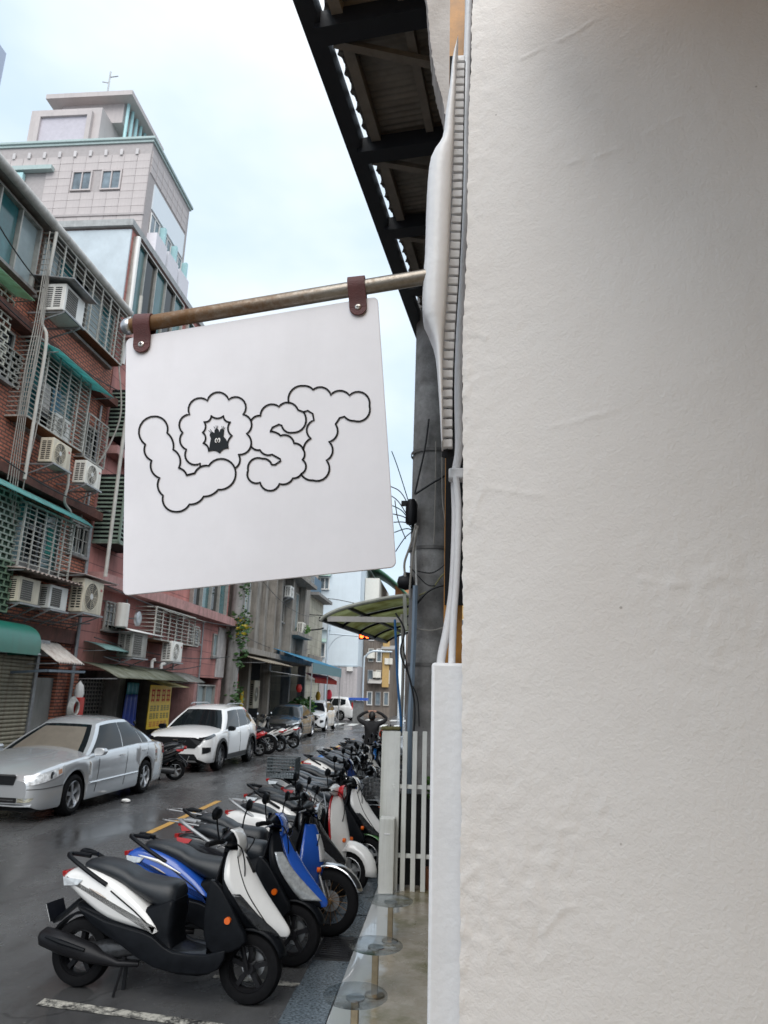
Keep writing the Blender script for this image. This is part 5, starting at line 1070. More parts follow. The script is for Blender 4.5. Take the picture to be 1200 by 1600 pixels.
sedan = dict(L=4.82, W=1.80, H=1.49, wb=2.72, fo=.98, wr=.325, sill=.19, zs=[(-2.41, .80), (-2.2, .93), (-1.3, .985), (0, .955), (.9, .92), (1.5, .885), (2.05, .81), (2.30, .74), (2.41, .62)], zt=[(-2.41, .84), (-2.25, .99), (-1.75, 1.06), (-1.3, 1.06), (0, 1.0), (.95, 1.03), (1.45, .98), (1.95, .89), (2.25, .79), (2.41, .66)],
             cowl=1.05, deck=-1.72, rf=.22, rr=-1.02, wroof=.56, rim=ALLOY, spokes=5, win=[[(.05, .06), (.475, .06), (.455, .90), (.06, .90)], [(.495, .06), (.80, .06), (.83, .90), (.475, .90)], [(.82, .06), (.92, .08), (.945, .66), (.855, .88)]], seams=[.78, -.30, -1.18], slant=-.10, handles=[-.14, -1.05], mould=.46,
             lamp=(-.010, -.56, .56, .69, .70, .80), lamp_in=True, lampm=mat('bright_lamp', (.80, .82, .84), .07, .15, var=.55, vs=16, coat=1.0), bump=.50, tail=(.02, .30, .72, .92), shade=SHADE, hmat=SILVER, trim=BLACKP,
             front=[('grille', [(-.42, .56), (.42, .56), (.46, .69), (-.46, .69)], MESHG, .012), ('grille_bar', [(-.44, .69), (.44, .69), (.46, .715), (-.46, .715)], CHROME, .024), ('lower_intake', [(-.5, .31), (.5, .31), (.5, .38), (-.5, .38)], DARK, .010), ('chrome_lip', [(-.46, .335), (.46, .335), (.46, .355), (-.46, .355)], CHROME, .018), ('fog_light', [(.52, .315), (.70, .325), (.74, .38), (.52, .375)], mat('fog', (.35, .33, .25), .15, .3, var=.3, coat=.8), .014), ('fog_light', [(-.52, .315), (-.70, .325), (-.74, .38), (-.52, .375)], mat('fog', (.35, .33, .25), .15), .014), ('lower_lip', [(-.72, .255), (.72, .255), (.72, .28), (-.72, .28)], SILVER, .02)], plate=(0, .455))
car('silver sedan with a tan sunshade behind the windscreen', (-7.02, 13.42, 0), radians(-91), sedan, SILVER)
suv = dict(L=4.46, W=1.825, H=1.62, wb=2.64, fo=.94, wr=.345, sill=.24, gap=.06, zs=[(-2.23, .90), (-2.1, 1.02), (-1.2, 1.07), (0, 1.03), (.9, 1.0), (1.5, .97), (1.95, .90), (2.15, .80), (2.23, .66)], zt=[(-2.23, 1.0), (-2.1, 1.1), (-1.2, 1.12), (0, 1.1), (.9, 1.11), (1.4, 1.08), (1.9, .99), (2.12, .88), (2.23, .72)],
           cowl=1.02, deck=-2.05, rf=.28, rr=-1.62, wroof=.60, rim=DALLOY, spokes=8, win=[[(.05, .06), (.41, .06), (.40, .88), (.07, .88)], [(.43, .06), (.70, .08), (.70, .88), (.42, .88)], [(.72, .10), (.88, .30), (.92, .82), (.72, .88)]], seams=[.80, -.22, -1.10], handles=[-.06, -.98], clad=True, mirm=BLACKP, rails=True,
           lamp=(-.02, -.50, .78, .90, .86, .945), fog2=(-.03, -.24, .47, .52, .63, .62), lampm=mat('black_headlamp', (.03, .032, .035), .08, .2, coat=1.0, var=.3), tail=(.02, .35, .86, 1.0), trim=CHROME,
           front=[('grille', [(-.72, .80), (-.52, .60), (.52, .60), (.72, .80), (.5, .86), (-.5, .86)], MESHG, .010), ('lower_intake', [(-.62, .33), (.62, .33), (.52, .46), (-.52, .46)], MESHG, .010), ('skid_plate', [(-.6, .27), (.6, .27), (.55, .31), (-.55, .31)], ALU, .018), ('front_badge', [(-.07, .78), (.07, .78), (.07, .81), (-.07, .81)], CHROME, .03)], plate=(-.28, .52), ptext='RDW-2578')
car('white crossover car with black grille and red lettered plate', (-6.86, 20.55, 0), radians(-91.5), suv, WCAR)
hatch = dict(sedan); hatch.update(lampm=CLEAR, lamp_in=None, L=4.4, H=1.47, wb=2.6, fo=.92, deck=-1.75, rr=-1.2, shade=None, rim=ALLOY, seams=[.75, -.3, -1.1], zs=[(-2.2, .80), (-2.0, .95), (-1.2, .99), (0, .96), (.9, .92), (1.4, .87), (1.85, .78), (2.1, .68), (2.2, .58)], zt=[(-2.2, .84), (-2.05, 1.0), (-1.6, 1.06), (0, 1.0), (.95, 1.03), (1.4, .98), (1.8, .88), (2.08, .76), (2.2, .62)], plate=(0, .46), win=sedan['win'])
car('dark grey car parked beyond the white scooters', (-7.35, 33.2, 0), radians(-91), hatch, GCAR)
small = dict(suv); small.update(ptext=None, L=4.3, H=1.58, rails=None, rim=ALLOY, plate=(0, .52), lampm=CLEAR, clad=None, mirm=WCAR)
car('small white car parked behind the dark grey car', (-7.45, 40.4, 0), radians(-91), small, WCAR)
far = dict(suv); far.update(ptext=None, rails=None, H=1.72, L=4.7, rim=ALLOY, clad=None, mirm=WCAR, tail=(.005, .22, .85, 1.35))
car('white estate car standing crosswise at the far corner, tail towards us', (-9.0, 56.0, 0), radians(158), far, WCAR, group='cars at the far corner')
# ================================================================== left street front
FX = -9.0
BRICK = brickmat('red_brick_tiles', (0.61, 0.21, 0.125), (0.46, 0.15, 0.093), (0.13, 0.075, 0.06), 0.22, 0.075, streak=0.40, dirt=(0.12, 0.07, 0.055), mort=0.016)
PINK = brickmat('plum_tiles', (0.53, 0.225, 0.195), (0.47, 0.195, 0.17), (0.22, 0.10, 0.09), 1.6, 0.42, streak=0.5, dirt=(0.09, 0.05, 0.048), mort=0.010, off=0.0)
DSLAB = mat('dark_brick_slab', (0.13, 0.055, 0.042), 0.85, var=0.35, vs=6, bump=.4, bs=30, streak=.6, dirt=(.02, .016, .015))
PSLAB = mat('pink_slab', (0.48, 0.26, 0.24), 0.8, var=0.2, vs=4, streak=0.6, dirt=(0.12, 0.08, 0.075))
TEALAW = polymat('teal_awning', (0.25, 0.62, 0.60), (0.22, 0.42, 0.40))
GREENAW = mat('green_awning', (0.01, 0.16, 0.115), 0.35, var=0.12, vs=3, streak=0.25, dirt=(0.02, 0.05, 0.04))
GRILL = mat('grille_grey', (0.46, 0.45, 0.41), 0.6, 0.2, var=0.25, streak=0.5, dirt=(.10, .08, .06))
GRILLG = mat('grille_green', (0.36, 0.42, 0.36), 0.6, 0.1, var=0.2, streak=0.4, dirt=(.12, .13, .08))
TEALG = mat('teal_glass', (0.03, 0.12, 0.13), 0.12, var=0.3, vs=2, spec=.6); PALEG = mat('pale_glass', (0.28, 0.34, 0.35), 0.18, var=0.15, vs=2)
DGREEN = mat('dark_green_panel', (0.035, 0.075, 0.045), 0.6, var=.3, vs=3, streak=.4, dirt=(.02, .03, .02))
ALF = mat('alu_frame', (0.40, 0.39, 0.36), 0.45, 0.5, var=.2, streak=.4, dirt=(.14, .12, .1))
OLDP = mat('old_pipe', (0.48, 0.46, 0.42), 0.6, var=.15, vs=4, streak=.4, dirt=(.2, .17, .13))
def window(par, y0, y1, z0, z1, X=FX, n=2, fr=ALF, gl=GLASS, d=.06, sill=True):
    w_ = MB(); f = .05
    w_.b(X, X + d, y0, y0 + f, z0, z1); w_.b(X, X + d, y1 - f, y1, z0, z1); w_.b(X, X + d, y0 + f, y1 - f, z0, z0 + f); w_.b(X, X + d, y0 + f, y1 - f, z1 - f, z1)
    for k in range(1, n): yy = y0 + (y1 - y0) * k / n; w_.b(X, X + d - .01, yy - .02, yy + .02, z0 + f, z1 - f)
    o = w_.build('window', fr, par, smooth=0)
    for k in range(n): MB().b(X + .004, X + .018, y0 + (y1 - y0) * k / n + .03, y0 + (y1 - y0) * (k + 1) / n - .03, z0 + .04, z1 - .04).build('pane', gl[k % len(gl)] if isinstance(gl, list) else gl, o, smooth=0)
    if sill: MB().b(X, X + d + .06, y0 - .05, y1 + .05, z0 - .07, z0 - .002).build('sill', CONC, o, smooth=0)
    return o
def cage(label, y0, y1, z0, z1, X=FX, d=.45, nh=14, nv=4, m=GRILL, floor=True, cat='window cage', r=.012):
    t_ = thing('window_cage', label, cat, (X, y0, z0), group='window cages on the left fronts'); W_, H_ = y1 - y0, z1 - z0
    fr = MB()
    for yy in (0, W_): fr.bar((d, yy, 0), (d, yy, H_), .035, .035, up=(0, 1, 0)); fr.bar((0, yy, 0), (d, yy, 0), .03, .03); fr.bar((0, yy, H_), (d, yy, H_), .03, .03)
    fr.bar((d, 0, 0), (d, W_, 0), .035, .035); fr.bar((d, 0, H_), (d, W_, H_), .035, .035)
    for k in range(1, nv): fr.bar((d, W_ * k / nv, 0), (d, W_ * k / nv, H_), .028, .028, up=(0, 1, 0))
    fr.build('frame', m, t_, smooth=0)
    b_ = MB()
    for k in range(1, nh):
        z = H_ * k / nh; b_.cyl((d, 0, z), (d, W_, z), r, n=5, cap=False)
        for yy in (0, W_): b_.cyl((0, yy, z), (d, yy, z), r, n=5, cap=False)
    b_.build('bars', m, t_, smooth=0, kind='stuff')
    if floor: MB().b(0, d, 0, W_, -.03, -.005).build('floor_plate', RUST, t_, smooth=0)
    return t_
def lattice(label, y0, y1, z0, z1, X, rows, cols, m=GRILLG, back=None):
    t_ = thing('lattice_grille', label, 'grille', (X, y0, z0), group='brick patterned grilles'); W_, H_ = y1 - y0, z1 - z0; b_ = MB()
    for k in range(rows + 1): b_.b(-.015, .015, 0, W_, H_ * k / rows - .014, H_ * k / rows + .014)
    for k in range(rows):
        for j in range(cols + 1):
            yy = W_ * (j + (.5 if k % 2 else 0)) / cols
            if yy <= W_ + .001: b_.b(-.013, .013, max(0, yy - .012), min(W_, yy + .012), H_ * k / rows + .014, H_ * (k + 1) / rows - .014)
    b_.build('grid', m, t_, smooth=0, kind='stuff')
    if back: MB().b(-.05, -.03, 0, W_, 0, H_).build('backing', back, t_, smooth=0)
    return t_
def ac(label, y, z, w_=.80, h=.55, d=.30, X=FX, off=.25, fan=True, group='air conditioner units', m=ACW, hood=False, bracket=True, side=True):
    if m is ACW: m = [ACW, mat('ac_white', (.78, .77, .73), .5, var=.07, vs=5, streak=.3, dirt=(.3, .24, .16)), mat('ac_yellowed', (.62, .56, .44), .55, var=.12, vs=5, streak=.6, dirt=(.2, .13, .08))][len(label) % 3]
    t_ = thing('air_conditioner', label, 'air conditioner', (X, y, z), group=group); x0, x1 = off, off + d
    MB().b(x0, x1, 0, w_, 0, h).build('case', m, t_, smooth=0, bevel=.015)
    if fan:
        c = (x1 + .002, w_ * .40, h * .5); r = min(h * .42, w_ * .36)
        MB().lathe([(0, r), (.012, r), (.012, r * .94), (.0, r * .94)], c, 'x', 28).build('fan_ring', m, t_)
        MB().lathe([(.001, 0), (.001, r * .94)], c, 'x', 24).build('fan_opening', mat('fan_dark', (.09, .085, .075), .7, var=.4, vs=12), t_)
        g_ = MB()
        for k in range(1, 7): rr = r * .94 * k / 7; g_.tube([(c[0] + .010, c[1] + rr * cos(a), c[2] + rr * sin(a)) for a in [2 * pi * j / 22 for j in range(22)]], .0035, 4, closed=True)
        for k in range(8): a = pi * k / 4; g_.cyl((c[0] + .010, c[1], c[2]), (c[0] + .010, c[1] + r * .94 * cos(a), c[2] + r * .94 * sin(a)), .004, n=4)
        g_.build('fan_guard', m, t_, smooth=0); MB().lathe([(.008, 0), (.014, 0), (.014, r * .2), (.008, r * .22)], c, 'x', 14).build('hub', mat('hub_white', (.6, .6, .58), .5), t_)
        MB().b(x1 + .001, x1 + .004, w_ * .83, w_ * .93, h * .72, h * .80).build('maker_mark', mat('mark_red', (.4, .12, .1), .5), t_, smooth=0)
    else:
        MB().b(x1 + .001, x1 + .006, w_ * .10, w_ * .62, h * .10, h * .88).build('grille', mat('fan_dark', (.09, .085, .075), .7), t_, smooth=0)
        g_ = MB()
        for k in range(9): g_.b(x1 + .006, x1 + .012, w_ * .10, w_ * .62, h * (.12 + .085 * k), h * (.13 + .085 * k))
        g_.build('louvres', ALF, t_, smooth=0)
    if side:
        g_ = MB()
        for k in range(10):
            zz = h * (.12 + .078 * k)
            for xx in (.18, .56): g_.b(x0 + d * xx, x0 + d * (xx + .28), -.004, .0, zz, zz + h * .04)
        g_.build('side_vents', DARK, t_, smooth=0)
    if bracket:
        br = MB()
        for yy in (.06, w_ - .06): br.bar((0, yy, -.03), (x1 + .05, yy, -.03), .035, .035); br.bar((0, yy, -.32), (x1, yy, -.04), .025, .025)
        br.bar((x1 + .05, 0, -.03), (x1 + .05, w_, -.03), .035, .035); br.build('bracket', STEEL, t_, smooth=0)
    if hood: MB().hexa([(0, -.12, h + .16), (0, w_ + .12, h + .16), (x1 + .22, w_ + .12, h + .03), (x1 + .22, -.12, h + .03), (0, -.12, h + .18), (0, w_ + .12, h + .18), (x1 + .22, w_ + .12, h + .05), (x1 + .22, -.12, h + .05)]).build('hood', STEEL, t_, smooth=0)
    return t_
def awn(label, y0, y1, z, proj, drop, m, X=FX, wave=0, curve=0.0, brackets=True, name='awning', group='awnings on the left fronts'):
    t_ = thing(name, label, 'awning', (X, y0, z), group=group); W_ = y1 - y0
    def fn(u, v):
        zz = -drop * v - (curve * v * v if curve else 0); return Vector((proj * v, W_ * u, zz + (.018 * sin(u * wave * 2 * pi) if wave else 0)))
    MB().grid(fn, max(2, int(wave * 8)), 8).build('sheet', m, t_, solid=.012, smooth=60)
    if brackets:
        for yy in (.04, W_ - .04): MB().bar((0, yy, -drop - curve - .05), (proj * .95, yy, -drop - curve - .02), .02, .02).build('bracket', STEEL, t_, smooth=0)
    return t_
def pipe(label, pts, r=.03, m=OLDP, name='drain_pipe', cat='pipe', k=5): return tag(MB().tube(spline(pts, k), r, 8).build(name, m), label, cat)
# ------------------------------------------------ brick apartment house
B1 = thing('brick_building', 'four storey red brick apartment house nearest on the left', 'building')
m = MB(); m.b(-20, FX, 4, 16.6, 3.28, 11.75); m.build('wall', BRICK, B1, smooth=0)
m = MB(); m.b(-20, FX - .9, 4, 16.6, 0, 3.28); m.build('ground_floor_wall', CONC, B1, smooth=0)
for y in (11.3, 16.12, 9.0): MB().b(FX - .9, FX - .05, y, y + .42, 0.01, 3.28).build('pier', BRICK, B1, smooth=0)
MB().b(FX - 1, FX + .06, 4, 16.58, 3.0, 3.32).build('lintel_band', DSLAB, B1, smooth=0)
for z in (6.05, 9.12): MB().b(FX - .1, FX + .30, 4, 16.57, z, z + .20).build('floor_slab', DSLAB, B1, smooth=0)
MB().b(-20, FX + .22, 4, 16.62, 11.755, 11.90).build('roof', CONC, B1, smooth=0)
MB().tube([(FX + .34, 4, 11.72), (FX + .34, 10, 11.76), (FX + .34, 16.5, 11.80)], .10, 12).build('gutter', mat('gutter_grey', (.55, .53, .50), .6, var=.2, vs=4, streak=.5, dirt=(.16, .15, .13)), B1)
window(B1, 9.2, 12.7, 10.15, 11.65, n=5, gl=[PALEG, TEALG], d=.12)
window(B1, 12.9, 16.3, 10.15, 11.65, n=5, gl=[PALEG, TEALG, GLASS], d=.06)
window(B1, 13.0, 15.0, 7.3, 9.0, n=3, gl=[TEALG, GLASS])
window(B1, 13.3, 15.2, 4.5, 5.8, n=3, gl=[TEALG, GLASS]); window(B1, 15.65, 16.45, 5.1, 5.8, n=2); window(B1, 15.5, 16.3, 7.5, 8.3, n=2); window(B1, 11.2, 12.5, 7.95, 9.0, n=2); window(B1, 10.5, 13.0, 4.4, 5.7, n=3, gl=DGREEN)
cage('grey barred cage along the top floor windows of the brick house', 12.85, 16.4, 10.22, 11.66, d=.32, nh=11, nv=8)
cage('tall barred window cage on the third floor of the brick house', 12.66, 14.9, 7.30, 9.05, X=FX, d=.45, nh=17, nv=5)
cage('small barred cage beside the third floor cage of the brick house', 15.35, 16.35, 7.35, 8.45, d=.25, nh=8, nv=3)
cage('barred window cage on the second floor above the air conditioners', 13.15, 15.05, 4.32, 5.62, d=.45, nh=13, nv=5)
cage('small barred frame right of the second floor cage', 15.6, 16.5, 5.08, 5.85, d=.06, nh=2, nv=3, floor=False)
lattice('pale brick patterned grille at the left edge on the third floor', 10.6, 12.05, 8.1, 9.6, FX + .22, 12, 7, mat('cream_grille', (.5, .49, .42), .6, var=.2, streak=.4))
lattice('small brick patterned grille beside the third floor cage', 12.0, 12.85, 7.95, 8.65, FX + .06, 6, 4, GRILL, GLASS)
lattice('green brick patterned grille at the left edge on the second floor', 10.8, 13.2, 4.42, 5.72, FX + .30, 11, 12, GRILLG, DGREEN)
lattice('dark green patterned box beside the pair of window air conditioners', 11.5, 13.1, 3.40, 4.36, FX + .42, 8, 7, mat('green_paint_grille', (.13, .2, .13), .6, var=.2), DGREEN)
awn('long teal sheet awning over the third floor cage', 12.9, 15.4, 9.11, .80, .05, TEALAW, curve=.20)
awn('long teal sheet awning over the second floor cage', 11.0, 15.4, 5.98, .72, .10, TEALAW, curve=.26)
awn('pale green sheet awning at the left edge above the cream grille', 9.4, 12.2, 9.75, .55, .15, polymat('pale_green_awning', (.40, .58, .46), (.28, .38, .26)))
ac('window air conditioner under a metal hood on the top floor', 12.75, 9.72, .80, .62, .52, off=.30, fan=False, hood=True)
ac('left of the two outdoor units under the third floor cage', 13.35, 6.55, .72, .54, .30, off=.40)
ac('right of the two outdoor units, lower, beside the plum house', 14.75, 6.52, .72, .54, .30, off=.40)
ac('window air conditioner, left of the row above the green awning', 13.15, 3.62, .72, .50, .45, off=.12, fan=False)
ac('window air conditioner, middle of the row above the green awning', 14.25, 3.62, .72, .50, .45, off=.12, fan=False)
ac('large outdoor unit with round fan, right of the row above the green awning', 15.25, 3.66, .92, .76, .32, off=.45)
ac('outdoor unit standing inside the third floor cage', 13.9, 7.38, .62, .5, .2, off=.12, bracket=False)
awn('thin rusty sheet over the pair of window air conditioners', 12.9, 15.2, 4.28, .78, .05, mat('rusty_sheet', (.32, .25, .22), .7, var=.3, vs=9, streak=.5, dirt=(.13, .06, .04)), wave=14)
awn('pale sheet over the large outdoor unit', 15.05, 16.75, 4.56, .85, .08, mat('pale_sheet', (.5, .42, .40), .7, var=.15, streak=.3, dirt=(.25, .15, .12)))
# ground floor of the brick house
sh = thing('roller_shutter', 'rusty cream roller shutter under the green awning', 'shutter', (FX - .12, 11.95, 0.02)); SHM = mat('shutter_cream', (.33, .30, .22), .55, .15, var=.2, vs=5, streak=.7, dirt=(.14, .07, .045))
sm_ = MB(); sm_.add([(x, y, z) for y in (0, 3.25) for x, z in ((0, 0), (.018, .012), (.026, .040), (.018, .068), (0, .080))], [(0, 1, 6, 5), (1, 2, 7, 6), (2, 3, 8, 7), (3, 4, 9, 8)]); smm = sm_.mesh('slat', SHM, 60)
for k in range(32):
    o = bpy.data.objects.new('slat', smm); COL.objects.link(o); o.parent = sh; o.location = (R.uniform(-.003, .003), 0, k * .082)
MB().b(-.03, .06, 3.26, 3.36, 0, 2.72).build('guide_rail', STEEL, sh, smooth=0)
MB().b(-.05, .22, -.4, 3.4, 2.64, 2.98).build('shutter_box', STEEL, sh, smooth=0)
ga = thing('dome_awning', 'dark green rounded awning over the roller shutter', 'awning', (FX + .06, 8.0, 2.62)); y1 = 5.9
prof = [(0, .62), (.25, .62), (.50, .56), (.66, .42), (.72, .22), (.72, 0)]; pp = spline([(a, 0, b_) for a, b_ in prof], 4)
MB().loft([[(p.x, 0, p.z) for p in pp], [(p.x, y1 - .12, p.z) for p in pp], [(p.x * .96, y1, p.z * .97) for p in pp]], closed=False).add([(p.x * .96, y1 + .001, p.z * .97) for p in pp] + [(0, y1 + .001, 0)], [tuple(range(len(pp) + 1))]).build('canvas', GREENAW, ga, smooth=50)
MB().tube([(.70, 0, .02), (.70, y1, .02)], .02).build('rail', STEEL, ga)
MB().b(FX - .20, FX - .13, 15.4, 16.1, .02, 2.2).build('metal_panel', mat('grey_sheet', (.30, .30, .28), .6, .2, var=.15, vs=2, streak=.3), B1, smooth=0)
awn('small rusty white corrugated sheet propped up above the doorway', 14.7, 15.85, 2.98, .70, .46, mat('white_rusty_sheet', (.62, .57, .52), .6, var=.15, vs=4, streak=.65, dirt=(.22, .10, .05)), wave=11)
MB_ = MB(); MB_.bar((FX - .1, 14.4, 2.28), (FX + .6, 14.5, 2.34), .12, .05); MB_.bar((FX + .6, 14.5, 2.34), (FX + .5, 16.2, 2.36), .12, .05); MB_.bar((FX - .1, 16.3, 2.34), (FX + .5, 16.2, 2.36), .08, .05)
MB_.build('canopy_frame', mat('blue_grey_steel', (.16, .2, .24), .5, .4, var=.2), B1, smooth=0)
pump = thing('fire_extinguisher_stand', 'bright red post with a white top by the dark doorway', 'post', (-8.8, onx(121, 1100, -8.8).y, 0)); MB().b(-.11, .11, -.12, .12, .9, 1.78).build('box', mat('red_box', (.5, .03, .02), .45, var=.15), pump, smooth=0, bevel=.02); MB().lathe([(1.781, .10), (1.88, .12), (2.05, .09), (2.17, .0)], (0, 0, 0), 'z', 14).build('top', WHITE, pump); MB().cyl((0, 0, 0), (0, 0, .9), .05).build('leg', STEEL, pump)
fanu = thing('coiled_hose', 'pale coiled hose hanging in front of the red post', 'hose', (-8.72, onx(113, 1106, -8.72).y, onx(113, 1106, -8.72).z)); hm = MB()
for k in range(5): hm.tube([(.02 * k, (.20 - .015 * k) * cos(a), (.24 - .02 * k) * sin(a)) for a in [2 * pi * j / 20 for j in range(20)]], .022, 6, closed=True)
hm.build('coil', mat('hose_grey', (.42, .42, .40), .5, var=.3, vs=15), fanu)
# pipes and cables on the brick house
pipe('leaning pale drain pipe in front of the plum house corner', [(-8.15, 16.0, 12.0), (-8.15, 16.05, 9.6), (-8.2, 16.1, 7.5), (-8.25, 16.2, 4.6)], .045)
pipe('thick pale pipe at the left of the third floor cage', [(-8.6, 12.75, 11.6), (-8.62, 12.75, 9.6), (-8.4, 12.7, 9.0), (-8.4, 12.72, 7.5), (-8.45, 12.8, 6.0)], .035)
for i in range(5): pipe(['thin pale cable, first of the bundle beside the third floor cage', 'thin pale cable, second of the bundle beside the third floor cage', 'thin pale cable, third of the bundle beside the third floor cage', 'thin pale cable, fourth of the bundle beside the third floor cage', 'thin pale cable, outermost of the bundle beside the third floor cage'][i], [(-8.55, 12.45 + .05 * i, 11.4 - .2 * i), (-8.5, 12.38 + .07 * i, 9.3), (-8.45, 12.25 + .08 * i, 8.2), (-8.5, 12.35 + .06 * i, 7.2), (-8.6, 12.5 + .1 * i, 5.9 - .2 * i)], .010, CABW, 'cable', 'cable')
pipe('pale bent hose between the two outdoor units', [(-8.5, 14.35, 6.9), (-8.5, 14.45, 6.4), (-8.55, 14.5, 6.0), (-8.6, 14.9, 5.85), (-8.7, 15.1, 5.6)], .03, OLDP, 'hose', 'hose')
pipe('pale cable looping down the right corner of the brick house', [(-8.7, 16.35, 10.2), (-8.5, 16.4, 8.9), (-8.6, 16.2, 7.9), (-8.8, 15.9, 7.0), (-8.9, 15.9, 5.9)], .022, CABW, 'cable', 'cable')
pipe('grey drain pipe dropping past the large outdoor unit', [(FX + .08, 16.45, 5.9), (FX + .08, 16.5, 4.7), (FX + .10, 16.5, 3.2), (FX + .10, 16.52, .1)], .045, STEEL)
pipe('drooping cable under the third floor cage', [(-8.5, 13.0, 7.3), (-8.48, 12.95, 6.9), (-8.5, 12.9, 6.3), (-8.55, 12.95, 5.8)], .012, CABW, 'cable', 'cable')
# ------------------------------------------------ plum tiled house
B2 = thing('plum_building', 'plum coloured tiled house next to the brick house', 'building')
MB().b(-20, FX, 16.66, 28.2, 2.45, 14.55).build('wall', PINK, B2, smooth=0)
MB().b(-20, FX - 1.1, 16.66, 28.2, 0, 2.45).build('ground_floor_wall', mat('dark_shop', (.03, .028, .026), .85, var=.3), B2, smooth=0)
for y, m_ in ((16.7, BRICK), (19.3, CONC), (22.3, CONC), (25.2, PSLAB), (27.85, PSLAB)): MB().b(FX - 1.1, FX - .03, y, y + .36, .01, 2.45).build('pier', m_, B2, smooth=0)
MB().b(FX - .05, FX + .42, 16.7, 28.15, 4.50, 4.80).build('floor_slab', PSLAB, B2, smooth=0)
for z in (7.9, 11.2): MB().b(FX - .05, FX + .38, 16.7, 28.1, z, z + .22).build('floor_slab', PSLAB, B2, smooth=0)
MB().b(-20, FX + .08, 16.5, 28.3, 14.56, 14.76).build('roof', mat('roof_trim', (.35, .36, .36), .6, var=.2, streak=.4), B2, smooth=0)
MB().b(FX - 4.5, FX + .01, 16.60, 16.655, 11.95, 14.5).build('metal_siding', mat('pale_blue_metal', (.46, .52, .56), .4, .2, var=.12, vs=2, streak=.15, dirt=(.4, .42, .44)), B2, smooth=0)
pipe('white downpipe at the top corner of the plum house', [(FX + .12, 16.85, 14.4), (FX + .12, 16.85, 13.6), (FX + .10, 16.9, 12.2), (FX + .1, 16.9, 10.5)], .07, WHITE)
window(B2, 16.8, 20.5, 12.0, 14.4, n=5, gl=[TEALG, GLASS], d=.10); window(B2, 21, 27, 12.1, 14.2, n=6, gl=[TEALG, GLASS], d=.10)
window(B2, 23.8, 27.6, 4.82, 6.5, n=4, gl=[GLASS, TEALG], d=.14); window(B2, 24.25, 25.1, 3.6, 4.1, n=2); window(B2, 26.6, 27.1, 3.25, 4.1, n=1, gl=PALEG); window(B2, 17.85, 18.85, 3.5, 4.15, n=2)
for z in (5.4, 8.5): window(B2, 19, 22.5, z, z + 1.7, n=4)
window(B2, 25.6, 27.7, .3, 2.2, X=FX - .2, n=2, gl=PALEG, d=.12, sill=False)
cage('barred window left of the white lamp box on the plum house', 17.75, 18.9, 3.45, 4.2, d=.08, nh=3, nv=5, floor=False)
cage('wide barred balcony cage on the plum house', 19.7, 22.9, 3.40, 4.30, d=.62, nh=8, nv=6)
cage('small barred cage at the right of the balcony cage on the plum house', 23.1, 24.1, 3.45, 4.1, d=.35, nh=7, nv=3)
def louvre_box(label, y0, y1, z0, z1, d):
    t_ = thing('louvre_box', label, 'louvred bay', (FX, y0, z0), group='louvred bays on the plum house'); W_, H_ = y1 - y0, z1 - z0
    MB().b(0, d - .03, .02, W_ - .02, 0, H_).build('core', DARK, t_, smooth=0); n = int(H_ / .11); LG = mat('louvre_green', (.20, .26, .21), .55, var=.2, streak=.4, dirt=(.08, .09, .06))
    for k in range(n):
        z = .03 + (H_ - .06) * k / n; s_ = MB(); s_.hexa([(d - .04, 0, z + .06), (d - .04, W_, z + .06), (d + .02, W_, z), (d + .02, 0, z), (d - .04, 0, z + .075), (d - .04, W_, z + .075), (d + .02, W_, z + .015), (d + .02, 0, z + .015)]); s_.hexa([(0, -.02, z), (d, -.02, z), (d, .03, z + .06), (0, .03, z + .06), (0, -.02, z + .015), (d, -.02, z + .015), (d, .03, z + .075), (0, .03, z + .075)]); s_.build('slat', LG, t_, smooth=0)
    fr = MB()
    for yy in (0, W_): fr.bar((d, yy, 0), (d, yy, H_), .05, .05, up=(0, 1, 0))
    fr.bar((0, 0, 0), (d, 0, 0), .05, .05); fr.bar((d, 0, 0), (d, W_, 0), .05, .05); fr.build('frame', LG, t_, smooth=0)
louvre_box('green louvred bay, lower of the two beside the leaning pipe', 16.75, 18.2, 5.55, 7.35, .7); louvre_box('green louvred bay, upper of the two beside the leaning pipe', 16.75, 18.0, 8.4, 9.7, .7)
ac('covered dark outdoor unit under a white sheet on the plum house', 18.3, 2.82, .95, .66, .4, off=.25, fan=False, m=mat('dirty_ac', (.35, .34, .31), .6, var=.2, streak=.5))
ac('outdoor unit with round fan right of the covered one on the plum house', 20.9, 2.82, .85, .60, .32, off=.40)
awn('white curved sheet over the covered outdoor unit', 18.0, 20.1, 3.62, .75, .05, WHITE, curve=.10)
awn('grey curved awning at the left of the balcony cage', 20.2, 21.7, 4.38, .75, .02, polymat('grey_poly', (.50, .50, .47), (.30, .29, .26)), curve=.14)
awn('grey curved awning at the right of the balcony cage', 21.95, 23.6, 4.40, .75, .02, polymat('grey_poly', (.50, .50, .47), (.30, .29, .26)), curve=.14)
awn('small pale teal awning over the doorway next to the brick house', 17.0, 18.6, 3.12, .6, .05, polymat('pale_teal', (.40, .62, .60), (.3, .42, .4)), curve=.14)
awn('long greenish awning over the blue curtain and yellow banner', 16.9, 21.6, 2.62, 1.05, .12, polymat('greenish_sheet', (.40, .42, .34), (.18, .18, .11)), curve=.24)
awn('short grey awning right of the long greenish one', 21.9, 23.9, 2.55, .8, .10, polymat('grey_poly', (.50, .50, .47), (.30, .29, .26)), curve=.20)
awn('small cream awning flap above the yellow banner', 20.6, 22.2, 2.30, .9, .22, polymat('cream_flap', (.62, .58, .38), (.45, .40, .2)), brackets=False)
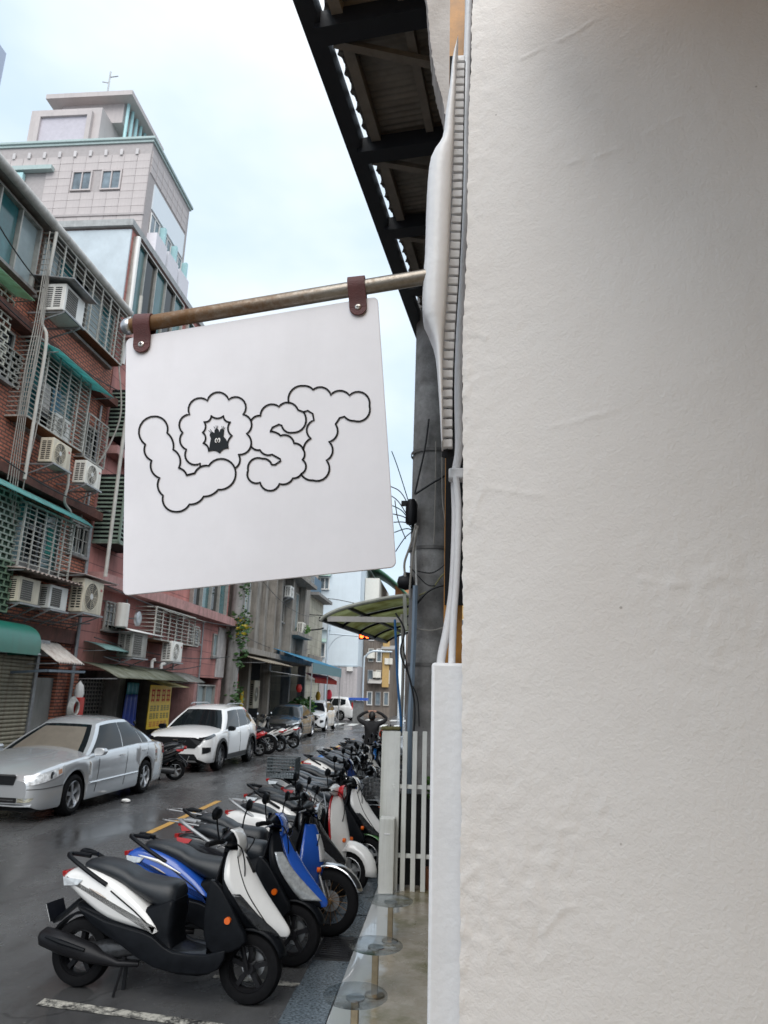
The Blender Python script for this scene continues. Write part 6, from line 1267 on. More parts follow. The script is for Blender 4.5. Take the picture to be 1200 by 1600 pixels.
lb_ = thing('lamp_box', 'upright white lamp box sign on the plum house', 'sign', (FX + .45, 17.95, 3.55)); pp2 = [( .16 * cos(a), .20 * sin(a)) for a in [2 * pi * k / 20 for k in range(20)]]
MB().loft([[(x, y, 0) for x, y in pp2], [(x, y, .62) for x, y in pp2]]).build('tube', mat('lampbox_white', (.72, .71, .66), .4, var=.06, streak=.3, dirt=(.35, .2, .12)), lb_, bevel=.02); MB().b(-.45, -.1, -.02, .02, .5, .54).build('arm', STEEL, lb_, smooth=0)
mr = thing('convex_mirror', 'round mirror beside the white lamp box', 'mirror', (FX + .35, 19.2, 3.9)); MB().lathe([(0, 0), (.03, .12), (.0, .20), (-.05, .21), (-.06, 0)], (0, 0, 0), 'x', 20).build('disc', ALU, mr); MB().cyl((-.35, 0, 0), (-.05, 0, 0), .02).build('arm', STEEL, mr)
# shop grille, curtain, banner
sg2 = thing('folding_grille', 'dark folding shop grille left of the blue curtain', 'grille', (FX - .3, 17.2, .02)); gm = MB()
for k in range(22): gm.b(0, .02, 0, 1.7, .1 * k, .1 * k + .035)
for k in range(12): gm.b(.02, .035, .155 * k, .155 * k + .025, 0, 2.2)
gm.build('bars', mat('grille_brown', (.13, .12, .11), .5, .4, var=.3), sg2, smooth=0, kind='stuff'); MB().b(-.06, -.04, 0, 1.7, 0, 2.25).build('backing', DARK, sg2, smooth=0)
cu_ = thing('curtain', 'hanging blue tarpaulin curtain with a teal top', 'curtain', (FX + .18, 18.95, .25)); BLT = mat('blue_tarp', (.02, .045, .26), .5, var=.2, vs=5)
MB().grid(lambda u, v: Vector((.05 * sin(u * 19) * (1 - v * .6), (.30 + 1.0 * u) * (1 - .25 * v) - .12 * (1 - v) + .14 * v, 1.60 * v)), 30, 10).build('cloth', BLT, cu_, solid=.006, smooth=60)
MB().grid(lambda u, v: Vector((.045 * sin(u * 19) * .4 + .008, (.30 + 1.0 * u) * (.75) + .14, 1.60 + .32 * v)), 30, 3).build('top_cloth', mat('teal_tarp', (.02, .15, .19), .5), cu_, solid=.006, smooth=60)
bn = thing('banner', 'yellow shop banner with red and dark writing', 'banner', (FX + .32, 20.55, .88)); MB().b(0, .02, 0, 1.62, 0, 1.24).build('sheet', mat('banner_yellow', (.80, .52, .02), .45, var=.05), bn, smooth=0)
ink1 = MB(); ink2 = MB(); ink3 = MB(); rg = random.Random(4)
def glyph(mb, y, z, w_, h):
    for k in range(3): zz = z + h * (.08 + .36 * k); mb.b(.021, .023, y, y + w_ * rg.uniform(.8, 1), zz, zz + h * .12)
    for k in range(2): yy = y + w_ * (.12 + .55 * k + rg.uniform(-.05, .08)); mb.b(.0232, .0245, yy, yy + w_ * .17, z, z + h)
for k in range(4): glyph(ink1, .12 + .36 * k + (.06 if k > 1 else 0), .76, .28, .38)
for r_ in range(2):
    for k in range(6): glyph(ink2, .12 + .23 * k + (.08 if k > 2 else 0), .50 - .22 * r_, .18, .16)
for k in range(5): glyph(ink3, .14 + .27 * k, .06, .20, .15)
ink1.build('large_writing', mat('banner_red', (.55, .05, .0), .6, var=0, spec=.2), bn, smooth=0, kind='stuff'); ink2.build('small_writing', mat('banner_olive', (.10, .11, .03), .5, var=0), bn, smooth=0, kind='stuff'); ink3.build('lower_writing', mat('banner_orange', (.55, .16, .02), .5, var=0), bn, smooth=0, kind='stuff')
wp_ = thing('white_pipe_vent', 'white vent pipes on top of the long greenish awning', 'vent pipe', (FX + .45, 20.2, 2.6)); MB().tube(spline([(0, 0, 0), (0, 0, .18), (.08, .02, .24)], 4), .05).build('pipe', WHITE, wp_); MB().tube(spline([(0, .7, 0), (0, .7, .12), (.08, .8, .16)], 4), .05).build('pipe', WHITE, wp_)
# ------------------------------------------------ overgrown pillar and grey concrete house
pl_ = thing('overgrown_pillar', 'grey concrete pillar overgrown with leafy creeper', 'pillar', (FX + .30, 28.45, 0)); MB().lathe([(0, 0), (0, .26), (9.5, .22), (9.5, 0)], (0, 0, 0), 'z', 16).build('shaft', CONC, pl_)
YEL = mat('yellow_leaf', (.45, .36, .02), .5, var=.3, vs=9); DLEAF = mat('dark_leaf', (.035, .09, .02), .55, var=.4, vs=7)
mb = MB(); leafball(mb, (.22, -.15, 4.55), .55, 170, .20, R, 1.5); leafball(mb, (.25, 0, 3.4), .35, 60, .2, R, 1.8); leafball(mb, (.2, 0, 6.1), .3, 70, .18, R, 2.6); leafball(mb, (.2, -.1, 1.6), .4, 70, .2, R, 2.0); mb.build('foliage', DLEAF, pl_, smooth=0)
mb = MB(); leafball(mb, (.35, -.2, 4.5), .35, 50, .18, R, 1.4); mb.build('yellow_foliage', YEL, pl_, smooth=0)
mb = MB(); leafball(mb, (.4, -.3, .7), .45, 80, .22, R, 1.2); mb.build('ground_foliage', DLEAF, pl_, smooth=0)
PALEW = mat('stained_white_wall', (.52, .48, .46), .8, var=.2, vs=3, streak=.6, dirt=(.2, .14, .12))
MB().b(FX - .02, FX + .03, 27.2, 28.25, 2.5, 4.4).build('pale_patch', PALEW, B2, smooth=0)
OLDC = mat('old_concrete', (.27, .245, .215), .9, var=.25, vs=1.5, bump=.4, bs=20, streak=.85, dirt=(.045, .04, .035))
B3 = thing('grey_building', 'stained grey concrete house with dark open ground floor', 'building')
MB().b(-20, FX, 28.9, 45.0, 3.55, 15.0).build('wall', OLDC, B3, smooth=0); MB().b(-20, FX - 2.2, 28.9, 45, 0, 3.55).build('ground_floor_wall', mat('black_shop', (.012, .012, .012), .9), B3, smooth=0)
for y in (29.0, 31.9, 35.6, 40.2, 44.6): MB().b(FX - .45, FX + .02, y, y + .35, .01, 3.55).build('pier', OLDC, B3, smooth=0)
for y, d in ((29.6, .12), (31.4, .28), (33.2, .2), (34.0, .5), (36.2, .25), (38.0, .45), (39.4, .2), (41.5, .4)): MB().b(FX - .02, FX + d, y, y + R.uniform(.18, .5), 3.6, 12.5).build('pilaster', OLDC, B3, smooth=0)
MB().b(FX, FX + .55, 28.95, 44.9, 3.56, 3.80).build('floor_slab', OLDC, B3, smooth=0); MB().b(FX, FX + .9, 35.6, 42.5, 8.05, 8.25).build('balcony_slab', OLDC, B3, smooth=0); MB().b(FX, FX + .8, 38.2, 42.3, 5.0, 5.2).build('balcony_slab', OLDC, B3, smooth=0)
window(B3, 30.2, 31.2, 5.2, 6.4, n=2, gl=PALEG, fr=OLDP); window(B3, 36.4, 37.8, 5.6, 7.6, n=2, gl=GLASS); window(B3, 38.6, 39.3, 5.5, 7.5, n=1, gl=GLASS); window(B3, 40.0, 41.4, 5.4, 7.6, n=2, gl=PALEG, fr=OLDP); window(B3, 33.4, 33.9, 5, 7.4, n=1)
cage('barred balcony cage on the upper floor of the grey house', 37.5, 41.8, 8.3, 9.8, d=.8, nh=9, nv=9)
ac('small outdoor unit on the upper floor of the grey house', 37.0, 6.9, .8, .6, .32, off=.2); ac('small outdoor unit above the planted ledge of the grey house', 39.9, 5.25, .85, .6, .32, off=.35)
ac('large outdoor unit inside the dark ground floor of the grey house', 34.2, 1.2, 1.0, 1.3, .4, X=FX - 1.0, off=.3, bracket=False)
pb = thing('ledge_plant', 'green plants on the ledge of the grey house', 'plant', (FX + .55, 40.5, 5.2)); mb = MB(); leafball(mb, (0, 0, .25), .45, 120, .2, R, .8); mb.build('foliage', LEAF, pb, smooth=0); MB().b(-.15, .15, -.5, .5, 0, .18).build('trough', CONC, pb, smooth=0)
awn('cream striped awning over the dark ground floor of the grey house', 29.6, 34.6, 3.55, 1.4, .35, polymat('cream_awning', (.60, .55, .46), (.35, .30, .24)), X=FX, wave=12)
for yy in (35.2,):
    t_ = thing('blue_awning', 'long light blue awning beyond the cream one', 'awning', (FX + .2, 35.2, 4.1)); MB().grid(lambda u, v: Vector((2.1 * v, 9.3 * u, -.65 * v)), 12, 4).build('sheet', polymat('light_blue_tarp', (.14, .45, .66), (.10, .32, .46)), t_, solid=.02); MB().b(2.08, 2.11, 0, 9.3, -1.15, -.66).build('valance', mat('dull_teal_tarp', (.10, .20, .22), .6), t_, smooth=0)
    for y in (0, 4.6, 9.2): MB().bar((2.05, y, -4.05), (2.05, y, -.7), .05, .05, up=(0, 1, 0)).build('post', STEEL, t_, smooth=0)
ra = thing('red_awning', 'narrow red awning strip under the light blue awning', 'awning', (FX + 1.5, 37.2, 2.72)); MB().grid(lambda u, v: Vector((.55 * v, 7.2 * u, .28 * (1 - v))), 8, 3).build('sheet', polymat('red_tarp', (.55, .04, .03), (.35, .02, .02)), ra, solid=.02); MB().b(.54, .57, 0, 7.2, -.22, -.002).build('valance', mat('red_tarp', (.42, .03, .02), .5), ra, smooth=0)
awn('white sheet awning before the red strip', 35.3, 37.1, 3.0, 1.6, .2, WHITE)
ys = thing('yellow_board', 'yellow board standing in the dark ground floor', 'board', (FX - .2, 31.6, .7)); MB().b(0, .06, 0, 1.1, 0, 1.3).build('panel', mat('board_yellow', (.62, .43, .02), .5, var=.1), ys, smooth=0); MB().b(-.02, .04, .1, .16, -.7, 0).build('leg', STEEL, ys, smooth=0); MB().b(-.02, .04, .9, .96, -.7, 0).build('leg', STEEL, ys, smooth=0)
rbx = thing('red_box', 'small red box on the dark pier of the grey house', 'box', (FX + .06, 29.15, 1.95)); MB().b(0, .2, 0, .4, 0, .75).build('case', mat('dull_red', (.35, .03, .02), .5), rbx, smooth=0, bevel=.02)
for i, (y, x) in enumerate([(37.6, -7.7), (39.3, -7.9)]):
    bs = thing('bush', ['green bush in a pot, nearer, beside the red awning', 'green bush in a pot, farther, beside the red awning'][i], 'plant', (x, y, 0)); mb = MB(); leafball(mb, (0, 0, 1.15), .75, 260, .26, R, .9); mb.build('foliage', LEAF if i else DLEAF, bs, smooth=0); MB().cyl((0, 0, 0), (0, 0, .5), .22, .28).build('pot', CONC, bs)
rl = thing('red_lantern', 'dark red lantern under the blue awning', 'lantern', (-7.6, 36.4, 2.2)); MB().lathe([(-.2, .0), (-.19, .09), (-.06, .15), (.06, .15), (.19, .09), (.2, 0)], (0, 0, 0), 'z', 16).build('body', mat('lantern_red', (.40, .02, .015), .5), rl); MB().cyl((0, 0, .33), (0, 0, .75), .01).build('cord', CABLE, rl)
# small yellow sided annexe beyond
B4 = thing('cream_annexe', 'small cream sided annexe between grey house and light blue house', 'building'); MB().b(-14, FX - .2, 46.0, 51, 0, 8.2).build('wall', brickmat('cream_siding', (.45, .42, .33), (.40, .37, .30), (.28, .26, .2), 1.2, .5, sweep='Y', off=0.0, streak=.4), B4, smooth=0); MB().b(-14, FX + .4, 45.8, 51.3, 8.2, 8.4).build('roof', CONC, B4, smooth=0)
MB().b(FX - .21, FX - .05, 46.2, 50.8, 2.8, 4.4).build('grey_cladding', OLDC, B4, smooth=0)
B4b = thing('rear_building', 'tan house with blue roof glimpsed behind the annexe', 'building'); MB().b(-22, -11.4, 52, 60, 0, 13.2).build('wall', mat('tan_wall', (.42, .35, .29), .8, var=.15, streak=.4), B4b, smooth=0); MB().b(-22, -11.1, 51.8, 60, 9.3, 11.2).build('blue_sheet_roof', mat('blue_roof', (.06, .13, .2), .5, var=.2), B4b, smooth=0)

# loose cables and washing on the fronts
rq = random.Random(21)
for i, (y0, z0, y1, z1, sag) in enumerate([(10, 9.3, 16.4, 9.5, .25), (11, 6.3, 16.5, 6.25, .2), (12, 3.45, 16.5, 3.5, .12), (16.7, 4.45, 28, 4.5, .2), (16.8, 3.2, 27.8, 3.3, .25), (17, 2.75, 24, 2.8, .2), (29, 4.3, 44, 4.6, .4), (29, 7.2, 44, 6.6, .6), (10, 11.0, 12.9, 10.2, .2)]):
    pipe(['sagging cable under the top floor ledge of the brick house', 'sagging cable above the second floor awning of the brick house', 'sagging cable below the air conditioner row', 'sagging cable under the pink slab of the plum house', 'sagging cable over the long greenish awning', 'low sagging cable before the yellow banner', 'sagging cable above the cream awning of the grey house', 'sagging cable across the upper grey house', 'short cable beside the top floor windows'][i], [(FX + .36 + .2 * (i % 2), y0 + (y1 - y0) * k / 6, z0 + (z1 - z0) * k / 6 - sag * (1 - (k / 3 - 1) ** 2)) for k in range(7)], .014, CABLE, 'cable', 'cable')
for i, (y, z, c_) in enumerate([(13.35, 7.75, (.50, .48, .46)), (13.75, 7.8, (.10, .22, .30)), (14.35, 4.75, (.06, .30, .26)), (20.6, 3.62, (.45, .42, .38)), (21.5, 3.62, (.20, .12, .10))]):
    t_ = thing('laundry', ['pale shirt hung inside the third floor cage', 'blue towel hung inside the third floor cage', 'teal cloth hung inside the second floor cage', 'pale cloth hung in the balcony cage of the plum house', 'dark cloth hung in the balcony cage of the plum house'][i], 'laundry', (FX + .24, y, z)); MB().grid(lambda u, v: Vector((.03 * sin(u * 14 + v * 3), .34 * u, .62 * v)), 14, 6).build('cloth', mat('laundry%d' % i, c_, .8, var=.15), t_, solid=.006, smooth=60)
for i, (y0, z0, z1) in enumerate([(16.2, 6.3, 9.0), (12.6, 3.5, 5.9), (18.95, 2.7, 4.4), (22.8, 2.6, 4.4), (25.3, .2, 4.4), (30.9, 3.9, 10), (35.0, 3.9, 10)]):
    pipe(['thin grey riser pipe right of the third floor cage', 'thin grey riser pipe left of the second floor cage', 'thin grey riser pipe beside the covered outdoor unit', 'thin grey riser pipe right of the balcony cage', 'thin grey riser pipe near the end of the plum house', 'grey riser pipe near the overgrown pillar', 'grey riser pipe in the middle of the grey house'][i], [(FX + .06, y0, z0), (FX + .06, y0 + .03, (z0 + z1) / 2), (FX + .06, y0, z1)], .03, STEEL)
# ================================================================== grey tiled tower, behind and above
TWX, TWY, TWZ = -15.72, 30.0, 30.0
TGR = mat('tower_tile', (.49, .44, .43), .55, var=.10, vs=.8, streak=.35, dirt=(.34, .31, .31)); TGJ = mat('tower_joint', (.40, .365, .36), .8, var=.1); TTE = mat('tower_teal', (.38, .47, .46), .5, var=.08, streak=.2, dirt=(.2, .3, .3)); TPL = mat('tower_pale_teal', (.42, .66, .68), .5, var=.06)
TW = thing('tiled_tower', 'tall grey tiled tower block with teal cornice behind the brick house', 'building')
MB().b(-34, TWX, TWY, TWY + 5.4, 0, TWZ - .25).build('wall', TGJ, TW, smooth=0)
tm = MB(); tm.b(-.343, .343, -.02, .02, -.217, .217); tmm = tm.mesh('tile', TGR, 0); tmr = MB().b(-.02, .02, -.34, .34, -.21, .21).mesh('tile', TGR, 0)
holes = [(-20.3, -16.05 + .0, 0, 0)]
wins = [(-19.85, -18.75, 26.85, 28.05), (-18.25, -17.15, 26.85, 28.05)]; big = (-24.6, -20.9, 18, 27.9)
nt_ = 0
for i in range(13):
    for j in range(22):
        x = TWX - .36 - i * .70; z = TWZ - 1.0 - .22 - j * .45
        if z < 19.8 or nt_ > 240: continue
        if any(a - .36 < x < b_ + .36 and c - .2 < z < d + .2 for a, b_, c, d in wins) or (big[0] < x < big[1] and big[2] < z < big[3] and not (-21.4 < x)): continue
        o = bpy.data.objects.new('tile', tmm); COL.objects.link(o); o.parent = TW; o.location = (x, TWY - .02 + R.uniform(-.006, .004), z); nt_ += 1
for i in range(7):
    for j in range(3):
        o = bpy.data.objects.new('tile', tmr); COL.objects.link(o); o.parent = TW; o.location = (TWX + .02, TWY + .42 + i * .72, TWZ - .55 - j * .45 - .4)
MB().b(-34, TWX + .16, TWY - .16, TWY + 5.6, TWZ - .16, TWZ).build('cornice', TTE, TW, smooth=0, bevel=.03); MB().b(-34, TWX + .08, TWY - .08, TWY + 5.5, TWZ - .30, TWZ - .164).build('cornice_step', TTE, TW, smooth=0)
MB().b(-34, -20.9, TWY - .35, TWY - .06, 28.05, 28.30).build('teal_ledge', TTE, TW, smooth=0)
for x in (-24.6, -22.9, -26.6): MB().b(x - .45, x + .45, TWY - .28, TWY - .06, 22, 27.94).build('teal_pier', TPL, TW, smooth=0)
def fwin(par, x0, x1, z0, z1, Y, gl=GLASS, n=1, fr=WHITE, d=.10):
    w_ = MB(); f = .08; w_.b(x0, x0 + f, Y - d, Y, z0, z1); w_.b(x1 - f, x1, Y - d, Y, z0, z1); w_.b(x0 + f, x1 - f, Y - d, Y, z0, z0 + f); w_.b(x0 + f, x1 - f, Y - d, Y, z1 - f, z1)
    for k in range(1, n): xx = x0 + (x1 - x0) * k / n; w_.b(xx - .03, xx + .03, Y - d + .01, Y, z0 + f, z1 - f)
    o = w_.build('window', fr, par, smooth=0)
    for k in range(n): MB().b(x0 + (x1 - x0) * k / n + .05, x0 + (x1 - x0) * (k + 1) / n - .05, Y - .03, Y - .008, z0 + .06, z1 - .06).build('pane', gl, o, smooth=0)
    return o
TGL = mat('tower_glass', (.16, .20, .23), .08, var=.5, vs=1.2, spec=.6)
for a, b_, c, d in wins: fwin(TW, a, b_, c, d, TWY - .0, TGL, 2, TGR)
fwin(TW, -24.1, -23.4, 25.6, 27.8, TWY, TGL, 2); fwin(TW, -26.1, -25.1, 25.6, 27.8, TWY, TGL, 2)
MB().b(-23.3, -20.6, TWY - 1.0, TWY - .05, 23.8, 23.9).build('balcony_slab', TGR, TW, smooth=0)
for k in range(3): MB().b(-23.3 + .9 * k + .03, -23.3 + .9 * (k + 1) - .03, TWY - 1.02, TWY - .98, 23.92, 25.5).build('balcony_panel', mat('white_panel', (.68, .66, .70), .5, var=.06), TW, smooth=0)
for k in range(3): MB().b(-26.4 + .9 * k + .03, -26.4 + .9 * (k + 1) - .03, TWY - 1.02, TWY - .98, 23.92, 25.5).build('balcony_panel', mat('white_panel', (.68, .66, .70), .5), TW, smooth=0)
MB().b(TWX - 9.2, TWX + .03, TWY - .09, TWY - .045, 25.30, 25.42).build('string_course', TGJ, TW, smooth=0)
for k in range(18): MB().b(-31 + .85 * k, -30.85 + .85 * k, TWY - .10, TWY - .04, 28.95, 29.3).build('stud', mat('pale_stud', (.55, .52, .52), .6), TW, smooth=0)
# right face: windows, balconies
for z in (26.2,): MB().b(TWX - .2, TWX + .06, TWY + .7, TWY + 5.0, z, z + 1.5).build('painted_sky_panel', mat('pale_sky_panel', (.75, .80, .84), .4, var=.02), TW, smooth=0)  # solid pale panel painted as bright sky in a terrace opening
for k, y in enumerate((.6, 2.2, 3.8)):
    for j, z in enumerate((17.5, 20.6, 23.6)):
        MB().b(TWX, TWX + .55, TWY + y, TWY + y + 1.35, z, z + 1.1).build('balcony_panel', mat('white_panel', (.68, .66, .70), .5), TW, smooth=0); window(TW, TWY + y + .1, TWY + y + 1.2, z + 1.15, z + 2.4, X=TWX + .02, n=2, gl=TGL, fr=WHITE, sill=False)
    MB().b(TWX, TWX + .3, TWY + y + 1.38, TWY + y + 1.58, 14, 26.0).build('teal_pier', TPL, TW, smooth=0)
# penthouse
MB().b(-23.4, -19.3, TWY + .8, TWY + 5.0, TWZ, TWZ + 2.9).build('penthouse', TGR, TW, smooth=0); MB().b(-22.7, -20.0, TWY + .73, TWY + .79, TWZ + .5, TWZ + 2.3).build('penthouse_panel', mat('lilac_panel', (.50, .47, .52), .6, var=.08), TW, smooth=0)
MB().b(-22.4, -18.7, TWY + 1.9, TWY + 5.4, TWZ + 2.9, TWZ + 4.2).build('tank_room', TGR, TW, smooth=0); MB().b(-23.1, -18.0, TWY + 1.3, TWY + 5.8, TWZ + 4.2, TWZ + 4.5).build('tank_roof', TGR, TW, smooth=0)
for a_, b_, c_, d_ in ((-22.95, -22.7, .35, 2.55), (-20.0, -19.75, .35, 2.55), (-22.7, -20.0, 2.3, 2.55), (-22.7, -20.0, .3, .5)): MB().b(a_, b_, TWY + .60, TWY + .79, TWZ + c_, TWZ + d_).build('panel_frame', TGR, TW, smooth=0)
for k in range(6): MB().cyl((-18.5, TWY + 2.0 + .55 * k, TWZ), (-18.5, TWY + 2.0 + .55 * k, TWZ + 4.2), .09, n=8).build('pipe', TPL, TW)
for (x, y, dz, tx) in [(-25.0, 1, 1.2, -.4), (-17.0, 3, 1.0, -.6), (-19.9, 2.0, 6.6, .0)]: MB().tube([(x, TWY + y, TWZ), (x + tx * .3, TWY + y, TWZ + dz * .6), (x + tx, TWY + y, TWZ + dz)], .04, 6).build('antenna', STEEL, TW)
an = MB(); an.tube([(-19.9, TWY + 2.0, TWZ + 6.2), (-19.4, TWY + 2.0, TWZ + 6.25)], .03, 5).tube([(-19.9, TWY + 2.0, TWZ + 5.8), (-20.3, TWY + 2.0, TWZ + 5.9)], .03, 5); an.build('antenna_arm', STEEL, TW)
FTP = ony(10, 84, 66); FTX, FTZ = FTP.x, FTP.z
FT = thing('far_tower', 'sliver of a pale blue tower at the left edge of the picture', 'building'); MB().b(-66, FTX, 50.5, 66, 0, FTZ).build('wall', mat('pale_tower', (.42, .47, .58), .5, var=.05), FT, smooth=0)
for k in range(14):
    for j in range(3): MB().b(FTX - 1.6 - 1.6 * j, FTX - .6 - 1.6 * j, 50.44, 50.49, 16 + 3 * k, 17.7 + 3 * k).build('window', GLASS, FT, smooth=0)
# ================================================================== far end of the street
LBL = mat('light_blue_render', (.66, .74, .80), .7, var=.04, vs=1, streak=.12, dirt=(.4, .48, .52)); LGR = mat('stained_base', (.50, .47, .48), .8, var=.1, streak=.4)
B5 = thing('light_blue_building', 'plain light blue house closing the view at the corner', 'building'); BY = 62.0
MB().b(-13.2, -7.95, BY, BY + 12, 4.3, 17).build('wall', LBL, B5, smooth=0); MB().b(-13.2, -7.95, BY, BY + 12, 0, 4.29).build('base_wall', LGR, B5, smooth=0)
def smallwin(cx, cz, w_=1.3, h=1.1):
    o = fwin(B5, cx - w_ / 2, cx + w_ / 2, cz - h / 2, cz + h / 2, BY, TGL, 3, WHITE, .25); MB().hexa([(cx - w_ * .6, BY - .7, cz + h * .55), (cx + w_ * .6, BY - .7, cz + h * .55), (cx + w_ * .6, BY - .01, cz + h * .8), (cx - w_ * .6, BY - .01, cz + h * .8), (cx - w_ * .6, BY - .7, cz + h * .6), (cx + w_ * .6, BY - .7, cz + h * .6), (cx + w_ * .6, BY - .01, cz + h * .85), (cx - w_ * .6, BY - .01, cz + h * .85)]).build('hood', mat('pale_green_hood', (.40, .55, .48), .6), o, smooth=0)
p = ony(504, 912, BY); smallwin(p.x, p.z); p = ony(498, 1016, BY); smallwin(p.x, p.z, 1.2, 1.2); p = ony(503, 970, BY)
MB().b(p.x - .9, p.x + .8, BY - .5, BY - .01, p.z - .8, p.z + .5).build('boxed_window', mat('pale_box', (.55, .60, .64), .6, var=.05), B5, smooth=0)
MB().b(-13.2, -7.9, BY - .06, BY - .01, 8.3, 8.42).b(-13.2, -7.9, BY - .06, BY - .01, 4.2, 4.32).build('band', mat('band_grey', (.42, .50, .56), .7), B5, smooth=0)
p = ony(547, 1046, BY); MB().b(p.x - .25, p.x + .25, BY - .3, BY - .01, p.z - .15, p.z + .2).build('vent', WHITE, B5, smooth=0)
B6 = thing('white_narrow_building', 'narrow cream wall right of the light blue house with a green curved roof', 'building'); MB().b(-7.9, -6.6, BY + 3, BY + 14, 9.8, 12.4).build('wall', mat('cream_wall', (.72, .70, .64), .7, var=.05), B6, smooth=0); MB().b(-7.9, -5.4, BY + 3.5, BY + 14, 0, 9.79).build('lower_wall', mat('brown_wall', (.20, .165, .14), .85, var=.3, vs=.8, streak=.6), B6, smooth=0)
MB().grid(lambda u, v: Vector((-7.9 + 4.6 * u, BY + 4 + 8 * v, 13.9 - 3.6 * u ** 1.4)), 10, 2).build('roof', mat('green_roof', (.06, .16, .10), .6, var=.3), B6, solid=.15)
MB().b(-5.35, -4.2, BY + 6, BY + 12, 9.9, 12.2).build('tan_annexe', mat('orange_wall', (.60, .24, .10), .7), B6, smooth=0)
for k in range(5):
    for j in range(3): fwin(B6, -7.6 + .45 + j * .75 - .3, -7.6 + .95 + j * .75 - .3, 1.0 + 1.9 * k, 2.2 + 1.9 * k, BY + 3.5, TGL, 1, [WHITE, STEEL, OLDP][(k + j) % 3])
for k, (x, z) in enumerate([(-7.5, 5.1), (-6.4, 6.9), (-6.9, 3.4), (-5.9, 4.6), (-7.0, 8.6), (-5.8, 8.0)]):
    MB().b(x, x + .7, BY + 3.0, BY + 3.49, z, z + .55).build('outdoor_unit', ACW, B6, smooth=0, bevel=.02)
for k, (x, z, c_) in enumerate([(-7.3, 2.9, (.42, .40, .38)), (-6.2, 5.9, (.3, .3, .3)), (-6.9, 7.9, (.25, .3, .3))]):
    MB().hexa([(x, BY + 2.6, z), (x + 1.2, BY + 2.6, z), (x + 1.2, BY + 3.48, z + .35), (x, BY + 3.48, z + .35), (x, BY + 2.6, z + .05), (x + 1.2, BY + 2.6, z + .05), (x + 1.2, BY + 3.48, z + .4), (x, BY + 3.48, z + .4)]).build('awning', mat('far_awn%d' % k, c_, .6), B6, smooth=0)
MB().b(-6.1, -5.5, BY + 3.2, BY + 3.48, 2.6, 7.4).build('tan_shutter', mat('far_tan', (.50, .33, .13), .7, var=.1), B6, smooth=0)
for i, (x0, x1, y, z, nm) in enumerate([(-5.2, 3, 84, 9.0, 'brown'), (-2.4, 6, 74, 11.5, 'tan'), (-6, 8, 120, 21, 'white')]):
    t_ = thing('far_building', ['brown weathered house far down the side street', 'tan clad house at the right of the far street', 'white block farthest down the street'][i], 'building'); m_ = mat('far_' + nm, {'brown': (.20, .17, .15), 'tan': (.36, .25, .12), 'white': (.62, .64, .66)}[nm], .85, var=.3, vs=.5, streak=.5)
    MB().b(x0, x1, y, y + 10, 0, z).build('wall', m_, t_, smooth=0)
    for k in range(4):
        for j in range(3):
            zz = 1.2 + j * z / 3.2; xx = x0 + .4 + k * (1.5 if nm != 'white' else 2.6); fwin(t_, xx, xx + 1.0, zz, zz + 1.3, y, TGL, 2)
    if nm == 'brown':
        for k in range(4): MB().b(x0 + .3 + 1.2 * k, x0 + .9 + 1.2 * k, y - .6, y - .02, 3.1 + k % 2 * 2.2, 4.2 + k % 2 * 2.4).build('balcony', mat('far_grey', (.33, .31, .29), .8, var=.2), t_, smooth=0)
# street lights and signal
SLM = mat('pole_white_blue', (.55, .62, .68), .4, .3, var=.05)
def px3(x, y, Y): p = ony(x, y, Y); return (p.x, p.y, p.z)
sp_ = px3(507, 1100, 47); sl_ = thing('signal_pole', 'pale street pole with a signal arm reaching right at the crossing', 'traffic light', (sp_[0], 47, 0)); a = px3(510, 990, 47); e_ = px3(563, 994, 47)
MB().lathe([(0, 0), (0, .13), (.5, .10), (a[2] + .6, .07), (a[2] + .6, 0)], (0, 0, 0), 'z', 12).build('post', SLM, sl_)
MB().tube([(0, 0, a[2]), (e_[0] - sp_[0], 0, e_[2])], .045, 8).tube(spline([(0, 0, a[2] - 1.1), (.5, 0, a[2] - .35), (1.2, 0, a[2] - .05)], 4), .03, 6).build('arm', SLM, sl_)
ex = e_[0] - sp_[0]; MB().b(ex - .1, ex + 1.15, -.12, .12, e_[2] - .22, e_[2] + .22).build('signal_box', BLACKM, sl_, smooth=0, bevel=.05)
for k in range(3):
    lit = k == 0 or k == 1
    MB().lathe([(-.135, 0), (-.13, .10), (-.122, .15)], (ex + .12 + .38 * k, 0, e_[2]), 'y', 18).build('lamp', mat('signal_red_on', (.8, .03, .01), .3, var=0, emit=(1, .06, .01, 7.0)) if lit else mat('signal_off', (.03, .05, .04), .2, var=0), sl_)
    MB().lathe([(-.30, .165), (-.12, .165), (-.12, .155), (-.30, .155)], (ex + .12 + .38 * k, 0, e_[2]), 'y', 18).build('visor', mat('visor_red', (.25, .02, .01), .5) if lit else BLACKM, sl_)
sp2 = px3(566, 1105, 52); hd = px3(570, 1023, 52); h2 = px3(600, 1018, 52); s2 = thing('street_lamp', 'pale curved street lamp beside the light blue house', 'street lamp', (sp2[0], 52, 0))
MB().tube(spline([(0, 0, 0), (0, 0, hd[2] - .6), (.12, 0, hd[2] - .1), (.6, 0, hd[2] + .25), (h2[0] - sp2[0], 0, h2[2])], 5), .07, 8).build('post', SLM, s2); MB().b(h2[0] - sp2[0] - .1, h2[0] - sp2[0] + .6, -.1, .1, h2[2] - .06, h2[2] + .05).build('lamp_head', SLM, s2, smooth=0, bevel=.03)
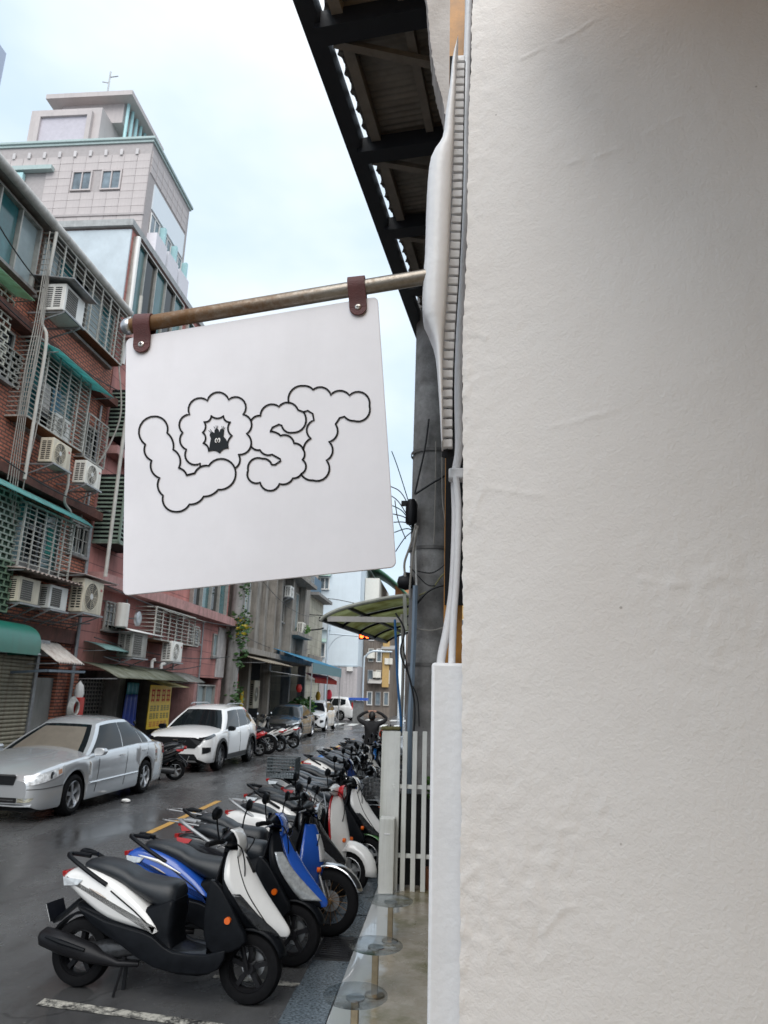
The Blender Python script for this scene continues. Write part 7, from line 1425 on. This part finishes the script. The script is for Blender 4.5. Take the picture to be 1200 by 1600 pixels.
s3 = px3(520, 985, 46); wire('street_wire', [(470, 960, 46), (505, 962, 46), (525, 968, 46)], 46, .03, CABLE, 'dark wire crossing before the light blue house'); wire('street_wire', [(478, 935, 55), (520, 936, 55), (565, 945, 55)], 55, .03, CABLE, 'upper dark wire across the light blue house'); wire('street_wire', [(480, 985, 46), (500, 983, 46), (506, 981, 46)], 46, .05, CABLE, 'thick dark wire by the signal pole')
bb_ = thing('news_stand', 'small dark kiosk with a blue roof under the street lamp', 'kiosk', (*px3(560, 1105, 51)[:2], 0)); MB().b(-.35, .35, -.3, .3, 0, 1.5).build('body', mat('kiosk_grey', (.16, .16, .16), .6, var=.3), bb_, smooth=0); MB().b(-.65, .65, -.5, .5, 1.55, 1.72).build('roof', mat('kiosk_blue', (.03, .10, .45), .5), bb_, smooth=0)
lt = thing('festive_lantern', 'yellow and red hanging lantern over the white car', 'lantern', px3(497, 1088, 44)); MB().lathe([(-.3, 0), (-.25, .10), (0, .17), (.25, .10), (.3, 0)], (0, 0, 0), 'z', 14).build('body', mat('lantern_yellow', (.7, .4, .02), .5), lt); MB().cyl((0, 0, .28), (0, 0, 1.4), .012).build('cord', CABLE, lt)
rdf = thing('red_jacket', 'bright red jacket hung beside the white car', 'jacket', px3(514, 1085, 43.5)); MB().loft([[(x, y, -.35) for x, y in ((-.2, -.1), (.2, -.1), (.2, .1), (-.2, .1))], [(x, y, .1) for x, y in ((-.22, -.12), (.22, -.12), (.22, .12), (-.22, .12))], [(x, y, .3) for x, y in ((-.08, -.06), (.08, -.06), (.08, .06), (-.08, .06))]]).build('cloth', mat('jacket_red', (.6, .03, .06), .7), rdf, sub=1)
# distant scooters by the side street
for i, (x, y, c_) in enumerate([(585, 1105, DBLUE), (596, 1106, BLUE), (607, 1104, GREY), (617, 1103, SILV)]):
    p = onz(x, y, 0); scooter(['dark blue scooter far off, leftmost of the four under the street lamp', 'bright blue scooter far off, second of the four under the street lamp', 'grey scooter far off, third of the four under the street lamp', 'silver scooter far off, rightmost of the four under the street lamp'][i], (p.x, min(p.y, 66), 0), radians(-70), c_, style='modern', group='far scooters', panel=c_)
# ================================================================== person in black sitting on a scooter, hands on head
pr_ = thing('person', 'person in black seen from behind with both hands on their head', 'person', (-2.12, 20.1, 0), radians(90)); BLKC = mat('black_clothes', (.010, .010, .012), .8, var=.3, vs=6); SKIN = mat('skin', (.45, .24, .17), .5, var=.08); HAIR = mat('black_hair', (.008, .007, .007), .55, var=.3, vs=30)
def skinmesh(name, pts, edges, m, par, root=0, sub=2):
    me = bpy.data.meshes.new(name); me.from_pydata([p[:3] for p in pts], edges, []); o = bpy.data.objects.new(name, me); COL.objects.link(o)
    sk_ = o.modifiers.new('skin', 'SKIN'); lay = me.skin_vertices[0].data
    for i, p in enumerate(pts): lay[i].radius = (p[3], p[4] if len(p) > 4 else p[3]); lay[i].use_root = (i == root)
    s_ = o.modifiers.new('sub', 'SUBSURF'); s_.levels = sub; s_.render_levels = sub
    dg = bpy.context.evaluated_depsgraph_get(); nm = bpy.data.meshes.new_from_object(o.evaluated_get(dg)); bpy.data.objects.remove(o); nm.materials.clear(); nm.materials.append(m); nm.shade_smooth()
    q = bpy.data.objects.new(name, nm); COL.objects.link(q); q.parent = par; return q
# local: x forward (away from camera), y left
B_ = [(0, 0, .78, .19, .19), (.0, 0, .95, .17, .17), (-.01, 0, 1.12, .165, .165), (.0, 0, 1.26, .13, .13), (.0, 0, 1.34, .06), (.0, .17, 1.27, .075), (.02, .36, 1.36, .058), (.06, .40, 1.43, .050), (.06, .24, 1.55, .042), (.05, .10, 1.60, .034), (.0, -.17, 1.27, .075), (.02, -.36, 1.36, .058), (.06, -.40, 1.43, .050), (.06, -.24, 1.55, .042), (.05, -.10, 1.60, .034), (.02, .13, .80, .09), (.36, .17, .78, .075), (.40, .17, .50, .055), (.38, .17, .36, .045), (.02, -.13, .80, .09), (.36, -.17, .78, .075), (.40, -.17, .50, .055), (.38, -.17, .36, .045), (.48, .17, .33, .04), (.48, -.17, .33, .04)]
E_ = [(0, 1), (1, 2), (2, 3), (3, 4), (3, 5), (5, 6), (6, 7), (7, 8), (8, 9), (3, 10), (10, 11), (11, 12), (12, 13), (13, 14), (0, 15), (15, 16), (16, 17), (17, 18), (18, 23), (0, 19), (19, 20), (20, 21), (21, 22), (22, 24)]
pbody = skinmesh('body', B_, E_, BLKC, pr_)
MB().loft([[(a * cos(t2), b2_ * sin(t2), z) for t2 in [2 * pi * k / 18 for k in range(18)]] for z, a, b2_ in ((.74, .15, .20), (.82, .155, .205), (.95, .14, .185), (1.08, .14, .195), (1.18, .135, .205), (1.26, .12, .205), (1.31, .10, .16), (1.345, .07, .08), (1.37, .06, .065))]).build('jacket', BLKC, pbody, smooth=80)
hd_ = MB(); rings = []
for i in range(12):
    ph = -pi / 2 + pi * i / 11; rings.append([(.10 * cos(ph) * cos(a_) * 1.05 + .01, .082 * cos(ph) * sin(a_), 1.46 + .125 * sin(ph)) for a_ in [2 * pi * k / 16 for k in range(16)]])
h_ = hd_.loft(rings).build('head', SKIN, pr_, smooth=80)
MB().loft([[(.106 * cos(ph) * cos(a_) * 1.06 - .002, .089 * cos(ph) * sin(a_), 1.47 + .13 * sin(ph)) for a_ in [radians(60) + radians(240) * k / 16 for k in range(17)]] for ph in [radians(-38) + radians(126) * i / 9 for i in range(10)]], closed=False).build('hair', HAIR, h_, solid=.012, smooth=80)
for s in (-1, 1):
    MB().tube([(.0, s * .088, 1.43), (-.008, s * .10, 1.455), (.0, s * .092, 1.485)], .012, 6).build('ear', SKIN, h_)
    H_ = [(.04, s * .12, 1.605, .032, .018), (.02, s * .05, 1.615, .036, .016)]; HE = [(0, 1)]
    for k in range(4):
        b0 = len(H_); ox = -.035 + .022 * k; H_ += [(.02 + ox, s * .01, 1.618, .010), (.02 + ox, -s * (.025 + .006 * (1.5 - abs(k - 1.5))), 1.612, .009), (.02 + ox, -s * (.052 + .008 * (1.5 - abs(k - 1.5))), 1.598, .008)]; HE += [(1, b0), (b0, b0 + 1), (b0 + 1, b0 + 2)]
    b0 = len(H_); H_ += [(-.015, s * .085, 1.60, .011), (-.045, s * .06, 1.585, .009)]; HE += [(0, b0), (b0, b0 + 1)]
    skinmesh('hand', H_, HE, SKIN, pr_, sub=1)

# litter on the road
lt_ = thing('paper_litter', 'small crumpled white paper lying on the road by the silver sedan', 'litter', (*onz(196, 1254)[:2], 0.0)); mb = MB(); rings = []
for i in range(6):
    ph = -pi / 2 + pi * i / 5; rings.append([((.09 + .03 * noise.noise(Vector((k, i, 3.3)))) * cos(ph) * cos(a_), (.07 + .03 * noise.noise(Vector((k, i, 1.3)))) * cos(ph) * sin(a_), .035 + .035 * sin(ph)) for k, a_ in enumerate([2 * pi * k / 9 for k in range(9)])])
mb.loft(rings).build('paper', WHITE, lt_, smooth=0)
